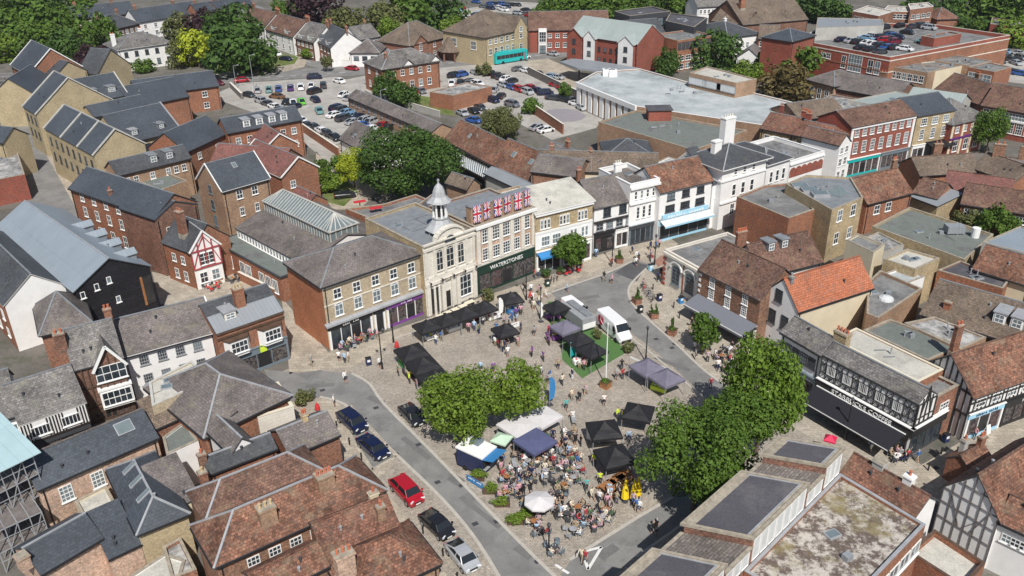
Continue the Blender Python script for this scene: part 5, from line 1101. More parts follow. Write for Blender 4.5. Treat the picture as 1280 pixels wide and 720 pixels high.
flatb('light grey metal sheds behind the red terrace',[(1060,126),(1140,140),(1185,128),(1120,114)],6.4,'render_grey','metal_light',par=.1)
flatb('brown patched flat roofs left of the metal sheds',[(1012,130),(1052,142),(1095,128),(1040,118)],6.0,'brick_dark','felt_stain',par=.2)
mk('pale ridged roof of the sheds beside the pink house',(1130,128),(1196,138),7.0,D=11,roof='x',pitch=22,wall='render_grey',rf='metal_light',name='metal_shed',cat='shed',ridge=None)
# top right flats
for lb,pts,h_ in [('red brick flats with white balconies near the top edge',[(1066,14),(1098,20),(1118,14),(1085,7)],9),('middle block of the red brick flats with white windows',[(1103,14),(1140,15),(1150,9),(1110,7)],8.5),('right hand block of the red brick flats',[(1138,12),(1167,8),(1160,3),(1135,5)],9.5)]:
    flatb(lb,pts,h_,'brick','felt_pale',par=.2,name='flats_block',cat='apartment building',win=[((pts[0],pts[1]),6.2,4,1.8,1.5),((pts[0],pts[1]),3.2,4,1.8,1.5)],coping='white')
mk('house with red pyramid roof beside the flats',(1172,24),(1200,23),5,D=11,roof='p',pitch=36,wall='brick',rf='tile_red',name='brick_house')
flatb('long red brick wall like block behind the superstore',[(1238,30),(1300,38),(1300,30),(1240,22)],6,'brick_red','felt_grey',par=.3)
# ---- backs east of the square
flatb('brick walled block with grey flat roof and rooflights behind the bank',[(921,246),(986,273),(1018,262),(985,229),(955,232)],7.4,'brick_orange','felt_grey',par=.25)
flatb('tall yellow brick block with lead flat roof and skylights',[(1040,263),(1079,247),(1064,222),(1008,219),(982,230)],8.8,'brick_stock','lead_dark',par=.2,win=[(((1040,263),(1079,247)),6.4,2,1.3,1.9),(((1040,263),(1079,247)),2.6,2,1.2,1.9)],key='E7')
rt=BL['E7'][0]
for u,v in ((1000,233),(1012,238),(1025,243)):
    q=local(rt,W(u,v,8.8)); b=MB(); b.box(q.x-1.3,q.x+1.3,q.y-1,q.y+1,8.6,9.1,0); b.box(q.x-1.1,q.x+1.1,q.y-.8,q.y+.8,9.1,9.16,1); b.build('rooflight',['lead','glass_roof'],rt)
q=MB(); p=local(rt,W(1046,240,8.8)); q.cyl(p.x,p.y,1.8,.05,8.65,10.0,4,0); q.build('glass_pyramid',['glass_roof'],rt)
r=mk('brown tiled house with two white windows in its brick wall, beyond the yellow brick block',(1084,254),(1140,240),5.6,R=(1100,216),D=10,pitch=38,wall='brick_orange',rf='tile_rust',name='brick_house',win=[('F',3.2,3,1.3,1.6,dict(m=1.2,skip=(2,)))],ridge='tile_red',chim=[(1.,.6,1.5,dict(w=1.2,pots=3))])
r4,_=flatb('wide grey green flat roof with cooling plant and white tank, largest roof at the right',[(1090,283),(1137,259),(1242,293),(1206,325)],5.2,'brick_stock','felt_green',par=.3,name='flat_roofed_hall',cat='hall')
q=local(r4,W(1192,289,5.2)); b=MB(); b.box(q.x-1.3,q.x+1.3,q.y-.8,q.y+.8,5.1,6.2); b.build('cooling_plant',['metal_grey'],r4)
q=local(r4,W(1219,294,5.2)); b=MB(); b.cyl(q.x,q.y,.6,.6,4.9,6.4,14); b.build('water_tank',['white'],r4)
q=local(r4,W(1148,306,5.2)); 
flatb('pale stained flat roof with yellow brick side in the yards',[(1104,324),(1144,337),(1175,323),(1134,311)],6.4,'brick_stock','felt_pale',par=.2)
flatb('small brown brick block with flat roof beside the glass pyramid light',[(1058,300),(1092,316),(1106,306),(1072,292)],7.0,'render_cream','felt_grey',par=.25)
flatb('grey flat roof covered with pipes and skylights left of the pale stained roof',[(1075,300),(1104,317),(1130,306),(1098,290)],5.6,'render_grey','felt_stain',par=.2)
r5,_=flatb('grey flat roof with round white rooflight and dark scorch mark behind the orange roof',[(1083,392),(1098,398),(1153,361),(1100,338),(1085,352)],6.0,'brick_tan','felt_grey',par=.35)
q=local(r5,W(1108,371,6.)); b=MB(); b.lathe(q.x,q.y,[(1.,5.6),(.9,5.9),(.4,6.15),(.05,6.2)],12,0); b.build('rooflight',['hatch_pale'],r5)
flatb('low whitish flat roof with rails below the pale stained one',[(1104,342),(1130,356),(1156,346),(1128,334)],5.4,'render_white','felt_white',par=.2)
r=mk('long building with wide dun tiled roof and two white box dormers',(1152,392),(1268,428),5.8,R=(1225,364),D=12,pitch=30,wall='brick_stock',rf='tile_dun',name='tiled_range',cat='building',dorm=[('F',.60,1.5,1.4,1.4,'flat','lead','white'),('F',.74,1.5,1.4,1.4,'flat','lead','white')],chim=[(.17,.15,-.9,dict(mat='brick_orange',w=1.,pots=0))],ext=(0,3))
flatb('brick building with dark flat roof left of the red brown tiled house',[(1172,338),(1254,361),(1262,350),(1200,326)],5.0,'brick_orange','felt_dark',par=.15,win=[(((1172,338),(1254,361)),2.8,1,2.6,1.2,dict(nx=4))])
r=mk('red brown tiled house at the right edge below the blue grey metal roof',(1217,335),(1290,357),5.4,R=(1258,313),D=10,pitch=38,wall='render_cream',rf='tile_rust',name='tiled_house')
flatb('shed with blue grey sloping metal roof at the right edge',[(1228,303),(1300,322),(1320,300),(1275,283)],7.0,'render_grey','metal_blue',par=.02,name='metal_shed',cat='shed')
flatb('green grey flat roof next to the long cream one',[(1079,413),(1160,451),(1203,432),(1112,399)],6.2,'brick_tan','felt_green',par=.12)
flatb('flat roof mottled black and white below the box dormers',[(1130,404),(1200,437),(1233,422),(1168,396)],6.3,'brick_tan','felt_stain',par=.12)
flatb('long cream flat roof directly behind the coffee shop',[(1040,424),(1148,478),(1180,462),(1070,410)],6.9,'brick_orange','felt_pale',par=.08,coping='cream')
for lb,A_,B_,rf_,h_,D_,k in [
 ('brown house with white windows right of the wide flat roof',(1202,254),(1290,268),'tile_brown',4.2,7.5,dict(win=[('F',2.2,6,1.5,1.3,dict(nx=3))])),
 ('brown tiled roof behind the white windowed one',(1180,236),(1262,248),'tile_mulberry',4.4,7,dict()),
 ('brown tiled roof in the back row near the brick stacks',(1150,219),(1225,214),'tile_dun',4.2,7,dict(chim=[(.45,.6,2.2,dict(w=2,pots=2))])),
 ('brown tiled roof running to the white chimneyed end',(1215,209),(1268,228),'tile_dun',4.6,7,dict(chim=[(.98,.5,.4,dict(mat='render_white',w=2,d=1.4,pots=0))])),
 ('short brown tiled house beside the small grey lead roof',(1142,240),(1172,248),'tile_brown',4.2,6,dict()),
 ('brown roofed cottages at the right edge under the stacks',(1245,218),(1310,225),'slate_brown',4.4,7,dict(chim=[(.0,.5,2.5,dict(w=2.4,pots=2)),(.5,.5,2.5,dict(w=2.2,pots=2))]))]:
    mk(lb,A_,B_,h_,D=D_,roof='x',pitch=32,wall='brick_orange',rf=rf_,name='tiled_house',ridge='tile_brown',**k)
mk('little brown shed with grey blue lead roof by the wide flat roof',(1140,246),(1172,258),3.6,D=6,roof='mono',pitch=10,wall='brick_stock',rf='metal_grey',name='shed',cat='shed',ridge=None)
# ---- bottom right stepped terrace
e0=W(1055,561,10.8); e1=W(941,673,10.8); d=(e1-e0).normalized(); cv=W(978,548,10.8)-e0; cv.z=0
r=thing('stepped_terrace','stepped terrace with dark flat roofs and a white window band above the gravel roof','building',(e0.x,e0.y,0),math.atan2(d.y,d.x))
cl=Vector((cv.dot(d),cv.dot(Vector((-d.y,d.x,0))),0)); cu=cl.normalized(); CW=cl.length
def along(u,v,z): return (W(u,v,z)-e0).dot(d)
def para(b,x0,x1,f0,f1,z0,z1,mi=0):
    q=[(x0+cu.x*f0,cu.y*f0),(x1+cu.x*f0,cu.y*f0),(x1+cu.x*f1,cu.y*f1),(x0+cu.x*f1,cu.y*f1)]
    b.prism(q if cu.y>0 else q[::-1],z0,z1,mi)
cuts=[0,along(1033,583,10.8),along(1004,612,10.),along(941,673,10.8),along(902,714,10.),along(820,790,10.8),along(800,810,10.)]
for i in range(len(cuts)-1):
    x0_,x1_=cuts[i]+.003,cuts[i+1]; hi=i%2==0; zt=10.8 if hi else 9.95
    b=MB(); para(b,x0_,x1_,0,CW,0,zt-.15); b.build('wall',['brick_dark'],r)
    b=MB(); para(b,x0_-.08,x1_+.08 if hi else x1_-.1,-.12,CW+.3,zt-.148,zt)
    if hi:
        para(b,x0_+.4,x1_-.35,.55,CW-.7,zt+.002,zt+.05,1)
        para(b,x0_+.3,x1_-.25,.42,.55,zt+.002,zt+.12,4); para(b,x0_+.3,x0_+.4,.551,CW-.5,zt+.002,zt+.12,4)
        for q_ in ((x0_-.08,x1_+.08,-.12,.14),(x0_-.08,x0_+.14,.141,CW+.3),(x0_+.141,x1_+.08,CW+.1,CW+.3),(x1_-.14,x1_+.08,.141,CW+.099)): para(b,*q_,zt+.001,zt+.14,2)
    else: para(b,x0_+.02,x1_-.15,.2,CW-.1,zt+.002,zt+.05,3)
    b.build('roof',['cap_stone','felt_dark','cap_stone','shingle','lead'],r)
    n=max(2,int((x1_-x0_)/1.1)); w_=(x1_-x0_-.4)/n
    for k in range(n): window(r,(x0_+.2+w_*(k+.5),0,8.25),math.pi,w_-.1,zt-8.25-.25,nx=1,ny=1,sill=False,glass='hatch_pale')
# gravel roof
g0,g1,g2,g3=W(1050,592,8.0),W(1157,656,8.0),W(1040,780,8.0),W(930,714,8.0)
r6,_=flatb('brick block with flat roof of mottled gravel, moss and lichen',[tuple(g0),tuple(g1),tuple(g2),tuple(g3)],8.0,'brick_orange','gravel_roof',par=.25,name='gravel_roofed_block',world=True,coping='lead',
  win=[((tuple(g1),tuple(g2)),5.0,0,1,1)])
dd=(g2-g1); 
for k in range(7):
    p=g1+dd*((k+.6)/8); q=local(r6,(p.x,p.y,0)); window(r6,(q.x,q.y,5.2),math.atan2(-dd.y,-dd.x),1.7,1.5,nx=2,ny=1)
r=mk('row of rust tiled cottages with two chimneys between gravel roof and lane',(1053,590),(1144,644),7.0,R=(1120,597),pitch=38,wall='render_white',rf='tile_red',name='tiled_cottages',cat='house',ridge='tile_brown',chim=[(.33,.55,.5,dict(mat='render_grey',w=1.3,d=1.0,pots=0)),(.72,.55,.9,dict(mat='render_white',w=1.0,d=.8,pots=1))])
flatb('small sunken flat roof with sandy deck beside the grey timbered gable',[(1168,662),(1232,704),(1205,735),(1135,690)],4.6,'brick_orange','felt_pale',par=.5,coping='timber_brown')
# ================================================================ ground, roads, paving
def sheet(name,pts,z,mat,px=True,th=0,kerb=None):
    P=[W(*p,0) if px else Vector((*p,0)) for p in pts]
    ar=sum(P[i].x*P[(i+1)%len(P)].y-P[(i+1)%len(P)].x*P[i].y for i in range(len(P)))
    if ar<0: P.reverse()
    b=MB()
    if th: b.prism([(p.x,p.y) for p in P],z-th,z)
    else: b.poly([(p.x,p.y,z) for p in P])
    o=b.build(name,[mat]); 
    o['kind']='structure'; return o
def smooth(pts,n=4,closed=True):
    out=[];N=len(pts)
    for i in range(N if closed else N-1):
        p0,p1,p2,p3=[pts[(i+k)%N] if closed else pts[max(0,min(N-1,i+k))] for k in (-1,0,1,2)]
        for j in range(n):
            t=j/n; out.append(tuple(.5*((2*p1[a])+(-p0[a]+p2[a])*t+(2*p0[a]-5*p1[a]+4*p2[a]-p3[a])*t*t+(-p0[a]+3*p1[a]-3*p2[a]+p3[a])*t**3) for a in (0,1)))
    if not closed: out.append(pts[-1])
    return out
MATS['asphalt']=patchy('asphalt',(.20,.196,.188),(.245,.24,.23),(.165,.163,.158),.25,fine=14)
MATS['asphalt_dark']=patchy('asphalt_dark',(.085,.085,.09),(.11,.11,.115),None,.3,fine=14)
MATS['asphalt_pale']=patchy('asphalt_pale',(.36,.34,.31),(.44,.42,.385),(.3,.285,.26),.12,fine=10)
MATS['asphalt_mid']=patchy('asphalt_mid',(.15,.148,.145),(.18,.176,.17),None,.4,fine=14)
def cobble():
    m=masonry('cobbles',(.375,.33,.275),(.24,.215,.185),.3,.2,.17,.16,msz=.02,big=.35,moss=(.27,.245,.21)); return m
MATS['cobbles']=cobble()
MATS['slabs']=masonry('slabs',(.40,.35,.28),(.26,.22,.18),.9,.6,.14,.16,msz=.02,big=.25)
MATS['slabs_pale']=masonry('slabs_pale',(.41,.365,.30),(.28,.25,.2),.6,.4,.12,.14,msz=.02,big=.3)
MATS['kerb_stone']=plain('kerb_stone',(.45,.42,.37),.8,var=.12)
MATS['paint_white']=plain('paint_white',(.72,.72,.7),.6,var=.12,scale=3)
MATS['base_ground']=patchy('base_ground',(.13,.12,.105),(.18,.165,.145),(.09,.095,.065),.08,fine=4)
MATS['grass']=patchy('grass',(.09,.13,.03),(.16,.2,.06),(.2,.19,.09),.4,fine=12)
MATS['turf']=plain('turf',(.075,.165,.045),.85,var=.15,scale=3)
MATS['red_paving']=masonry('red_paving',(.36,.2,.15),(.25,.15,.12),.3,.15,.15,.12,msz=.015)
b=MB(); b.poly([(-1400,-120,0),(1400,-120,0),(1400,2400,0),(-1400,2400,0)]); g=b.build('ground',['base_ground']); g['kind']='structure'
# paving of the square and the shop fronts
sheet('square_paving',[(355,500),(340,470),(380,452),(400,445),(560,395),(640,365),(760,330),(840,300),(870,330),(860,380),(900,430),(1010,490),(1150,590),(1280,500),(1330,480),(1360,560),(1200,640),(1080,600),(900,720),(650,760),(520,760),(440,620)],.008,'cobbles')
sheet('shop_pavement',[(372,452),(408,441),(540,396),(600,372),(690,343),(745,320),(830,292),(848,305),(815,326),(790,323),(700,355),(672,372),(640,385),(590,398),(500,420),(478,436),(445,458),(400,462),(365,470)],.0115,'slabs')
sheet('east_pavement',smooth([(818,330),(800,340),(787,358),(788,372),(802,388),(840,422),(884,466),(925,492),(1010,545),(1060,572),(1130,606),(1160,588),(1060,520),(960,450),(880,385),(850,345),(835,325)],3),.014,'slabs_pale')
sheet('lane_pavement',[(1120,600),(1290,500),(1340,470),(1340,500),(1180,625),(1150,625)],.0175,'slabs')
sheet('west_pavement',[(355,468),(395,478),(418,500),(480,565),(545,640),(600,700),(640,745),(560,745),(470,610),(420,560),(360,510)],.014,'slabs')
# roads
road=[(330,462),(372,466),(400,463),(440,468),(462,480),(480,505),(535,560),(640,668),(712,738),(640,748),(596,676),(553,624),(497,570),(452,526),(430,506),(400,497),(374,500),(350,505)]
sheet('road',road,.020,'asphalt')
sheet('road',[(690,740),(712,702),(800,645),(880,600),(905,620),(860,650),(795,695),(745,740)],.024,'asphalt')
sheet('road',smooth([(688,366),(722,354),(757,342),(790,327),(812,332),(800,343),(787,358),(787,373),(800,390),(845,430),(885,467),(935,500),(915,525),(875,490),(820,440),(770,404),(725,385)],3),.020,'asphalt')
sheet('road_patch',[(768,341),(790,327),(812,332),(803,341),(796,352)],.026,'asphalt_dark')
sheet('road_patch',[(818,326),(848,306),(856,318),(822,334)],.026,'red_paving')
# parking bays and kerb lines
def kerb(pts,w=.28,z=.03,h=.035,name='kerb'):
    b=MB(); P=[W(*p,0) for p in pts]
    for p,q in zip(P,P[1:]): b.beam((p.x,p.y,z),(q.x,q.y,z),w,h)
    o=b.build(name,['kerb_stone']); o['kind']='structure'; return o
kerb(smooth([(440,467),(462,480),(480,505),(535,560),(640,668),(700,727)],3,False),.35)
kerb(smooth([(400,496),(430,505),(452,526),(497,570),(553,624),(596,676),(636,742)],3,False),.35)
kerb(smooth([(812,332),(800,343),(787,358),(787,373),(800,390),(845,430),(885,467),(935,500)],4,False),.3)
kerb([(712,700),(800,645),(840,622)],.35); kerb(smooth([(688,366),(722,354),(757,342),(790,327)],3,False),.3)
kerb([(492,423),(560,403),(668,372),(690,366)],.25); kerb([(795,697),(858,652)],.3); kerb([(760,400),(810,438),(873,492)],.25)
sheet('parking_bay',[(420,515),(438,508),(497,570),(466,588),(445,560)],.030,'asphalt'); 
b=MB()
for pts in ([(437,507),(496,571),(465,588)],[(420,516),(465,588)]):
    for p,q in zip(pts,pts[1:]): p,q=W(*p),W(*q); b.beam((p.x,p.y,.045),(q.x,q.y,.045),.4,.08)
o=b.build('bay_edging',['slabs_pale']); o['kind']='structure'
sheet('parking_strip',[(500,575),(552,627),(596,680),(636,745),(575,745),(520,660),(470,600)],.018,'cobbles')
# road markings
b=MB()
for a_,c_ in (((728,690),(752,684)),((728,690),(735,712)),((735,712),(752,684)),((694,706),(702,711)),((703,712),(711,717))):
    p,q=W(*a_),W(*c_); b.beam((p.x,p.y,.03),(q.x,q.y,.03),.28,.01)
o=b.build('road_markings',['paint_white']); o['kind']='structure'
for i,(u,v) in enumerate([(470,510),(495,568),(547,603),(594,655),(523,556),(577,607),(621,652),(672,702),(840,435),(820,424),(843,430),(788,377),(403,488),(1170,585)]):
    p=W(u,v); b=MB(); b.box(-.3,.3,-.25,.25,.026,.034); o=b.build('drain_cover',['charcoal'],None,(p.x,p.y,0),.5); tag(o,'dark iron drain cover set in the roadside','drain cover','drain covers in the streets')
# turf around the promotion tents
sheet('artificial_turf',[(681,394),(685,377),(696,377),(786,439),(728,473),(703,450),(700,425)],.026,'turf')
# street between left rows (foreground bottom of high street) & lanes
sheet('lane',[(20,150),(34,150),(60,190),(100,255),(130,320),(60,330),(30,250)],.016,'asphalt')
sheet('path',[(60,170),(110,250),(130,320),(122,325),(96,262),(50,180)],.022,'slabs')
sheet('lane',[(190,340),(260,355),(350,380),(340,400),(200,380)],.016,'slabs_pale')
sheet('terrace_paving',[(236,345),(300,335),(350,352),(330,375),(250,372)],.022,'slabs')
sheet('street',[(20,570),(130,525),(200,490),(190,470),(90,505),(0,560)],.016,'asphalt_dark')
sheet('alley',[(352,372),(410,440),(400,452),(362,468)],.02,'slabs')
# car parks and roads in the distance
sheet('car_park',[(262,120),(300,104),(420,96),(452,104),(470,150),(430,175),(400,195),(345,150),(300,135)],.012,'asphalt_pale')
sheet('car_park',[(540,82),(640,72),(700,88),(770,128),(745,160),(690,175),(640,150),(560,135),(520,120),(515,100)],.012,'asphalt_pale')
sheet('yard',[(430,100),(470,92),(560,100),(560,122),(520,130),(470,120)],.010,'asphalt_pale')
sheet('gravel_yard',[(660,62),(705,82),(750,104),(790,140),(720,110),(660,84)],.016,'slabs')
sheet('road',[(250,96),(300,92),(400,84),(560,74),(700,62),(760,58),(760,68),(700,72),(560,84),(450,94),(300,103),(240,108)],.018,'asphalt')
sheet('road',smooth([(312,10),(335,42),(352,60),(385,82),(420,86),(440,80),(400,70),(370,58),(350,38),(330,10)],3),.022,'asphalt')
sheet('pavement',[(255,93),(300,89),(345,84),(375,70),(384,76),(380,84),(345,92),(300,96)],.024,'slabs')
sheet('grass_island',[(262,78),(300,72),(345,66),(374,70),(368,80),(330,86),(262,92)],.03,'grass')
sheet('courtyard',[(395,185),(425,180),(470,240),(450,262),(415,262),(395,225)],.012,'slabs')
sheet('lawn',[(402,222),(425,215),(448,240),(430,258),(405,252)],.02,'grass')
sheet('grass_bank',[(515,118),(555,124),(570,145),(520,138)],.02,'grass')
sheet('service_lane',[(378,170),(395,160),(425,205),(418,215)],.02,'asphalt_pale')
sheet('car_park',[(555,15),(640,2),(800,10),(760,25),(720,22),(690,24),(620,15),(575,28)],.012,'asphalt_pale')
sheet('yard',[(1225,70),(1300,62),(1320,110),(1240,100)],.012,'asphalt_pale')
sheet('garden',[(1165,230),(1300,240),(1300,270),(1200,268)],.014,'grass')
# lavender coloured splash pad by the car park
P=[W(*p) for p in smooth([(682,139),(700,136),(720,138),(732,145),(722,151),(700,152),(684,147)],4)]
b=MB(); b.poly([(p.x,p.y,.03) for p in (P if sum(P[i].x*P[(i+1)%len(P)].y-P[(i+1)%len(P)].x*P[i].y for i in range(len(P)))>0 else P[::-1])]); o=b.build('lavender_bed',[plain('lavender',(.27,.25,.27),.8,var=.2,scale=2)]); o['kind']='structure'
def wall(lb,a,c,h,th=.3,mat='brick_orange',name='garden_wall',px=True,cap='stone'):
    p,q=W(*a),W(*c); d=q-p; r=thing(name,lb,'wall',(p.x,p.y,0),math.atan2(d.y,d.x)); b=MB(); b.box(0,d.length,-th/2,th/2,0,h); b.build('brickwork',[mat],r); b=MB(); b.box(-.03,d.length+.03,-th/2-.05,th/2+.05,h,h+.08); b.build('coping',[cap],r); return r
wall('orange brick wall between the apartment yard and the car park',(376,163),(424,196),2.0)
wall('brick wall closing the car park at the gravel yard',(664,140),(704,168),2.4)
wall('long brown fence like wall along the upper edge of the car park',(660,93),(722,124),2.2,.2,'timber_grey','boundary_fence')
wall('pale panel wall behind the low range',(506,134),(550,147),1.6,.2,'render_grey','boundary_wall')
wall('white wall round the yard of the low white house',(417,82),(440,84),2.0,.3,'render_white','yard_wall')
wall('dark hedge like fence at the car park corner',(289,110),(303,124),1.6,.5,'timber_grey','boundary_fence')
wall('brick wall behind the café terrace with tables',(300,350),(345,372),1.4,.3,'brick_orange')

# trench repairs and worn patches in the tarmac
for i,(u,v,a,c,rz) in enumerate([(470,500,2.4,.9,-.6),(520,560,5.,.7,-.85),(600,640,6,.6,-.85),(570,600,1.6,1.2,-.8),(840,455,5,.7,-.7),(735,372,3.5,.9,.3),(700,375,1.5,1.2,.2),(790,400,1.4,1.0,-.6),(760,690,2.2,1.,.7),(400,482,3.5,.8,.1),(655,690,2.,1.,-.8),(380,98,9,1.5,.0),(520,88,12,1.4,.1)]):
    p=W(u,v); c_,s_=math.cos(rz),math.sin(rz); b=MB(); q=[(x*c_-y*s_,x*s_+y*c_) for x,y in ((-a/2,-c/2),(a/2,-c/2),(a/2,c/2),(-a/2,c/2))]; b.poly([(p.x+x,p.y+y,.0275) for x,y in q]); o=b.build('road_patch',['asphalt_mid']); o['kind']='structure'
b=MB()
for u0,v0,u1,v1,n in ((300,99,440,90,9),(560,79,700,67,9),(352,62,392,80,5)):
    for i in range(n): p=W(u0+(u1-u0)*i/n,v0+(v1-v0)*i/n); q=W(u0+(u1-u0)*(i+.5)/n,v0+(v1-v0)*(i+.5)/n); b.beam((p.x,p.y,.035),(q.x,q.y,.035),.2,.01)
o=b.build('road_markings',['paint_white']); o['kind']='structure'
b=MB()
for u0,v0,u1,v1,n,du,dv in ((316,116,410,110,9,0,-8),(415,133,492,162,12,13,-4),(370,148,425,176,8,9,4),(566,97,660,112,11,7,4)):
    for i in range(n): p=W(u0+(u1-u0)*i/n,v0+(v1-v0)*i/n); q=W(u0+(u1-u0)*i/n+du,v0+(v1-v0)*i/n+dv); b.beam((p.x,p.y,.03),(q.x,q.y,.03),.12,.01)
o=b.build('bay_markings',['paint_white']); o['kind']='structure'
# ================================================================ trees
def leafmat(name,c1,c2,tr=.22):
    m=bpy.data.materials.new(name); m.use_nodes=True; nt=m.node_tree; b=nt.nodes['Principled BSDF']; out=nt.nodes['Material Output']
    g=nt.nodes.new('ShaderNodeNewGeometry'); 
    f=_noise(nt,g.outputs['Position'],.35,3)
    f=_ramp(nt,f,.3,.7)
    col=_mix(nt,f,c1,c2); col2=_mix(nt,.5,col,_mix(nt,g.outputs['Random Per Island'],sc(c1,.6),sc(c2,1.35)))
    nt.links.new(col2,b.inputs['Base Color']); b.inputs['Roughness'].default_value=.6; b.inputs['Specular IOR Level'].default_value=.25
    t=nt.nodes.new('ShaderNodeBsdfTranslucent'); nt.links.new(col2,t.inputs['Color']); mx=nt.nodes.new('ShaderNodeMixShader'); mx.inputs[0].default_value=tr
    nt.links.new(b.outputs[0],mx.inputs[1]); nt.links.new(t.outputs[0],mx.inputs[2]); nt.links.new(mx.outputs[0],out.inputs['Surface'])
    MATS[name]=m; return m
leafmat('leaf_mid',(.055,.115,.014),(.115,.19,.028)); leafmat('leaf_dark',(.036,.082,.015),(.08,.145,.028)); leafmat('leaf_bright',(.09,.16,.014),(.18,.26,.035))
leafmat('leaf_tall',(.075,.145,.014),(.15,.235,.03)); leafmat('leaf_gold',(.25,.32,.02),(.40,.45,.035)); leafmat('leaf_purple',(.035,.018,.022),(.06,.03,.035)); leafmat('leaf_olive',(.10,.115,.04),(.16,.17,.06)); leafmat('leaf_bronze',(.13,.09,.035),(.17,.14,.05)); leafmat('leaf_rose',(.5,.05,.1),(.6,.1,.2))
MATS['bark']=plain('bark',(.13,.10,.075),.9,var=.3,scale=4)
def crown_mesh(seed,n,leaf,lobes=26,flat=.85,lr=(.28,.5),core=.5,elong=1.):
    """unit crown: radius about 1, centre 0; leaf quads gathered on many uneven lobes"""
    rr=random.Random(seed); L=[]
    for i in range(lobes):
        while True:
            d=Vector((rr.uniform(-1,1),rr.uniform(-1,1),rr.uniform(-.75,1)))
            if .1<d.length<1: break
        d.normalize(); k=rr.uniform(.5,.86); r=rr.uniform(*lr)
        L.append((Vector((d.x*k,d.y*k,d.z*k*flat*elong)),r))
    L.append((Vector((0,0,0)),core))
    wt=[l[1]**2 for l in L]; v=[];f=[]
    for i in range(n):
        c,r=rr.choices(L,wt)[0]
        while True:
            d=Vector((rr.gauss(0,1),rr.gauss(0,1),rr.gauss(0,1)))
            if d.length>.01: break
        d.normalize(); p=c+d*r*rr.uniform(.62,1.12)
        if any((p-c2).length<r2*.66 for c2,r2 in L): 
            if rr.random()<.8: continue
        nrm=(d+Vector((rr.uniform(-.8,.8),rr.uniform(-.8,.8),rr.uniform(-.3,.9)))).normalized()
        a=nrm.orthogonal().normalized(); b=nrm.cross(a); t=rr.uniform(0,6.28); a,b=a*math.cos(t)+b*math.sin(t),b*math.cos(t)-a*math.sin(t)
        s=leaf*rr.uniform(.45,1.45); s2=s*rr.uniform(.5,.8)
        k=len(v); v+= [tuple(p-a*s),tuple(p+b*s2*.9+nrm*s*.15),tuple(p+a*s),tuple(p-b*s2)]; f.append((k,k+1,k+2,k+3))
    me=bpy.data.meshes.new('crown'); me.from_pydata(v,[],f); return me
def trunk_mesh(seed,h=1.,r=.05,crown=1.):
    rr=random.Random(seed); b=MB(); b.cyl(0,0,r*1.25,r*.8,0,h,7)
    for i in range(7):
        t=6.28*i/7+rr.uniform(-.3,.3); e=crown*rr.uniform(.4,.65); z=h*rr.uniform(.7,1); b.tube((0,0,z),(e*math.cos(t),e*math.sin(t),h+crown*rr.uniform(.2,.8)),r*.5,r*.15,5)
    return b.mesh('trunk',['bark'],uv=False)
_cm={}
def tree(lb,u,v,rad,h,mat='leaf_mid',q=1,flat=.85,cat='tree',group=None,name='tree',base=True,seed=None,hs=None,n=None,leaf=None):
    """u,v pixel of the crown centre; rad crown radius (m); h total height (m)"""
    rz=rad*(hs or flat*1.0); zc=h-rz*.98
    p=W(u,v,zc); sd=seed if seed is not None else (0 if q<2 else int(u*7+v))
    if q>=2: n=n or int(min(30000,rad*rad*740)); leaf=leaf or .17/rad; sd_=sd
    else: n=n or (3200 if rad>4 else 2200); leaf=leaf or (.075 if rad>4 else .095); sd_=int(u*3+v)%5
    key=(sd_,n,round(leaf,4),mat)
    if key not in _cm:
        me=crown_mesh(sd_+11,n,leaf,lobes=48 if q>=2 else 24,lr=(.14,.34) if q>=2 else (.2,.42)); me.materials.append(MATS[mat]); _cm[key]=me
    rt=thing(name,lb,cat,(p.x,p.y,0),(u*13+v*7)%6.28,group)
    c=obj('crown',_cm[key],rt,(0,0,zc)); c.scale=(rad,rad,rz)
    tr=trunk_mesh(sd_,max(.5,zc-rz*.55),max(.12,rad*.045),rz*.9); obj('trunk',tr,rt)
    return rt
# the square
tree('large bright green plane tree standing beside the parked cars, with a low side bough',577,504,4.6,9.3,'leaf_bright',2,hs=.95)
tree('smaller bright green tree leaning against the large one by the market tents',646,486,3.3,9.2,'leaf_bright',2,hs=1.15)
tree('biggest spreading tree of the square, dark green over the yellow parasols',874,566,5.7,13,'leaf_mid',2,hs=.98)
tree('tall leafy tree in front of the white gabled house',957,482,4.5,15.6,'leaf_tall',2,hs=1.5)
tree('outer bough tree reaching towards the stepped terrace',922,518,4.0,11.5,'leaf_mid',2)
tree('round clipped dark green tree before the pale roofed shop',713,314,3.1,6.6,'leaf_mid',2,hs=1.0,n=12000,leaf=.06)
tree('slim young tree in a paved pit by the grey awning',881,412,1.9,6.4,'leaf_mid',2,hs=1.45)
tree('street tree beside the pink corner house',1240,158,3.7,10.5,'leaf_mid',2,hs=1.3)
tree('broad dark green tree behind the brick range above the bookshop',508,200,10.2,15.5,'leaf_dark',2,hs=.82,n=30000,leaf=.026)
tree('golden yellow tree on the lawn of the brick houses',441,208,4.0,8.0,'leaf_gold',2,hs=.9)
tree('round olive green tree in the small upper car park',627,157,4.9,8.5,'leaf_olive',2,hs=1.)
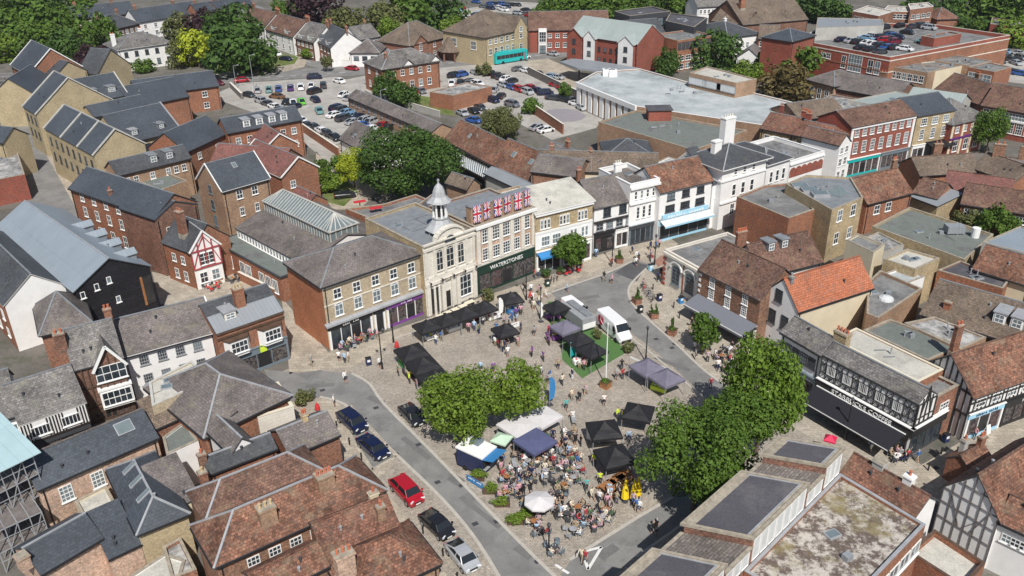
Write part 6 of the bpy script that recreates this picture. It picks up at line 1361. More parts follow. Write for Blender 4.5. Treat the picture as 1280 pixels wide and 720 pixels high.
for i,(lb,u,v,r_,h_,mt,hs) in enumerate([
 ('green bush beside the golden tree and the lawn',411,225,2.6,4.5,'leaf_bright',.8),('low shrub at the foot of the golden tree',425,205,2.4,4.8,'leaf_mid',.8),('small shrub near the brick yard wall',402,208,1.9,3.5,'leaf_mid',.9),
 ('dark tree beside the red brick villa',482,108,3.6,7.5,'leaf_dark',1.2),('second dark tree along the villa wall',498,117,3.6,6.5,'leaf_dark',1.0),('bushy tree at the back of the villa yard',511,122,3.2,5.6,'leaf_dark',1.),
 ('small street tree in front of the low white house',408,77,2.0,5,'leaf_olive',1.),('hedge tree before the white terrace pair',424,60,3.4,6,'leaf_olive',1.),
 ('golden bush by the curving road terraces',389,66,3.2,4,'leaf_bright',.7),('green front garden bush, first of the curving road',372,60,2.6,3,'leaf_mid',.7),('green front garden bush, second of the curving road',362,56,2.6,3,'leaf_mid',.7),
 ('bright golden tree left of the broad dark spreading tree',246,62,6.8,12,'leaf_gold',1.),('green tree between villa and golden tree',224,68,4.2,9.5,'leaf_olive',1.3),('tall green tree above the golden one',232,36,8,15,'leaf_olive',1.),
 ('very broad dark spreading tree on the grass island',301,60,11.5,17,'leaf_dark',.85),('dark tree crown joined to the spreading one, upper side',286,36,9,17,'leaf_dark',.9),('dark purple tree above the grass island',268,28,8,17,'leaf_purple',.9),
 ('dark purple tree beside the white villa',120,73,6.5,9,'leaf_purple',.9),('round bush in front of the villa',180,82,3.4,5,'leaf_mid',.9),('dark green tree beside the purple one',90,58,7,13,'leaf_dark',1.),('green tree right of the dark ones near the villa',122,42,6.5,15,'leaf_mid',1.2),
 ('large green tree in the middle of the left wood',72,32,11,17,'leaf_mid',.9),('green tree at the edge of the left wood by the slate house',46,52,8,13,'leaf_mid',.9),('rounded tree of the left wood near the frame edge',16,34,10,15,'leaf_mid',.9),
 ('bright low tree beside the scaffolded house',8,62,7,9,'leaf_bright',.8),('tree of the left wood near the top edge',22,8,12,16,'leaf_mid',.8),('upper tree of the left wood above the middle one',60,6,12,16,'leaf_dark',.8),('tree of the left wood by the slate terraces',98,14,9,14,'leaf_mid',.8),('tree in the gap between wood and villa',62,66,5,9,'leaf_dark',.9),
 ('light green tree beyond the white gabled houses',480,30,9,13,'leaf_olive',.9),('bright small tree beyond the white gabled houses',487,38,4.5,10,'leaf_bright',1.),('large green tree left of the brown roofed brick house',505,18,12,17,'leaf_mid',.9),('large dark green tree above the brown roofed brick house',535,14,12,17,'leaf_dark',.9),
 ('purple tree near the top edge over the brick terraces',395,10,11,14,'leaf_purple',.8),('green tree by the purple one at the top',360,12,8,12,'leaf_mid',.9),('light tree at the top between purple and green ones',430,26,8,11,'leaf_olive',.8),('bright round tree between kiosk and yellow brick building',566,37,5,9,'leaf_bright',1.),
 ('small tree at the corner of the car park opposite the bus',604,86,2.6,4,'leaf_olive',.8),('shrub growing over the fence in the car park',707,113,1.8,4.5,'leaf_mid',1.2),('bushy shrub on the wall in the small car park',667,132,3.,4.5,'leaf_mid',.9),
 ('conical dark tree between brick office and white hall',835,78,4.2,8.5,'leaf_dark',1.2),('large round dark tree in front of the pyramid slate hall',898,67,8.2,12,'leaf_dark',1.),('green tree left of the superstore windows',985,80,8.5,13,'leaf_mid',1.),('dark tree beside the grey gabled cottage',960,82,5.6,10,'leaf_dark',1.3),('bronze leaved tree at the edge of the white hall',983,105,7.5,9,'leaf_bronze',.75),('light bush in front of the cottage',935,88,4.5,7,'leaf_bright',.8),('slim tree between the flats and offices',803,60,2.2,9,'leaf_olive',1.5),
 ('garden tree behind the wide green grey flat roof',1240,273,3.0,6,'leaf_mid',1.),('garden shrub left of the garden tree',1212,275,2.4,4,'leaf_olive',.8),('garden shrub right of the garden tree',1262,283,2.2,4,'leaf_mid',.9),
 ('hedge tree behind the superstore, left',1190,28,6,7,'leaf_mid',.7),('hedge tree behind the superstore, middle',1212,31,6,7,'leaf_dark',.7),('hedge tree behind the superstore, right',1232,36,6,7,'leaf_mid',.7),('green tree in the corner right of the superstore',1268,44,9,10,'leaf_bright',.8),
 ('dark tree at the top right above the rooftop cars',1165,8,10,14,'leaf_dark',.8),('green tree at the top right near the frame corner',1215,6,11,14,'leaf_mid',.8),('green tree in the upper right corner',1262,8,12,15,'leaf_mid',.8),('tree with light top behind the flats blocks',1040,12,8,11,'leaf_dark',.8),('dark tree behind the barn like roof',1022,6,9,13,'leaf_dark',.8)]):
    tree(lb,u,v,r_,h_,mt,1,hs=hs,cat='bush' if ('bush' in lb or 'shrub' in lb) else 'tree',name='shrub' if ('bush' in lb or 'shrub' in lb) else 'tree')
places=['above the red brick office row','behind the black modern office','above the white terrace']
k=0
for (u,v) in ((690,12),(706,6),(722,14),(738,6),(754,12),(770,4),(786,8),(802,4),(700,-6),(730,-6),(760,-8)):
    tree('dark tree in the belt above the apartment block, '+['first','second','third','fourth','fifth','sixth','seventh','eighth','ninth','tenth','eleventh'][k]+' from its left end',u,v,8.5,13,'leaf_dark' if k%2 else 'leaf_mid',1,hs=.85,group='tree belt beyond the apartment block'); k+=1
k=0
for (u,v) in ((835,2),(850,6),(862,0),(1005,-4),(985,-6)):
    tree(['mid green tree left of the white terrace near the top edge','lighter green tree touching the white terrace','green tree behind the white terrace end','tree behind the barn like brown roof','tree left behind the barn like brown roof'][k],u,v,8,11,'leaf_mid',1,hs=.85); k+=1
# plants in planters etc
def potplant(u,v,kind,lb,name='planter'):
    p=W(u,v); r=thing(name,lb,'planter',p,random.uniform(0,1.5)); b=MB(); s=.52
    b.prism([(-s,-s),(s,-s),(s,s),(-s,s)],.0,.75,0); b.prism([(-s-.08,-s-.08),(s+.08,-s-.08),(s+.08,s+.08),(-s-.08,s+.08)],.75,.86,0,1); b.build('box',[M('brick') if kind!='round' else M('wood'),'soil'],r)
    me=crown_mesh(int(u),500,.16,8); me.materials.append(MATS['leaf_mid' if kind!='rose' else 'leaf_dark'])
    c=obj('foliage',me,r,(0,0,.95)); c.scale=(.55,.55,.35)
    if kind=='cone':
        me=crown_mesh(int(u)+3,500,.16,8); me.materials.append(MATS['leaf_dark']); c=obj('conifer',me,r,(0,0,1.6)); c.scale=(.3,.3,1.0)
    if kind=='twin':
        for dx in (-.35,.35): me=crown_mesh(int(u)+3,400,.16,8); me.materials.append(MATS['leaf_dark']); c=obj('conifer',me,r,(dx,0,1.4)); c.scale=(.25,.25,.75)
    return r
for u,v,k,lb in ((796,379,'cone','square planter with clipped cone, nearest the cycle racks'),(817,397,'twin','square planter with two clipped conifers, between the two single ones'),(840,418,'cone','square planter with clipped cone, nearest the slim young tree'),(774,328,'cone','square planter with conifer before the white jettied shop'),(757,484,'round','round wooden tub at the foot of the white flagpole')):
    potplant(u,v,k,lb)
for u,v,s,lb,mt in ((784,440,.9,'leafy flower tub beside the green turf and van','leaf_olive'),(747,423,.8,'low flower tub behind the black tents','leaf_olive'),(609,375,1.3,'clipped green shrub at the bookshop end of the café tables','leaf_olive'),(683,347,.9,'dark green tub plant near the cycle rack','leaf_dark'),(700,343,.7,'small plant by the round tree','leaf_dark'),(376,505,1.2,'bushy planting beside the balustraded house','leaf_olive'),(387,500,.9,'pale leaved plant by the red bollard','leaf_olive')):
    p=W(u,v); r=thing('tub_plant',lb,'plant',p,0); b=MB(); b.cyl(0,0,s*.5,s*.6,0,.45,10); b.build('tub',['timber_brown'],r); me=crown_mesh(int(u),600,.13,10); me.materials.append(MATS[mt]); c=obj('foliage',me,r,(0,0,.45+s*.5)); c.scale=(s,s,s*.8)
for i,(u,v,s) in enumerate([(598,600,.9),(612,616,1.),(628,632,1.1),(645,654,1.2),(655,650,.9),(663,646,.8)]):
    p=W(u,v); r=thing('tub_plant','leafy planter along the street edge of the café, '+['beside the blue banner','second from the blue banner','in the middle of the row','largest of the row','right of the largest','furthest from the blue banner'][i],'plant',p,0,'planters along the café edge'); b=MB(); b.box(-s*.7,s*.7,-.3,.3,0,.5); b.build('trough',['timber_brown'],r); me=crown_mesh(int(u),600,.13,10); me.materials.append(MATS['leaf_bright']); c=obj('foliage',me,r,(0,0,.75)); c.scale=(s,.6,.55)
# ================================================================ vehicles
def loft(b,sts,mi=0,caps=True):
    """sts: list of rings (lists of points, same count)"""
    for r0,r1 in zip(sts,sts[1:]):
        n=len(r0)
        for i in range(n):
            j=(i+1)%n; b.poly([r0[i],r0[j],r1[j],r1[i]],mi)
    if caps: b.poly(sts[0][::-1],mi); b.poly(sts[-1],mi)
def car_proto(kind,far=False):
    K={'hatch':dict(L=4.15,Wd=1.78,belt=.92,top=1.47,cab=(-.02,.30,.62,.97),hood=.80),   # fractions from front: windscreen base, roof front, roof rear, tail
       'saloon':dict(L=4.6,Wd=1.82,belt=.90,top=1.43,cab=(0,.31,.66,.86),hood=.78),
       'suv':dict(L=4.5,Wd=1.88,belt=1.05,top=1.68,cab=(0,.28,.80,.97),hood=.95),
       'van':dict(L=5.0,Wd=1.95,belt=1.15,top=1.98,cab=(0,.16,.97,.99),hood=1.0)}[kind]
    L,Wd,belt,top,hood=K['L'],K['Wd'],K['belt'],K['top'],K['hood']; hw=Wd/2
    X=lambda f:L/2-f*L
    root=bpy.data.objects.new('parked_car',None); COL.objects.link(root); root.empty_display_size=.5
    # lower body: rings around x
    def ring(x,w,zb,zt,zs):
        return [(x,-w*.93,zb),(x,-w,zb+.18),(x,-w,zs),(x,-w*.93,zt),(x,0,zt+.025),(x,w*.93,zt),(x,w,zs),(x,w,zb+.18),(x,w*.93,zb)]
    b=MB(); ws=K['cab'][1]-.12
    st=[ring(X(0),hw*.72,.32,hood*.74,.55),ring(X(.02),hw*.88,.24,hood*.86,.62),ring(X(.09),hw*.97,.2,hood*.95,.7),ring(X(ws),hw,.2,belt*.98,.78),ring(X(.5),hw,.2,belt,.82),ring(X(.85),hw*.99,.2,belt*1.01,.84),ring(X(.965),hw*.93,.24,belt*.99,.82),ring(X(1),hw*.8,.34,belt*.86,.7)]
    loft(b,st)
    # roof skin
    rf,rr_=K['cab'][1],K['cab'][2]; tw=hw*.76
    def rring(x,w,z): return [(x,-w,z-.05),(x,-w*.85,z),(x,w*.85,z),(x,w,z-.05),(x,0,z-.07)]
    loft(b,[rring(X(rf-.01),tw*.96,top-.03),rring(X(rf+.08),tw,top),rring(X((rf+rr_)/2+.05),tw,top+.01),rring(X(rr_),tw*.95,top-.03)])
    # pillars
    te=K['cab'][3]
    for s in (-1,1):
        b.beam((X(ws+.005),s*hw*.88,belt),(X(rf),s*tw*.95,top-.04),.07,.07); b.beam((X(te-.01),s*hw*.86,belt),(X(rr_),s*tw*.93,top-.05),.12 if kind!='van' else .16,.1)
        b.beam((X((rf+rr_)/2+.02),s*hw*.93,belt),(X((rf+rr_)/2),s*tw,top-.04),.08,.06)
        b.box(X(ws)-.28,X(ws)-.1,s*(hw+.12)-.09,s*(hw+.12)+.09,belt-.0,belt+.14)
    if kind=='van':
        for s in (-1,1): b.poly([(X(.42),s*(hw*.965),belt-.1),(X(.97),s*(hw*.93),belt-.1),(X(.96),s*tw*1.0,top-.04),(X(.42),s*tw*1.02,top-.04)])
    bm_=b.mesh('body',['paint_slot'],uv=False); body=obj('body',bm_,root)
    # glasshouse
    g=MB(); w1=hw*.93
    A=[(X(ws),-w1*.93,belt-.02),(X(ws),w1*.93,belt-.02),(X(rf),tw*.93,top-.05),(X(rf),-tw*.93,top-.05)]
    B_=[(X(te),-w1*.9,belt-.02),(X(te),w1*.9,belt-.02),(X(rr_),tw*.92,top-.06),(X(rr_),-tw*.92,top-.06)]
    g.poly(A[::1]); g.poly(B_[::-1]); g.poly([A[0],A[3],B_[3],B_[0]]); g.poly([A[1],B_[1],B_[2],A[2]]); obj('windows',g.mesh('windows',['car_glass'],uv=False),root)
    # wheels
    wr=.33 if kind!='suv' else .37
    w=MB()
    def cylx(b,x,y0,y1,r,n,mi):
        a=[(x+r*math.cos(6.2832*i/n),y0,wr+r*math.sin(6.2832*i/n)) for i in range(n)]; c=[(p[0],y1,p[2]) for p in a]
        for i in range(n): j=(i+1)%n; b.poly([a[i],a[j],c[j],c[i]],mi)
        b.poly(a,mi); b.poly(c[::-1],mi)
    cylx(w,0,-.12,.12,wr,12,0); wm=w.mesh('wheel',['tyre'],uv=False); rm=None
    if not far:
        w=MB(); cylx(w,0,-.135,.135,wr*.6,10,0); rm=w.mesh('rim',['rim'],uv=False)
    for fx in (.17,.80 if kind!='van' else .78):
        for s in (-1,1):
            o=obj('wheel',wm,root,(X(fx),s*(hw-.1),0)); 
            if rm: obj('rim',rm,o)
    if True:
        a=MB(); a.box(-.05,.06,-.2,.2,-.07,.08); hm=a.mesh('headlight',['lamp_glass'],uv=False); a=MB(); a.box(-.05,.04,-.13,.13,-.12,.12); tm=a.mesh('tail_light',['tail_red'],uv=False)
        for s in (-1,1): obj('headlight',hm,root,(X(.022),s*hw*.66,hood*.82),s*-.35); obj('tail_light',tm,root,(X(.985),s*hw*.76,belt*.84))
        if not far:
            a=MB(); a.box(-.02,.02,-.26,.26,-.06,.06); pm=a.mesh('number_plate',['white'],uv=False); obj('number_plate',pm,root,(X(-.003),0,.42)); a=MB(); a.box(-.02,.02,-.26,.26,-.06,.06); obj('number_plate',a.mesh('number_plate',['yellow'],uv=False),root,(X(1.003),0,.62))
            a=MB(); a.box(-.03,.03,-hw*.45,hw*.45,-.08,.08); obj('grille',a.mesh('grille',['black'],uv=False),root,(X(.004),0,.6))
    root['_body']=1
    return root
MATS['paint_slot']=plain('paint_slot',(.3,.3,.3),.3,var=0)
MATS['car_glass']=plain('car_glass',(.018,.022,.026),.06,var=0,spec=.8); MATS['tyre']=plain('tyre',(.015,.015,.015),.8,var=0); MATS['rim']=plain('rim',(.45,.46,.48),.35,metal=.6,var=0)
MATS['lamp_glass']=plain('lamp_glass',(.75,.78,.8),.15,var=0); MATS['tail_red']=plain('tail_red',(.4,.01,.01),.25,var=0)
PAL={'white':(.82,.82,.82),'silver':(.48,.50,.52),'grey':(.17,.18,.20),'dark grey':(.06,.065,.075),'black':(.014,.014,.018),'navy blue':(.006,.011,.045),'blue':(.025,.09,.32),'light blue':(.22,.40,.58),'red':(.38,.008,.018),'maroon':(.16,.01,.03),'green':(.13,.55,.06),'teal':(.18,.38,.38),'bronze':(.22,.11,.05),'purple':(.06,.03,.16),'cream':(.7,.66,.55)}
def carpaint(c):
    k='car_'+c.replace(' ','_')
    if k not in MATS:
        m,nt,b=_mat(k); b.inputs['Base Color'].default_value=(*PAL[c],1); b.inputs['Roughness'].default_value=.32; b.inputs['Metallic'].default_value=.25 if c in('silver','grey','dark grey','light blue','bronze','teal') else 0
        b.inputs['Coat Weight'].default_value=.6; b.inputs['Coat Roughness'].default_value=.08; MATS[k]=m
    return MATS[k]
_cp={}
CARS=[]
def car(u,v,u2,v2,c,kind='hatch',z=0,lb=None,cat='car',group=None,far=None,name='parked_car'):
    """centre pixel, pixel towards which its nose points"""
    p=W(u,v,z+.6); q=W(u2,v2,z+.6); rz=math.atan2(q.y-p.y,q.x-p.x); p.z=z
    far=(p.y>150) if far is None else far
    if (kind,far,c) not in _cp:
        if (kind,far) not in _cp:
            _cp[(kind,far)]=r=car_proto(kind,far)
        else: r=dup(_cp[(kind,far)],(0,0,0),0); THINGS.pop()
        for ch in r.children:
            if ch.name.split('.')[0]=='body':
                if (kind,far,c,'m') not in _cp: me=ch.data.copy(); me.materials[0]=carpaint(c); _cp[(kind,far,c,'m')]=me
                ch.data=_cp[(kind,far,c,'m')]
        _cp[(kind,far,c)]=r; r.location=p; r.rotation_euler=(0,0,rz)
    else: r=dup(_cp[(kind,far,c)],p,rz); THINGS.pop()
    r.name=name
    if z==0: 
        pass
    r['category']=cat; r['label']=lb or ''; r['_auto']=(c,kind)
    if lb: THINGS.append(r)
    else: CARS.append(r)
    if group: r['group']=group
    return r
# street by the square
car(440,526,452,536,'navy blue','suv',lb='dark blue family car at the head of the parking bay, first in the line'); car(466,558,478,568,'navy blue','saloon',lb='navy saloon with pale roof rack directly behind the first blue car in the bay')
car(515,518,525,528,'black','hatch',lb='black hatchback parked on the cobbles beside the bright green plane tree'); car(508,613,519,624,'red','suv',lb='crimson red car parked on the cobbled strip')
car(546,655,556,664,'black','hatch',lb='black hatchback parked between the red car and the silver one'); car(578,694,588,706,'silver','hatch',lb='silver hatchback, lowest car in the street')
# vans
def bigvan(u,v,u2,v2,L,Wd,Hh,lb,logo=False):
    p=W(u,v,1.0); q=W(u2,v2,1.0); rz=math.atan2(q.y-p.y,q.x-p.x); p.z=0
    r=thing('delivery_van',lb,'van',p,rz); h=L/2; w=Wd/2
    b=MB()
    def ring(x,w,zb,zt): return [(x,-w*.95,zb),(x,-w,zb+.2),(x,-w,zt*.6),(x,-w*.92,zt-.12),(x,-w*.8,zt),(x,w*.8,zt),(x,w*.92,zt-.12),(x,w,zt*.6),(x,w,zb+.2),(x,w*.95,zb)]
    loft(b,[ring(-h,w*.97,.35,Hh-.03),ring(-h+.15,w,.3,Hh),ring(h-1.75,w,.3,Hh),ring(h-1.45,w*.98,.3,Hh-.15),ring(h-.85,w*.97,.28,1.5),ring(h-.2,w*.92,.28,1.12),ring(h,w*.75,.35,.85)])
    b.build('body',['car_white'],r,uv=False)
    g=MB(); z0,z1=1.42,Hh-.3
    g.poly([(h-.86,-w*.86,z0+.1),(h-.86,w*.86,z0+.1),(h-1.43,w*.80,z1+.1),(h-1.43,-w*.80,z1+.1)])
    for p_ in g.v[:]: pass
    g.v=[(x+.05,y,z+.03) for x,y,z in g.v]
    for s in (-1,1): g.poly([(h-.95,s*w*1.005,1.3),(h-1.9,s*w*1.01,1.3),(h-1.9,s*w*1.0,z1-.1),(h-1.4,s*w*.985,z1-.1)])
    g.build('windows',['car_glass'],r,uv=False)
    wm=MB(); n=12
    a=[(.36*math.cos(6.2832*i/n),-.13,.36+.36*math.sin(6.2832*i/n)) for i in range(n)]; c=[(x,.13,z) for x,y,z in a]
    for i in range(n): j=(i+1)%n; wm.poly([a[i],a[j],c[j],c[i]])
    wm.poly(a); wm.poly(c[::-1]); wm=wm.mesh('wheel',['tyre'],uv=False)
    for x in (h-1.0,-h+1.1):
        for s in (-1,1): obj('wheel',wm,r,(x,s*(w-.08),0))
    for s in (-1,1):
        b=MB(); b.box(-.12,.05,-.2,.2,-.1,.1); b.build('headlight',['lamp_glass'],r,(h-.1,s*w*.68,.85),uv=False)
        b=MB(); b.box(-.1,.1,-.12,.12,-.18,.18); b.build('wing_mirror',['black'],r,(h-1.15,s*(w+.16),1.45),uv=False)
        b=MB(); b.box(-.03,.03,-.08,.08,-.35,.35); b.build('tail_light',['tail_red'],r,(-h-.01,s*w*.88,1.2),uv=False)
    b=MB(); b.box(h-.12,h+.03,-w*.7,w*.7,.35,.62); b.build('bumper',['black'],r,uv=False)
    if logo:
        s=-1  # side towards the camera
        for s in (-1,1):
            b=MB(); cx,cz=-h+1.3,1.5; R=.8
            hexp=[(cx+R*math.cos(math.pi/6+math.pi/3*i),s*(w+.012),cz+R*math.sin(math.pi/6+math.pi/3*i)) for i in range(6)]; b.poly(hexp,0)
            for i in (1,3,5): b.beam((cx,s*(w+.02),cz),(hexp[i][0],s*(w+.02),hexp[i][2]),.07,.03,1)
            b.build('cube_emblem',['redpink','white'],r,uv=False)
            text('dpd',.95,'grey',r,(cx+1.75*(1),s*(w+.02),1.5),(math.pi/2,0,0 if s<0 else math.pi),.01,'lettering')
        b=MB(); b.box(-h-.09,-h+.0,-w*.9,w*.9,.8,2.3); b.build('rear_door_panel',['redpink'],r,uv=False)
    return r
carpaint('white')
bigvan(768,409,790,428,6.2,2.1,2.55,'long white parcel van with red cube emblem parked beside the turf',True)
bigvan(719,386,735,398,4.7,1.95,2.0,'shorter white van parked behind the black corner tent')
# bus
p=W(637,77.5,0); q=W(658,74,0); r=thing('single_deck_bus','turquoise single deck bus stopped before the yellow brick building','bus',p,math.atan2(q.y-p.y,q.x-p.x))
b=MB(); b.prism([(-5.9,-1.25),(5.75,-1.25),(5.95,-1.0),(5.95,1.0),(5.75,1.25),(-5.9,1.25)],.35,3.3,0); b.box(-5.6,5.6,-1.1,1.1,3.3,3.42,0); b.box(-4,-1,-.8,.8,3.42,3.65,0); b.build('body',['teal'],r)
b=MB(); b.box(-5.5,5.2,-1.28,1.28,1.55,2.65); b.box(5.9,5.99,-1.0,1.0,1.2,2.7); b.build('windows',['car_glass'],r)
b=MB()
for k in range(8): b.box(-5.5+k*1.5,-5.42+k*1.5,-1.3,1.3,1.5,2.7)
b.build('window_pillars',['teal'],r)
b=MB(); b.box(4.3,5.2,-1.3,-1.26,.4,2.6); b.build('door',['glass_sky'],r)
for x in (-3.2,3.4):
    for s in (-1,1): o=MB(); o.tube((x,s*1.0,.48),(x,s*1.28,.48),.48,n=12); o.build('wheel',['tyre'],r)
# distant cars: (centre, nose towards, colour, kind)
FAR=[(302,100,312,99,'red','hatch'),(271,104,280,104,'maroon','hatch'),
 # car park row facing
 (322,113,322,106,'silver','hatch'),(336,112,336,105,'teal','hatch'),(348,111,348,104,'blue','hatch'),(363,110,363,103,'purple','hatch'),(376,109,376,102,'white','suv'),(389,107,390,100,'white','hatch'),(404,107,404,100,'dark grey','suv'),
 (310,118,325,121,'dark grey','saloon'),(346,120,330,118,'bronze','saloon'),(366,128,362,122,'white','hatch'),(377,127,373,121,'green','hatch'),(393,114,400,112,'black','suv'),(394,124,388,120,'navy blue','saloon'),(399,138,396,132,'teal','saloon'),
 (393,96,410,95,'navy blue','suv'),(424,101,432,103,'white','hatch'),(430,118,440,114,'white','hatch'),(436,122,446,118,'silver','hatch'),
 (421,135,435,131,'navy blue','suv'),(427,137,441,133,'dark grey','suv'),(433,140,447,136,'light blue','saloon'),(440,144,454,140,'light blue','saloon'),(449,146,460,142,'navy blue','saloon'),(457,150,468,146,'silver','suv'),(465,152,475,148,'silver','suv'),(478,157,488,152,'red','hatch'),(486,160,495,155,'black','hatch'),
 (376,150,386,154,'white','hatch'),(383,156,393,160,'dark grey','saloon'),(392,158,402,163,'dark grey','saloon'),(402,163,412,168,'white','saloon'),(408,166,418,171,'dark grey','hatch'),(418,171,427,176,'black','saloon'),
 (346,67,352,69,'white','hatch'),(357,73,365,74,'navy blue','saloon'),(440,85,448,86,'red','saloon'),
 (515,115,508,113,'red','hatch'),(526,113,532,116,'grey','saloon'),(431,243,440,242,'black','hatch'),
 # upper car park
 (568,94,578,92,'black','suv'),(577,93,585,91,'blue','suv'),(594,90,601,93,'silver','hatch'),(606,90,612,92,'white','hatch'),(614,91,620,94,'black','saloon'),(621,94,628,91,'black','saloon'),(627,96,634,93,'dark grey','saloon'),(632,98,640,95,'white','saloon'),(640,101,648,98,'black','saloon'),
 (663,109,671,112,'red','saloon'),(671,113,679,116,'navy blue','hatch'),(682,116,692,116,'navy blue','suv'),(692,122,700,123,'dark grey','saloon'),(705,124,714,126,'black','saloon'),(720,129,728,131,'white','hatch'),(727,134,732,137,'silver','hatch'),
 (657,88,664,90,'white','hatch'),(672,92,678,93,'black','hatch'),(648,86,656,85,'grey','hatch'),(689,95,696,96,'light blue','saloon'),(696,96,703,97,'silver','saloon'),(618,112,622,108,'silver','hatch'),(626,120,630,117,'black','saloon'),(640,130,648,132,'grey','suv'),
 (578,141,584,144,'silver','hatch'),(592,138,598,141,'black','hatch'),(600,134,606,137,'dark grey','hatch'),(592,150,598,151,'blue','hatch'),(672,159,680,157,'silver','hatch'),(682,162,692,160,'white','hatch'),(655,71,662,70,'white','hatch'),(691,67,697,68,'silver','hatch'),
 # top car park
 (569,15,574,16,'blue','hatch'),(577,10,582,9,'red','hatch'),(565,17,571,18,'silver','suv'),(560,11,566,11,'grey','hatch'),(572,13,578,13,'light blue','hatch'),(595,18,601,18,'navy blue','hatch'),(600,18,608,18,'light blue','suv'),(613,10,620,11,'navy blue','suv'),(623,10,630,12,'white','suv'),(630,12,637,13,'white','suv'),(627,5,634,6,'blue','suv'),(595,2,603,3,'blue','saloon'),
 (657,12,664,13,'black','saloon'),(666,14,673,14,'black','saloon'),(674,15,682,15,'dark grey','saloon'),(662,19,669,20,'red','saloon'),(670,18,677,19,'white','suv'),(705,18,713,18,'dark grey','suv'),(633,8,640,9,'navy blue','saloon'),(557,14,563,15,'white','hatch'),(604,8,610,9,'grey','hatch'),
 # right yard
 (1258,70,1264,72,'grey','saloon'),(1264,74,1270,76,'dark grey','saloon'),(1270,78,1276,80,'silver','saloon'),(1276,72,1282,74,'grey','suv'),(1250,76,1256,78,'dark grey','hatch'),(1272,66,1279,67,'silver','hatch'),(1256,64,1262,65,'light blue','hatch'),
 (1205,12,1212,12,'silver','hatch'),(1216,24,1222,24,'white','hatch')]
for a in FAR: car(*a)
_rv=random.Random(5)
for u0,v0,u1,v1,n,du,dv in ((412,141,470,163,5,12,-3),(330,108,400,103,0,0,-7),(624,104,664,116,4,8,3),(700,118,740,132,3,8,2),(540,6,556,12,3,6,1),(610,4,650,6,6,7,1),(642,16,700,20,6,7,1),(740,20,760,24,3,6,1),(1240,84,1278,92,6,7,1),(356,124,372,136,2,-8,3),(584,100,600,106,2,8,2),(690,104,720,116,3,8,2),(560,104,600,104,4,2,-7),(470,122,496,128,3,6,4),(322,124,356,138,4,9,3),(346,138,372,148,3,8,4),(600,118,618,126,3,8,2),(700,8,752,14,5,7,1),(580,22,610,24,3,7,1)):
    for i in range(n): t=(i+.5)/n; u,v=u0+(u1-u0)*t,v0+(v1-v0)*t; car(u,v,u+du,v+dv,_rv.choice(['white','silver','black','grey','navy blue','dark grey','red','blue','silver','white']),_rv.choice(['hatch','saloon','suv']))
ROOFC=[(1028,42,'dark grey','hatch'),(1040,40.5,'white','suv'),(1048,41,'white','saloon'),(1056,40,'silver','hatch'),(1065,38.5,'white','hatch'),(1076,37.5,'black','suv'),(1091,36,'dark grey','suv'),(1105,34,'black','suv'),(1126,31.5,'black','saloon'),(1141,33,'dark grey','hatch'),(1150,32,'black','suv'),(1161,34.5,'silver','suv'),(1098,41.5,'navy blue','saloon'),(1112,42.5,'dark grey','hatch'),
 (1052,49,'navy blue','saloon'),(1064,50.5,'silver','saloon'),(1072,52,'black','hatch'),(1084,53.5,'white','saloon'),(1090,55,'white','hatch'),(1083,47,'light blue','saloon'),(1092,46,'silver','suv'),(1100,46.5,'navy blue','suv'),(1106,50,'red','suv'),(1113,48,'dark grey','hatch'),(1115,44,'blue','saloon'),(1122,46,'navy blue','hatch'),(1118,52,'maroon','suv'),(1134,40,'black','hatch'),(1099,57,'black','suv'),(1109,58.5,'blue','saloon'),(1117,59,'black','hatch'),(1131,60.5,'white','saloon'),(1155,51.5,'teal','saloon'),(1076,59,'black','saloon'),(1088,61,'black','saloon'),(1100,64.5,'dark grey','saloon'),(1078,44,'grey','hatch'),(1068,44,'light blue','hatch')]
for u,v,c,k in ROOFC: car(u,v,u+8,v-1.2 if (int(u)%3) else v+1,c,k,z=8.02)
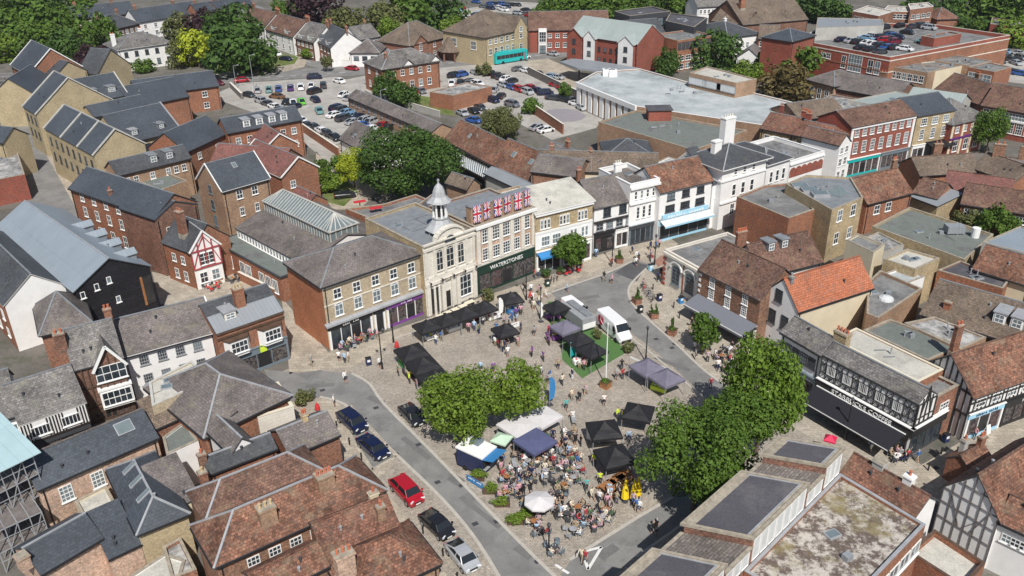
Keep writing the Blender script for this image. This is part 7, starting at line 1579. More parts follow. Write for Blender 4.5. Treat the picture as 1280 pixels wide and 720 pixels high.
# ================================================================ stalls, furniture, people
def dirz(u,v,u2,v2): p=W(u,v);q=W(u2,v2); return math.atan2(q.y-p.y,q.x-p.x)
def gaz_proto(c,flat=False,valance=True,side=None,s=3.0,legmat='lead'):
    r=bpy.data.objects.new('gazebo',None); COL.objects.link(r); h=s/2; zt=2.25; pk=3.4 if not flat else 2.42
    b=MB(); n=6
    prof=[(0,pk),(.18,pk-.32),(.42,pk-.60),(.72,pk-.82),(1,zt+.02)] if not flat else [(0,pk),(1,zt+.02)]
    for q in range(4):
        t=q*math.pi/2; 
        def P(f,g,z): x,y=f*h,g*h; return (x*math.cos(t)-y*math.sin(t),x*math.sin(t)+y*math.cos(t),z)
        for (f0,z0),(f1,z1) in zip(prof,prof[1:]):
            sg0,sg1=-.0,-.0
            a0,a1=P(f0,-f0,z0),P(f0,f0,z0); c0,c1=P(f1,-f1,z1),P(f1,f1,z1); m0=P(f0,0,z0-.05*f0*2),; m1=P(f1,0,z1-.05*(1-f1)*2)
            m0=P(f0,0,z0-.06*f0*(1-f0)*4); m1=P(f1,0,z1-.06*f1*(1-f1)*4)
            if f0==0: b.poly([a0,c0,m1]); b.poly([a0,m1,c1])
            else: b.poly([a0,c0,m1,m0]); b.poly([m0,m1,c1,a1])
    obj('canopy',b.mesh('canopy',[c]),r)
    b=MB(); b.box(-h,h,-h-.015,-h+.01,zt-.28,zt); b.box(-h,h,h-.01,h+.015,zt-.28,zt); b.box(-h-.015,-h+.01,-h+.011,h-.011,zt-.28,zt); b.box(h-.01,h+.015,-h+.011,h-.011,zt-.28,zt); obj('valance',b.mesh('valance',[c]),r)
    b=MB(); b.box(-.025,.025,-.025,.025,0,zt); lm=b.mesh('leg',[legmat])
    for x in (-1,1):
        for y in (-1,1): obj('leg',lm,r,(x*(h-.06),y*(h-.06),0))
    return r
MATS['canopy_black']=plain('canopy_black',(.013,.013,.016),.7,var=.3,scale=1.5); MATS['canopy_slate']=plain('canopy_slate',(.16,.15,.2),.8,var=.15,scale=1.2); MATS['canopy_navy']=plain('canopy_navy',(.09,.10,.2),.8,var=.12); MATS['canopy_white']=plain('canopy_white',(.62,.60,.60),.8,var=.06)
GB={k:None for k in ('b','s','n','w')}
GM={'b':('canopy_black',False),'s':('canopy_slate',False),'n':('canopy_navy',True),'w':('canopy_white',True)}
def gazebo(kind,p,rz,lb,group,s=1.,size=None):
    p=W(*p,2.25) if len(p)==2 else Vector(p); p=Vector((p.x,p.y,0))
    if GB[kind] is None:
        GB[kind]=gaz_proto(*GM[kind]); GB[kind].location=p; GB[kind].rotation_euler=(0,0,rz); r=GB[kind]; tag(r,lb,'gazebo',group); 
    else: r=dup(GB[kind],p,rz,lb,group)
    if s!=1: r.scale=(s,s,1) 
    return r
# rows given by eave pixel at each end of their front edge
def row(kind,p,q,n,lbs,group,inward=1.5):
    a,b=W(*p,2.25),W(*q,2.25); d=(b-a); Ln=d.length; d.normalize(); nrm=Vector((-d.y,d.x,0)); s=Ln/n/3.0; rz=math.atan2(d.y,d.x)
    for i in range(n):
        c=a+d*(Ln*(i+.5)/n)+nrm*(inward*s); gazebo(kind,(c.x,c.y,0),rz,lbs[i],group,s*.995)
    return rz
g1='black gazebos in the row before the hall'
rzA=row('b',(528,418),(623,386),4,['black gazebo at the outer end of the row of four, nearest the purple shop sign','second black gazebo in the row of four before the hall','third black gazebo in the row of four before the hall','black gazebo closing the row of four, beside the lone one'],g1)
rzB=row('b',(491.5,437),(535,487),3,['black gazebo behind the red barrier, first of the slanting row of three','middle black gazebo of the slanting row of three','black gazebo of the slanting row of three that touches the plane tree'],'black gazebos in the slanting row beside the road')
gazebo('b',(638.5,373),rzA-.2,'lone black gazebo in front of the bookshop',None); gazebo('b',(631.5,413),rzA-.1,'lone black gazebo with white banner in the middle of the square',None,.95)
def g4(kind,c,u,lb,s=1.,grp=None): gazebo(kind,c,dirz(*c,*u),lb,grp,s)
g4('b',(695,384),(712,378),'black corner gazebo at the head of the green turf',.97)
g4('s',(706,409),(722,403),'slate grey gazebo with purple stock on the green turf',1.0)
g4('b',(723,424),(739,418),'black gazebo between the slate grey one and the turf edge',1.0)
g4('b',(740,438),(756,431),'black gazebo at the pole end of the green turf',1.0)
g4('s',(809,459),(826,470),'slate grey gazebo, nearer the lamp post by the road',1.05); g4('s',(833,472),(848,482),'slate grey gazebo running under the big tree',1.05)
g4('b',(755,537),(773,535),'black gazebo with white side banner in the lower square',1.1); g4('b',(768,570),(786,566),'black gazebo nearest the yellow parasols',1.12); g4('b',(798,515),(815,518),'black gazebo half under the spreading tree',1.05)
g4('w',(648,531),(664,522),'white flat canopy gazebo beside the plane tree',1.15); g4('w',(678,520),(694,511),'white flat canopy gazebo nearest the blue feather banner',1.1); g4('n',(669,551),(685,542),'navy blue flat canopy over the café tables',1.12)
# market goods under stalls
def table(u,v,rz,lb,top='white',L=1.8,Wd=.75,goods=('red','white','blue'),name='stall_table',cloth=True):
    p=W(u,v); r=thing(name,lb,'table',p,rz); b=MB(); b.box(-L/2,L/2,-Wd/2,Wd/2,.70,.75); b.build('table_top',[top],r)
    if cloth: b=MB(); b.box(-L/2-.01,L/2+.01,-Wd/2-.01,Wd/2+.01,.2,.69); b.build('cloth',[top],r)
    else:
        for x in (-1,1):
            for y in (-1,1): b=MB(); b.box(-.03,.03,-.03,.03,0,.7); b.build('leg',['charcoal'],r,(x*(L/2-.08),y*(Wd/2-.08),0))
    rr=random.Random(int(u*3+v))
    for i in range(7):
        if not goods: break
        x=-L/2+.15+(L-.3)*i/6; s=rr.uniform(.08,.14); b=MB(); b.box(-s,s,-s,s,0,rr.uniform(.1,.28)); b.build('goods',[rr.choice(goods)],r,(x,rr.uniform(-.15,.15),.752),rr.uniform(0,1))
    return r
T_=[(540,424,rzA,'stall table with blue and white stock under the outer gazebo of the row of four','white',('blue','white','skyblue')),(567,414,rzA,'stall table with white cloth in front of the row of four','white',('blue','white')),(598,404,rzA,'stall table with dark cloth near the third gazebo of the row','charcoal',('white','red')),(617,399,rzA,'white stall table by the white feather flag','white',('white','redpink')),
 (641,391,rzA,'blue covered table under the lone gazebo before the bookshop','blue',('blue','white')),(633,428,rzA,'table under the lone gazebo with the white banner','charcoal',('green','white')),(690,398,0.3,'purple covered table on the green turf corner','purple',('purple','white')),(698,424,.3,'purple prize table in front of the slate grey gazebo','purple',('purple','white','yellow')),
 (725,455,.35,'pink and white draped table by the turf edge','white',('redpink','white')),(823,489,-.6,'table with flowers and hi vis bags beside the slate grey gazebos','lime',('green','lime','white')),(757,551,0,'table with white boxes under the lower black gazebo','white',('white','skyblue')),(765,584,0,'snack stall counter with red and white boxes by the yellow parasols','red',('white','red','green')),
 (510,470,rzB,'bric a brac table along the slanting row, nearest the road','goods',('green','white','yellow')),(505,459,rzB,'stall table beside the slanting row, nearer the lamp','green',('lime','white')),(660,575,.5,'long serving table under the navy canopy','white',('white','blue'))]
for t in T_: table(t[0],t[1],t[2],t[3],t[4],goods=t[5])
def banner(u,v,rz,w,h,z0,mat,lb,cat='banner',name='banner',marks_=0):
    p=W(u,v); r=thing(name,lb,cat,p,rz); b=MB(); b.box(-w/2,w/2,-.02,.02,z0,z0+h); b.build('cloth',[mat],r); b=MB(); b.box(-w/2-.03,-w/2,-.02,.02,0,z0+h); b.box(w/2,w/2+.03,-.02,.02,0,z0+h); b.build('frame',['lead'],r)
    if marks_: marks(marks_,h*.18,'white' if mat!='white' else 'charcoal',r,(0,-.04,z0+h*.7),w*.8)
    return r
banner(741.5,552,-.5,1.6,1.9,.1,'white','tall white display board leaning by the lower black gazebo'); banner(717,447,.5,1.0,2.2,.2,'teal','teal roller banner standing on the green turf',marks_=5); banner(639,423,rzA,2.6,.7,1.5,'white','white banner strung on the lone middle gazebo',marks_=7)
banner(531,479,rzB,2.0,.9,1.2,'white','white banner on the road side of the slanting row',marks_=6); banner(512,457,rzB,2.6,.25,1.7,'white','thin white strip banner under the slanting row'); banner(594,607,-.75,2.4,.75,.1,'blue','blue café windbreak banner at the street edge',marks_=8); banner(822,474,-.75,2.6,.7,1.4,'white','white banner along the slate grey gazebos')
banner(694,421,.3,2.2,.9,1.0,'redpink','dark pink backed banner under the slate grey gazebo'); banner(799,469,-.75,3.0,.25,1.9,'white','white rail along the first slate grey gazebo')
def feather(u,v,mat,lb,h=3.6,w=.8):
    p=W(u,v); r=thing('feather_banner',lb,'banner',p,.4); b=MB(); b.cyl(0,0,.03,.02,0,h,6); b.build('pole',['lead'],r); b=MB(); pts=[(.02,.6),(w*.8,.9),(w,h*.6),(w*.85,h*.85),(w*.4,h),(.02,h-.02)]; 
    b.poly([(x,-.012,z) for x,z in pts]); b.poly([(x,.012,z) for x,z in pts][::-1]); b.build('flag',[mat],r); b=MB(); b.box(-.35,.35,-.35,.35,0,.06); b.build('base',['charcoal'],r)
feather(687,506,'blue','tall blue feather banner by the white canopies',3.8,.75); feather(624,398,'white','white feather flag at the end of the row of four',3.2,.7); feather(637,391,'white','thin white feather flag by the lone bookshop gazebo',3.2,.5); feather(676,402,'white','narrow white feather flag by the turf corner gazebo',3.,.4)
feather(669,335,'white','white feather flag outside the yellow brick bakery front',3.4,.6)
# food trailer
p=W(596,583,0); rz=dirz(575,590,592,598); r=thing('food_trailer','navy blue food trailer with white roof and raised blue hatch','food trailer',p,rz)
b=MB(); b.box(-1.7,1.7,-1.2,1.2,.35,2.45,0); b.box(-1.78,1.78,-1.28,1.28,2.45,2.6,1); b.box(-.9,.2,.1,1.1,2.6,3.0,2); b.build('body',['navy','white','greyblue'],r)
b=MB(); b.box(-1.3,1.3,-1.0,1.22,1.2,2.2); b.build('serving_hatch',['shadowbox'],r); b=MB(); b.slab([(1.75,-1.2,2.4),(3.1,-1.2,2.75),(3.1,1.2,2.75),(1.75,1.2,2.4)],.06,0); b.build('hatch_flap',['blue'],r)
b=MB(); b.box(1.71,1.75,-1.0,1.0,1.1,2.2); b.build('counter_opening',['shadowbox'],r); b=MB(); b.box(1.7,2.05,-1.1,1.1,1.0,1.08); b.build('counter',['lead'],r)
for x in (-.6,.6):
    for y in (-1.15,1.15): b=MB(); b.tube((x,y-.1,.33),(x,y+.1,.33),.33,n=10); b.build('wheel',['tyre'],r)
# grey display trailer by the turf
p=W(722,404); r=thing('display_trailer','low grey exhibition trailer between the tents and the van','trailer',p,dirz(705,395,735,418)); b=MB(); b.box(-2.8,2.8,-1.1,1.1,.5,2.1,0); b.box(-2.6,2.4,-.2,.8,2.1,2.3,1); b.box(2.6,2.82,-1.0,1.0,.6,1.4,2); b.build('body',['grey','lead_dark','white'],r)
for x in (-.5,.5):
    for y in (-1.05,1.05): b=MB(); b.tube((x,y-.1,.33),(x,y+.1,.33),.33,n=10); b.build('wheel',['tyre'],r)
# parasols
def parasol(u,v,mat,lb,R=1.5,closed=False,z=2.4,n=8):
    p=W(u,v,z if not closed else 0) ; r=thing('parasol',lb,'parasol',(p.x,p.y,0),.3)
    b=MB(); b.cyl(0,0,.03,.03,0,z+.5,6); b.build('pole',['white'],r); b=MB(); b.cyl(0,0,.35,.3,0,.12,10); b.build('base',['charcoal'],r)
    b=MB()
    if closed: b.lathe(0,0,[(.42,.55),(.36,1.2),(.24,2.0),(.08,2.75),(.02,2.9)],8)
    else:
        c=[(R*math.cos(6.2832*i/n),R*math.sin(6.2832*i/n),z) for i in range(n)]
        for i in range(n): b.poly([c[i],c[(i+1)%n],(0,0,z+.5)])
        for i in range(n): q_,s_=c[i],c[(i+1)%n]; b.poly([(q_[0],q_[1],z-.18),(s_[0],s_[1],z-.18),s_,q_])
    b.build('canopy',[mat],r); return r
parasol(674,626,'skywhite' if 0 else 'canopy_white','open pale grey parasol among the café tables',1.5); parasol(627,548,plain('mint',(.5,.66,.5),.8,var=.05),'open pale mint parasol next to the food trailer',1.3,n=4); parasol(986,549 if 0 else 549,'redpink','red square parasol near the stepped terrace',1.2,n=4) if 0 else None
parasol(1038,548,'redpink','red parasol by the stepped terrace roof',.85,n=4)
for i,(u,v) in enumerate(((781,627),(792,627),(797,624))): parasol(u,v,'yellow','closed yellow parasol under the spreading tree, '+['separate one','middle of the pair','hindmost of the pair'][i],closed=True)
# wooden picnic benches
for i,(u,v) in enumerate(((767,616),(772,606),(760,613),(779,600))):
    p=W(u,v); r=thing('picnic_table','orange brown picnic table near the closed yellow parasols, '+['nearest the parasols','second row from the parasols','outermost towards the crowd','closest to the black gazebo'][i],'picnic table',p,.5+.1*i); 
    b=MB(); b.box(-.9,.9,-.4,.4,.72,.78); b.build('table_top',['wood'],r)
    for y in (-.7,.7): b=MB(); b.box(-.9,.9,y-.13,y+.13,.42,.47); b.build('seat',['wood'],r)
    for x in (-.7,.7): b=MB(); b.beam((x,-.7,0),(x,-.3,.72),.09,.06); b.beam((x,.7,0),(x,.3,.72),.09,.06); b.beam((x,-.75,.40),(x,.75,.40),.08,.06); b.build('leg',['wood'],r)
# flagpole, lamps, bollards, bins
p=W(757,482); r=thing('flagpole','tall plain white flagpole rising from a wooden tub','flagpole',p); b=MB(); b.cyl(0,0,.09,.05,0,8.6,8); b.build('pole',['white'],r); b=MB(); b.lathe(0,0,[(.01,8.72),(.08,8.66),(.01,8.58)],8); b.build('finial',['white'],r)
def lamp(u,v,h,lb,kind='lantern',two=False):
    p=W(u,v); r=thing('street_lamp',lb,'street lamp',p,.3); b=MB(); b.cyl(0,0,.1,.06,0,h,8); b.cyl(0,0,.15,.13,0,.9,8); b.build('post',['black' if kind!='tall' else 'lead'],r)
    if kind=='lantern':
        for dx in ((-.5,.5) if two else (0,)):
            b=MB(); 
            if two: b.beam((0,0,h-.2),(dx,0,h-.1),.05)
            b.lathe(dx,0,[(.08,h-.05),(.2,h+.35),(.22,h+.4),(.05,h+.6),(.02,h+.7)],6); b.build('lantern',['charcoal'],r)
    else: b=MB(); b.beam((0,0,h),(1.2,0,h+.15),.08); b.box(.9,1.5,-.12,.12,h+.1,h+.24); b.build('lamp_head',['lead'],r)
    return r
for a in [(807,452,4.6,'black lantern lamp post beside the road and the slate grey gazebos'),(658,375,5.6,'double headed lamp post outside the bookshop','lantern',True),(676,398,4.4,'black lamp post near the turf corner and white flag'),(478,461,5.2,'black lamp post in the paving before the corner café','lantern',True),(765,330,4.6,'lamp post outside the white jettied shop'),(818,331,4.6,'lamp post at the mouth of the bank pavement'),(492,428,4.6,'slim lamp post by the red barrier','lantern',False),(686,694,3.3,'dark finger post like lamp at the lowest tip of the café'),
          (1056,550,5.0,'lamp post with blue basket outside the coffee shop'),(1232,532,5.0,'lamp post in front of the pale blue sign shop'),
          (318,113,9.5,'tall leaning grey lamp column at the car park edge','tall'),(296,112,6.5,'shorter grey lamp column on the grass island','tall'),(453,140,7,'grey lamp column by the low range','tall'),(478,143,6,'second grey lamp column behind the low range','tall')]:
    lamp(*a)
def bollard(u,v,lb,g): p=W(u,v); r=thing('bollard',lb,'bollard',p,0,g); b=MB(); b.lathe(0,0,[(.09,0),(.08,.75),(.11,.8),(.11,.88),(.05,.98),(.01,1.0)],8); b.build('post',['black'],r)
for i,(u,v) in enumerate(((421,535),(437,556),(452,575),(497,611),(507,632),(529,667),(554,695),(572,725))): bollard(u,v,'black bollard on the western pavement, '+['opposite the first blue car','opposite the second blue car','at the end of the parking bay','left of the red car','just below the red car','left of the lower black car','left of the silver car','below the silver car'][i],'black bollards on the western pavement')
for i,(u,v) in enumerate(((842,385),(849,398),(816,362),(1176,568),(857,351),(1160,588))): bollard(u,v,'black bollard on the eastern pavement, '+['by the bank windows','by the grey awning end','near the cycle racks','between walkers on the lane','at the bank corner','at the foot of the lane paving'][i],'black bollards on the eastern pavement')
def bin_(u,v,mat,lb): p=W(u,v); r=thing('litter_bin',lb,'bin',p,.4); r.scale=(.75,.75,.9); b=MB(); b.box(-.45,.45,-.35,.35,.05,1.1); b.build('body',[mat],r); b=MB(); b.box(-.48,.48,-.38,.38,1.1,1.2); b.build('lid',['black'],r); b=MB(); b.box(-.25,.25,-.37,-.34,.6,.95); b.build('panel',['white'],r)
bin_(461,456,'navy','dark blue street bin with white panel before the corner café'); bin_(824,376,'navy','dark blue bin with white top near the planters'); bin_(851,379,'blue','bright blue bin outside the bank'); bin_(813,338,'skyblue','pale blue bin by the red paving'); bin_(1181,552,'navy','tall navy bin beside the coffee shop end')
bin_(684,358,'dkgreen','dark green crate like bin near the cycle rack'); bin_(800,391,'black','small black bin at the kerb by the planters')
for u,v,lb in ((496,434,'red barrier base behind the slanting row'),(663,372,'red and white traffic post outside the bookshop'),(397,512,'red post box like bollard by the bushes')):
    p=W(u,v); r=thing('red_marker',lb,'traffic marker',p); b=MB(); b.lathe(0,0,[(.3,0),(.28,.5),(.1,.9),(.01,1.0)],10); b.build('body',['red'],r); b=MB(); b.cyl(0,0,.36,.36,0,.06,8); b.build('base',['charcoal'],r)
for u,v,lb in ((744,308,'pale a board outside the white jettied shop'),(1233,541,'white a board beside the lamp in the lane'),(534,408,'white a board by the café terrace')):
    p=W(u,v); r=thing('pavement_sign',lb,'a board',p,.5); b=MB(); b.beam((0,-.25,0),(0,0,1.05),.65,.04,0,up=(0,1,.2)); b.beam((0,.25,0),(0,0,1.05),.65,.04,0,up=(0,1,.2)); b.build('board',['white'],r)
# bicycles
def bike(u,v,rz,lb,mat):
    p=W(u,v); r=thing('bicycle',lb,'bicycle',p,rz,'bicycles in the racks'); 
    for x in (-.5,.5):
        b=MB(); n=14
        for i in range(n): a_,c_=6.2832*i/n,6.2832*(i+1)/n; b.beam((x+.33*math.cos(a_),0,.34+.33*math.sin(a_)),(x+.33*math.cos(c_),0,.34+.33*math.sin(c_)),.04)
        b.build('wheel',['tyre'],r)
    b=MB(); b.beam((-.5,0,.34),(-.15,0,.85),.04); b.beam((-.15,0,.85),(.38,0,.88),.04); b.beam((-.05,0,.3),(.38,0,.88),.04); b.beam((-.5,0,.34),(-.05,0,.3),.04); b.beam((-.05,0,.3),(-.18,0,.95),.04); b.beam((.5,0,.34),(.36,0,1.0),.04); b.build('frame',[mat],r)
    b=MB(); b.box(-.3,-.06,-.06,.06,.95,1.0); b.build('saddle',['black'],r); b=MB(); b.beam((.36,-.25,1.02),(.36,.25,1.02),.035); b.build('handlebar',['black'],r)
for i in range(6): bike(803+i*2.6,359+i*3.6,1.0,'bicycle in the rack by the bank, '+['furthest from the bin','second from the far end','third from the far end','third from the bin','second from the bin','nearest the bin'][i],['charcoal','red','lead','navy','silver_' if 0 else 'grey','black'][i])
for i in range(3): bike(689+i*4,353-i*2,1.4,'bicycle leaning near the round tree, '+['next to the green crate','middle one','closest to the red chairs'][i],['charcoal','lead','red'][i])
# ---------------------------------------------------------------- people
def skin_person(kind,seed):
    V=[];E=[];Rr=[]
    def v(x,y,z,r): V.append((x,y,z)); Rr.append(r); return len(V)-1
    def e(*a):
        for i,j in zip(a,a[1:]): E.append((i,j))
    sit=kind.startswith('sit'); st=0
    hz=.93 if not sit else .50
    pel=v(0,0,hz,(.155,.11)); wa=v(.0,0,hz+.18,(.135,.10)); ch=v(0.01 if not sit else .03,0,hz+.40,(.165,.12)); nk=v(.02,0,hz+.54,(.06,.06)); hd=v(.04,0,hz+.64,(.085,.095)); ht=v(.04,0,hz+.74,(.08,.09))
    e(pel,wa,ch,nk,hd,ht)
    sw={'stand':(0,0),'walk':(.24,-.22),'walk2':(-.2,.25),'sit':(0,0),'sitlean':(0,0),'lean':(0.02,-.02)}[kind]
    for s,k in ((-1,0),(1,1)):
        if sit:
            hp=v(.05,s*.10,hz-.01,(.10,.09)); kn=v(.44,s*.13,hz-.01,(.075,.07)); an=v(.46,s*.13,.09,(.045,.045)); to=v(.60,s*.14,.045,(.04,.035)); e(pel,hp,kn,an,to)
        else:
            f=sw[k]; hp=v(0,s*.09,hz-.06,(.10,.10)); kn=v(f*.55+.03,s*.10,.50,(.068,.068)); an=v(f,s*.10,.09+abs(min(0,f))*.3,(.045,.045)); to=v(f+.15,s*.11,.045+abs(min(0,f))*.15,(.045,.035)); e(pel,hp,kn,an,to)
        sh=v(0.01,s*.19,hz+.44,(.07,.07)); 
        if kind in('sit','sitlean'): el=v(.12,s*.25,hz+.18,(.045,.045)); wr=v(.34,s*(.16 if kind=='sit' else .08),hz+.24,(.034,.034)); ha=v(.42,s*(.14 if kind=='sit' else .05),hz+.25,(.04,.028))
        elif kind in('stand',): el=v(-.02,s*.27,hz+.17,(.045,.045)); wr=v(.06,s*.27,hz-.07,(.034,.034)); ha=v(.09,s*.26,hz-.16,(.035,.03))
        elif kind=='lean': el=v(.05,s*.27,hz+.18,(.045,.045)); wr=v(.27,s*.14,hz+.16,(.034,.034)); ha=v(.34,s*.10,hz+.18,(.038,.03))
        else:
            f=sw[1-k]; el=v(f*.4,s*.26,hz+.19,(.045,.045)); wr=v(f*.9+.06,s*.26,hz-.02,(.034,.034)); ha=v(f*1.1+.09,s*.25,hz-.10,(.035,.03))
        e(ch,sh,el,wr,ha)
    me=bpy.data.meshes.new('person'); me.from_pydata(V,E,[]); o=bpy.data.objects.new('t',me); COL.objects.link(o)
    mo=o.modifiers.new('s','SKIN'); sv=me.skin_vertices[0].data
    for i,(a) in enumerate(Rr): sv[i].radius=a
    sv[0].use_root=True
    sm=o.modifiers.new('ss','SUBSURF'); sm.levels=1; sm.render_levels=1
    dg=bpy.context.evaluated_depsgraph_get(); m2=bpy.data.meshes.new_from_object(o.evaluated_get(dg)); bpy.data.objects.remove(o)
    bm=bmesh.new(); bm.from_mesh(m2)
    # face detail: nose and ears grown from the head surface
    hc=Vector((.04,0,hz+.69))
    nose=min(bm.verts,key=lambda q:(q.co-(hc+Vector((.11,0,-.02)))).length); nose.co.x+=.025
    for s in (-1,1): ear=min(bm.verts,key=lambda q:(q.co-(hc+Vector((0,s*.1,-.01)))).length); ear.co.y+=s*.018
    rr=random.Random(seed); skirt=rr.random()<.25; shorts=rr.random()<.3; sleeves=rr.random()<.45; longhair=rr.random()<.45
    for f in bm.faces:
        c=f.calc_center_median(); z=c.z-hz; f.smooth=True
        if z>.57: 
            hair=(z>.70) or (c.x<.02 and z>(.50 if longhair else .60)) 
            f.material_index=3 if hair else 0
        elif z>.52: f.material_index=3 if (longhair and c.x<0) else 0
        elif sit:
            hand=(c.x>.28 and z>.12); 
            if hand or (not sleeves and abs(c.y)>.2 and z<.34 and z>.1): f.material_index=0
            elif z>.03: f.material_index=1
            elif c.z<.12: f.material_index=4
            elif shorts and c.z<.42 and c.x>.3: f.material_index=0
            else: f.material_index=2
        else:
            arm=abs(c.y)>.195
            if arm and z<(-.04 if sleeves else .30): f.material_index=0
            elif z>.0 or arm: f.material_index=1
            elif c.z<.11: f.material_index=4
            elif (shorts or skirt) and c.z<.48: f.material_index=0
            else: f.material_index=2
            if kind=='lean' and c.x>.18 and z>.05: f.material_index=0
    bm.to_mesh(m2); bm.free()
    m2.name='person'
    for k in ('skin','white','charcoal','hair_brown','black'): m2.materials.append(M(k))
    return m2
for n_,c_ in (('hair_brown',(.06,.035,.02)),('hair_grey',(.42,.4,.37)),('hair_fair',(.38,.26,.12)),('hair_black',(.012,.011,.01))): MATS[n_]=plain(n_,c_,.7,var=0)
MATS['denim']=plain('denim',(.07,.11,.2),.8,var=.1); MATS['khaki']=plain('khaki',(.36,.3,.2),.8,var=.05)
CL={'white':'white','black':'black','navy':'navy','red':paint((.4,.04,.05),.8),'pink':paint((.6,.33,.38),.8),'pale blue':paint((.4,.55,.72),.8),'turquoise':paint((.12,.42,.4),.8),'grey':'grey','cream':'cream','purple':'purple','hi vis yellow':'lime','orange':paint((.75,.25,.05),.8),'floral':paint((.5,.38,.42),.8),'green':paint((.09,.17,.09),.8),'blue':paint((.05,.14,.35),.8),'beige':'khaki'}
BT={'dark':'charcoal','black':'black','jeans':'denim','beige':'khaki','white':'white','navy':'navy','grey':'grey'}
PM={}
PKINDS=[('stand',1),('stand',2),('walk',3),('walk2',4),('lean',5),('walk',6),('sit',7),('sit',8),('sitlean',9),('sitlean',10),('stand',11),('stand',12)]
PPL=[]
_hair=['hair_brown','hair_grey','hair_fair','hair_black','hair_brown','hair_grey']
def person(u,v,top,bot,pose,face_,near,z=0.,world=False,hv=0):
    ks=[i for i,k in enumerate(PKINDS) if k[0]==pose or (pose=='walk' and k[0]=='walk2') or (pose=='sit' and k[0]=='sitlean')]
    rr=random.Random(len(PPL)*31+7); i=rr.choice(ks)
    if i not in PM: PM[i]=skin_person(*PKINDS[i])
    p=Vector((u,v,z)) if world else W(u,v,z)
    o=bpy.data.objects.new('person',PM[i]); COL.objects.link(o); o.location=p; o.rotation_euler=(0,0,face_)
    s=rr.uniform(.97,1.06); o.scale=(s,s*1.05,s)
    hair=rr.choice(_hair)
    for sl,mt in ((1,CL[top]),(2,BT[bot]),(3,hair)):
        o.material_slots[sl].link='OBJECT'; o.material_slots[sl].material=M(mt) if isinstance(mt,str) else mt
    o['category']='person'
    if pose=='sit': verb='seated person, %s top, %s trousers,'%(top,bot)
    elif pose=='walk': verb='walking person, %s top, %s trousers,'%(top,bot)
    elif pose=='lean': verb='reaching person, %s top, %s trousers,'%(top,bot)
    else: verb='standing person, %s top, %s trousers,'%(top,bot)
    o['label']=verb+' '+near; PPL.append(o); return o
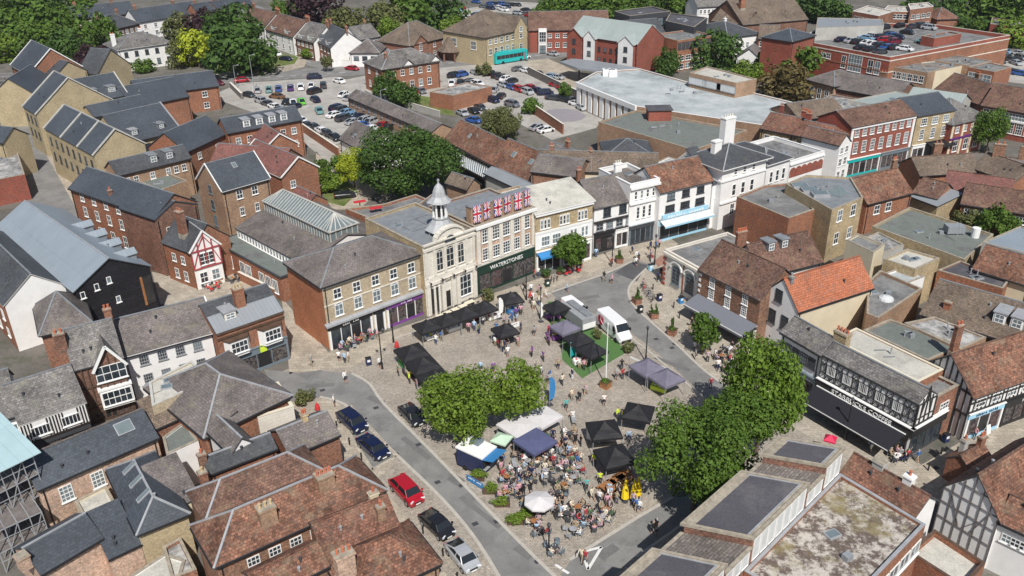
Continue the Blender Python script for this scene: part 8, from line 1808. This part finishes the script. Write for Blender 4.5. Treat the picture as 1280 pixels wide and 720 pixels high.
# standing and walking people: px foot point, top, bottom, pose, facing(deg), place
SP=[(432,478,'white','dark','walk',-60,'on the road bend below the corner café'),(390,458,'grey','beige','walk',160,'on the pavement left of the corner café'),(424,452,'white','black','stand',90,'before the corner café tables'),(431,454,'pale blue','dark','stand',60,'before the corner café tables'),(436,452,'white','beige','stand',200,'before the corner café tables'),
(475,460,'white','black','walk',-30,'beside the lamp post and blue bin'),(471,425,'pink','beige','stand',90,'near the purple sign shop window'),(499,402,'orange','dark','stand',20,'outside the purple sign shop'),
(601,465,'pale blue','jeans','walk',110,'in the open middle of the square'),(617,466,'purple','dark','walk',100,'in the open middle of the square'),(665,446,'purple','black','stand',150,'between the middle gazebo and the turf'),(679,452,'purple','dark','stand',20,'in front of the purple prize table'),(668,420,'grey','dark','stand',90,'beside the middle gazebo'),(667,388,'cream','beige','walk',80,'between the bookshop gazebo and turf'),
(586,416,'pink','dark','stand',90,'at the row of four stalls'),(593,414,'pale blue','jeans','stand',80,'at the row of four stalls'),(604,407,'white','dark','stand',90,'at the row of four stalls'),(616,402,'white','beige','lean',120,'at the row of four stalls'),(552,427,'blue','beige','stand',80,'at the row of four stalls'),(545,431,'white','jeans','lean',70,'at the row of four stalls'),(538,426,'hi vis yellow','dark','stand',60,'at the row of four stalls'),
(645,397,'purple','jeans','stand',60,'at the lone bookshop gazebo'),(651,394,'pink','dark','stand',100,'at the lone bookshop gazebo'),(653,390,'white','beige','stand',200,'at the lone bookshop gazebo'),(640,402,'blue','jeans','lean',80,'at the lone bookshop gazebo'),(646,404,'pale blue','beige','stand',30,'at the lone bookshop gazebo'),
(619,433,'white','beige','stand',60,'at the gazebo with the white banner'),(624,436,'red','dark','stand',80,'at the gazebo with the white banner'),(630,438,'navy','dark','stand',90,'at the gazebo with the white banner'),(648,433,'pink','beige','stand',140,'at the gazebo with the white banner'),
(688,423,'purple','dark','stand',10,'behind the purple prize table'),(686,432,'purple','black','lean',20,'at the purple prize table'),(684,428,'purple','dark','stand',30,'at the purple prize table'),(690,405,'purple','navy','stand',-20,'under the turf corner gazebo'),(699,405,'purple','dark','stand',40,'under the turf corner gazebo'),
(724,461,'white','beige','stand',-60,'by the pink and white table'),(730,463,'pink','dark','stand',-90,'by the pink and white table'),(703,482,'cream','dark','walk',130,'below the turf on the cobbles'),(677,470,'white','navy','walk',150,'on the paving left of the turf'),(686,480,'grey','dark','stand',90,'on the paving near the blue feather banner'),
(732,494,'floral','beige','walk',60,'near the flagpole tub'),(724,503,'black','black','walk',-120,'near the flagpole tub'),(715,500,'cream','beige','stand',-60,'left of the black clad walker'),(708,513,'turquoise','dark','walk',-100,'behind the pushchair'),(716,527,'white','grey','stand',-90,'pushing the buggy near the white canopies'),(755,507,'white','black','stand',-90,'alone below the flagpole'),
(770,475,'grey','dark','stand',60,'between the pole and slate grey gazebo'),(778,474,'red','dark','stand',-60,'between the pole and slate grey gazebo'),(777,463,'black','dark','stand',90,'between the pole and slate grey gazebo'),
(772,524,'hi vis yellow','dark','stand',-40,'between the lower black gazebos'),(778,528,'hi vis yellow','navy','stand',200,'between the lower black gazebos'),(786,552,'pale blue','navy','stand',-90,'right of the lower black gazebos'),(719,556,'black','black','stand',-70,'in dark clothes left of the white board'),(726,558,'black','dark','stand',200,'in dark clothes left of the white board'),
(743,583,'hi vis yellow','black','stand',-90,'left of the snack gazebo, upper steward'),(750,605,'hi vis yellow','black','stand',-100,'left of the snack gazebo, lower steward'),(733,614,'turquoise','dark','walk',-90,'crossing towards the crowd'),(740,625,'cream','beige','walk',-60,'between crowd and picnic tables'),(749,629,'white','dark','stand',60,'between crowd and picnic tables'),(759,634,'pink','beige','stand',90,'at the end of the picnic tables'),(761,640,'floral','beige','stand',0,'at the end of the picnic tables'),
(727,702,'cream','beige','walk',-120,'stepping off the kerb with the red clad one'),(731,704,'red','red' if 0 else 'dark','walk',-120,'stepping off the kerb beside the cream clad one'),(816,668,'black','black','walk',-60,'in the shade of the spreading tree'),(820,664,'black','dark','stand',30,'in the shade of the spreading tree'),
(618,583,'white','jeans','stand',160,'at the food trailer'),(623,585,'white','dark','stand',170,'at the food trailer'),(630,583,'blue','jeans','stand',190,'at the food trailer'),(627,592,'pink','beige','stand',140,'at the food trailer'),(598,590,'orange','white','stand',0,'beside the food trailer door'),
(755,352,'black','beige','walk',60,'crossing the road, in dark top'),(765,355,'pink','dark','walk',170,'crossing the road, in pink'),(795,333,'white','black','walk',80,'on the dark road patch'),(796,325,'white','beige','walk',-80,'on the pavement by the white houses'),(709,366,'pale blue','navy','walk',160,'on the road below the round tree'),
(745,322,'pale blue','jeans','stand',90,'outside the white jettied shop'),(764,333,'red','dark','stand',-30,'under the lamp by the white jettied shop'),(790,318,'navy','dark','walk',0,'before the narrow white house'),(813,313,'navy','dark','walk',120,'before the blue awning'),(820,312,'blue','jeans','walk',90,'before the blue awning'),(824,310,'pink','black','walk',100,'before the blue awning'),
(668,348,'red','dark','stand',0,'outside the bookshop end'),(673,346,'white','jeans','stand',120,'outside the bookshop end'),(656,366,'black','dark','walk',60,'beside the double lamp post'),(664,367,'white','jeans','walk',70,'beside the double lamp post'),(674,369,'pink','beige','stand',60,'beside the red traffic post'),(682,372,'cream','white','walk',0,'beside the red traffic post'),
(822,352,'navy','black','walk',100,'by the bank corner pillar'),(826,346,'black','dark','walk',90,'by the bank corner pillar'),(804,360,'pink','grey','stand',0,'at the cycle rack'),(897,463,'white','navy','walk',-90,'on the kerb near the tall leafy tree'),(864,410,'black','dark','stand',60,'under the grey awning'),(870,398,'black','black','stand',90,'under the grey awning, first of them'),(862,418,'beige','beige','walk',90,'left of the slim young tree'),
(1146,578,'blue','beige','walk',120,'with blue rucksack on the lane pavement'),(1194,574,'grey','navy','walk',150,'walking in a pair on the lane'),(1202,578,'pale blue','dark','walk',150,'walking in a pair on the lane'),
(418,508,'white','dark','stand',0,'by the bushes at the street corner'),(512,480,'hi vis yellow','dark','stand',30,'along the slanting row of stalls'),(498,470,'green','dark','stand',20,'along the slanting row of stalls'),(521,487,'red','dark','lean',40,'along the slanting row of stalls'),(536,500,'white','navy','stand',30,'along the slanting row of stalls'),(527,497,'floral','dark','stand',40,'along the slanting row of stalls'),
(1213,480 if 0 else 545,'black','dark','stand',60,'outside the timber framed shop'),(1217,549,'pink','jeans','stand',200,'outside the timber framed shop'),(888,486,'red','dark','stand',90,'at the pavement café under the awning end'),(910,446,'white','dark','stand',0,'at the pavement café under the awning end'),(54,552,'green','dark','stand',-20,'in the street below the inn'),(82,541,'white','beige','stand',30,'in the street below the inn'),(88,538,'cream','dark','walk',30,'in the street below the inn'),(94,536,'hi vis yellow','dark','walk',40,'in the street below the inn')]
for u,v,t,b_,ps,fc,nr in SP: person(u,v,t,b_,ps,R_(fc),nr)
_rp=random.Random(21)
for u,v,r_,n,nr in ((765,625,14,7,'by the yellow parasols'),(735,648,18,8,'in the lower right crowd'),(690,560,16,7,'beside the navy canopy'),(715,580,14,7,'in the busy right cluster'),(655,610,26,7,'among the left café tables'),(690,640,24,5,'among the lower café tables'),(620,408,40,6,'before the row of four stalls'),(640,440,12,3,'behind the gazebo with white banner'),(880,448,18,6,'along the grey awning shops'),(910,465,10,4,'at the tall leafy tree'),(1090,552,22,5,'beside the black awning'),(795,635,10,4,'in the shade by the parasols'),(668,380,14,5,'between bookshop and turf'),(810,325,14,5,'by the blue awning shop'),(1240,520,22,5,'on the upper lane pavement'),(700,470,20,3,'below the green turf')):
    for k in range(n):
        a=_rp.uniform(0,6.28); q=r_*_rp.uniform(.2,1); person(u+q*math.cos(a),v+q*.6*math.sin(a),_rp.choice(['white','white','black','navy','pink','pale blue','grey','cream','red','floral','beige','blue','black','green']),_rp.choice(list(BT)),_rp.choice(['stand','stand','walk','lean']),a,nr)
# café tables with seated people
def chair_proto(c):
    r=bpy.data.objects.new('cafe_chair',None); COL.objects.link(r)
    b=MB(); b.box(-.22,.22,-.22,.22,.43,.47); obj('seat',b.mesh('seat',[c]),r); b=MB(); b.box(-.24,-.20,-.22,.22,.5,.88); obj('backrest',b.mesh('backrest',[c]),r)
    for x in (-.2,.2):
        for y in (-.2,.2): b=MB(); b.box(-.018,.018,-.018,.018,0,.43); obj('leg',b.mesh('leg',['lead']),r,(x,y,0))
    return r
CH={}; CHL=[]
def chair(p,rz,c,near):
    if c not in CH: CH[c]=r=chair_proto(c); r.location=p; r.rotation_euler=(0,0,rz)
    else: r=dup(CH[c],p,rz); THINGS.pop()
    r['category']='chair'; nm={'charcoal':'dark','lead':'grey metal','greyblue':'blue grey','red':'red','wood':'wooden','white':'white'}[c]
    r['label']='%s café chair %s'%(nm,near); CHL.append(r); return r
TBL=[]
def cafe_set(u,v,near,n=4,occ=3,c='charcoal',top='lead',seed=0,tops=None):
    rr=random.Random(int(u*17+v*5+seed)); p=W(u,v); r=thing('cafe_table','x','café table',p,rr.uniform(0,3)); THINGS.pop(); TBL.append(r); r['label']='round %s café table %s'%({'lead':'grey','wood':'wooden','white':'white','charcoal':'dark'}[top],near)
    b=MB(); b.cyl(0,0,.36,.36,.71,.74,12); b.build('table_top',[top],r); b=MB(); b.cyl(0,0,.03,.03,.04,.71,6); b.cyl(0,0,.22,.2,0,.04,8); b.build('pedestal',['charcoal'],r)
    k=rr.randint(1,3)
    for i in range(k): b=MB(); b.cyl(rr.uniform(-.2,.2),rr.uniform(-.2,.2),.035,.035,.742,.84,6); b.build('cup',[rr.choice(['white','pot','glass_sky'])],r)
    a0=rr.uniform(0,6.28)
    for i in range(n):
        a=a0+i*6.2832/n+rr.uniform(-.15,.15); d=.78; q=Vector((p.x+d*math.cos(a),p.y+d*math.sin(a),0)); rz=a+math.pi+rr.uniform(-.2,.2)
        chair(q,rz,c,near)
        if i<min(n,occ+(rr.random()<.6 and occ>0)): person(q.x,q.y,rr.choice(tops or ['white','white','black','navy','pink','pale blue','grey','cream','red','floral','beige','black','green']),rr.choice(['dark','black','jeans','beige','grey','navy']),'sit',rz,near,world=True)
    return r
CS=[(432,437,'outside the corner café, left end',4,3),(441,433,'outside the corner café, middle',4,3),(451,428,'outside the corner café, right part',4,3),(461,423,'by the white pilaster of the corner café',3,2),
(650,572,'below the navy canopy, left',4,3),(660,582,'below the navy canopy, lower left',4,4),(672,580,'below the navy canopy corner',4,4),(686,575,'right of the navy canopy corner',4,4),(694,585,'right of the navy canopy, lower',4,3),(645,588,'in the upper left of the crowd',4,3),(634,602,'next to the food trailer planter',4,3),(656,598,'in the middle left of the crowd',4,3),(668,600,'in the centre of the crowd',4,1),(682,594,'in the centre right of the crowd',4,3),(700,560,'beside the white canopy crowd',4,4),(708,572,'above the big cluster at the right',4,3),
(708,590,'in the busy right cluster, upper',4,4),(716,603,'in the busy right cluster, middle',4,4),(705,612,'in the busy right cluster, lower left',3,2),(698,622,'with wire chairs right of the parasol',4,2),(690,606,'between parasol and right cluster',4,0),(645,613,'left of the pale parasol',4,3),(632,622,'near the planters left of the parasol',4,3),(655,628,'just left of the pale parasol',3,2),(680,638,'just below the pale parasol',4,4),(690,634,'right below the pale parasol',4,3),(668,658,'by the largest planter',3,3),(676,668,'below the largest planter',3,2),
(708,648,'with two pink and white sitters, lower crowd',4,2),(716,668,'with turquoise chairs at the kerb',4,1),(722,640,'in the lower right crowd, upper table',4,3),(731,655,'in the lower right crowd, left table',4,4),(742,660,'in the lower right crowd, red clad table',4,4),(752,652,'in the lower right crowd, outer table',4,4),(757,643,'at the corner of the lower right crowd',4,3),(693,690,'under the dark finger post',4,2),(712,548,'at the edge of the white canopy',4,3),(722,590,'on the open side of the right cluster',3,2)]
for i,t in enumerate(CS): cafe_set(*t,c=['charcoal','lead','charcoal','greyblue'][i%4],top=['charcoal','lead','wood','charcoal'][i%4])
for i,(u,v) in enumerate(((552,400),(560,396),(569,392),(578,388),(587,383),(548,407),(597,387),(590,393),(582,397))):
    p=W(u,v); r=thing('outdoor_table','cream rectangular café table on the hall terrace, '+['first of the back row','second of the back row','middle of the back row','fourth of the back row','last of the back row','single one near the column','right end of the front row','middle of the front row','left end of the front row'][i],'table',p,rzA+.1,'cream tables before the hall'); b=MB(); b.box(-.75,.75,-.4,.4,.7,.75); b.build('table_top',['cream'],r)
    for x in (-1,1): b=MB(); b.box(-.04,.04,-.3,.3,0,.7); b.build('leg',['charcoal'],r,(x*.6,0,0))
    for s in (-1,1): chair(W(u,v)+Vector((.2*s,.75*s,0)),rzA+(-math.pi/2*s),'charcoal','at the cream tables before the hall')
for i,t in enumerate([(1112,552,'under the black awning, middle',3,2),(1128,568,'at the corner of the black awning',4,3),(1121,575,'beyond the end of the black awning',4,4),(1095,545,'under the black awning, shaded side',3,2),(1072,530,'under the black awning near the blue basket',3,2),(1040,512,'under the black awning, tree end',3,2),(1215,535,'by the timber framed shop door',3,2),(902,450,'outside the grey awning shops, kerb side',4,3),(912,440,'outside the grey awning shops, wall side',4,3),(905,462,'outside the grey awning shops, lower',4,3),(918,455,'near the tall leafy tree foot',3,2),(893,425,'beside the slim young tree',3,2),(870,395,'under the grey awning left end',3,1)]):
    cafe_set(*t,c='charcoal',top=['lead','wood','white'][i%3])
for i,(u,v) in enumerate(((258,358),(267,362),(277,353),(292,352),(318,345))):
    cafe_set(u,v,'on the public house terrace, '+['by the purple seats','front edge','under the timbered gable','middle','near the arcade'][i],4,0,c=['charcoal','red','wood','charcoal','wood'][i],top='wood')
for u,v in ((450,257),(470,265)): p=W(u,v,5.9); r=thing('outdoor_table','red café table on the broad grey flat roof, '+('nearer the hipped block' if u<460 else 'nearer the dark trees'),'table',p,.4); b=MB(); b.box(-1,1,-.5,.5,.7,.76); b.build('table_top',['red'],r); b=MB(); b.box(-.08,.08,-.08,.08,0,.7); b.build('pedestal',['charcoal'],r)
for u,v in ((713,341),(722,339),(705,343)):
    cafe_set(u,v,'with red seats around the round tree, '+{713:'middle',722:'bakery side',705:'cycle side'}[u],3,2 if u!=705 else 0,c='red',top='lead')
# pushchair
p=W(717,530); r=thing('pushchair','grey pushchair pushed past the white canopies','pushchair',p,-1.5); b=MB(); b.prism([(-.3,-.25),(.3,-.25),(.35,.25),(-.3,.25)],.4,.75); b.beam((-.3,0,.7),(-.6,0,1.0),.4,.05); b.build('seat',['grey'],r)
for x in (-.3,.3):
    for y in (-.22,.22): b=MB(); b.tube((x,y-.02,.13),(x,y+.02,.13),.13,n=8); b.build('wheel',['black'],r)
# scaffolds
def scaffold(lb,A,B,h,D,lifts,bays,roof=False,z0=0):
    a,b_=W(*A,h),W(*B,h); a.z=b_.z=0; x=(b_-a); L=x.length; rz=math.atan2(x.y,x.x); r=thing('scaffold',lb,'scaffold',a,rz); b=MB()
    for i in range(bays+1):
        X=L*i/bays
        for Y in (0,D): b.beam((X,Y,0),(X,Y,h),.08)
        for k in range(1,lifts+1): b.beam((X,0,h*k/lifts),(X,D,h*k/lifts),.07)
    for k in range(1,lifts+1):
        for Y in (0,D):
            b.beam((0,Y,h*k/lifts),(L,Y,h*k/lifts),.07); b.beam((0,Y,h*k/lifts-1),(L,Y,h*k/lifts-1),.05)
    for i in range(bays): b.beam((L*i/bays,0,h*(i%lifts)/lifts),(L*(i+1)/bays,0,h*(i%lifts+1)/lifts),.06)
    b.build('poles',['lead'],r); q=MB()
    for k in range(1,lifts+(0 if roof else 1)): q.box(0,L,.1,D*.7,h*k/lifts-.06,h*k/lifts)
    q.build('boards',['timber_grey'],r)
    if roof: q=MB(); q.slab([(-.6,-.6,h+.2),(L+.6,-.6,h+.2),(L+.6,D+.5,h+1.2),(-.6,D+.5,h+1.2)],.08); q.build('sheet_roof',['sheet_teal'],r)
scaffold('scaffold tower with pale teal sheet roof in the lower left corner',(-30,602),(40,568),9.0,7,4,5,True)
scaffold('lower open scaffold below the teal roofed one',(-10,668),(52,640),4.6,4,2,4)
scaffold('rust coloured scaffold round the brick house at the left edge',(-25,95),(22,96),9.0,3,4,5)
# roof clutter: aerials
for u,v,h,lb in ((739,214,10.5,'thin aerial on the slate roof of the jettied shop'),(1195,300,5.2,'short white pole on the wide flat roof')):
    p=W(u,v,h); r=thing('aerial',lb,'aerial',p); b=MB(); b.cyl(0,0,.06,.05,0,2.6,6); b.beam((-.5,0,2.4),(.5,0,2.4),.04); b.build('mast',['lead'],r)
# ================================================================ labels that single out repeats
from collections import defaultdict
ORD=['first','second','third','fourth','fifth','sixth','seventh','eighth','ninth','tenth','eleventh','twelfth','thirteenth','fourteenth','fifteenth','sixteenth','seventeenth','eighteenth','nineteenth','twentieth']
def area_of(o):
    u,v,_=PX(o.location); z=o.location.z
    if z>5: return 'on the superstore roof'
    if u<395 and 60<v<90: return 'on the curving road'
    if u<452 and v<106: return 'on the junction road'
    if 255<u<500 and v<180: return 'in the left car park'
    if v<26 and u<740: return 'in the farthest car park'
    if u>1190 and v<40: return 'at the top right gardens'
    if u>1230: return 'in the right edge yard'
    if 500<u<545: return 'beside the brick villa'
    if v>200: return 'on the golden tree lawn'
    return 'in the middle car park'
KN={'hatch':'hatchback','saloon':'saloon','suv':'tall estate car','van':'van'}
for o in CARS:
    c,k=o['_auto']; o['label']='%s %s parked %s'%(c,KN[k],area_of(o))
def single_out(lst):
    g=defaultdict(list)
    for o in lst: g[o['label']].append(o)
    for lb,os_ in g.items():
        if len(os_)<2: continue
        os_.sort(key=lambda o:PX(o.location)[0]); n=len(os_)
        for i,o in enumerate(os_):
            o['label']=lb+', '+('leftmost' if i==0 else 'rightmost' if i==n-1 else ORD[i]+' from the left')
for o in PPL: o['group']='people at the market'
for o in CHL: o['group']='café chairs'
for o in TBL: o['group']='café tables'
for o in CARS: o['group']='cars '+area_of(o)
single_out(CARS); single_out(PPL); single_out(CHL); single_out(TBL)
for o in bpy.data.objects:
    for k in ('_dim','_tp','_body','_auto'):
        if k in o.keys(): del o[k]
# ================================================================ sky, sun, view
EL=R_(50); AZ=R_(170)      # sun azimuth from +Y clockwise
world=bpy.data.worlds.new('World'); scene.world=world; world.use_nodes=True
nt=world.node_tree; bg=nt.nodes['Background']; sky=nt.nodes.new('ShaderNodeTexSky'); sky.sky_type='NISHITA'; sky.sun_disc=False
sky.sun_elevation=EL; sky.sun_rotation=AZ; sky.air_density=1.0; sky.dust_density=1.2; nt.links.new(sky.outputs[0],bg.inputs[0]); bg.inputs[1].default_value=.07
sun=bpy.data.lights.new('sun','SUN'); so=bpy.data.objects.new('sun',sun); COL.objects.link(so); sun.energy=4.4; sun.angle=R_(.5); sun.color=(1,.965,.91)
sd=Vector((math.sin(AZ)*math.cos(EL),math.cos(AZ)*math.cos(EL),math.sin(EL))); so.rotation_euler=sd.to_track_quat('Z','Y').to_euler()
# thin summer haze
b=MB(); b.box(-1500,1500,-150,2500,-1.0,60.5); hz=b.mesh('haze',[],uv=False); ho=obj('haze',hz); ho['kind']='stuff'
hm=bpy.data.materials.new('haze'); hm.use_nodes=True; n=hm.node_tree; n.nodes.remove(n.nodes['Principled BSDF']); pv=n.nodes.new('ShaderNodeVolumePrincipled'); pv.inputs['Density'].default_value=.0001; pv.inputs['Color'].default_value=(.85,.9,1,1); pv.inputs['Anisotropy'].default_value=.3
n.links.new(pv.outputs[0],n.nodes['Material Output'].inputs['Volume']); hz.materials.append(hm)
vs=scene.view_settings; vs.view_transform='Standard'; vs.look='None'; vs.exposure=.1; vs.gamma=1; vs.use_curve_mapping=False
scene.cycles.max_bounces=5; scene.cycles.diffuse_bounces=3; scene.cycles.glossy_bounces=2; scene.cycles.transmission_bounces=2; scene.cycles.transparent_max_bounces=4; scene.cycles.volume_bounces=0
scene.cycles.use_denoising=True
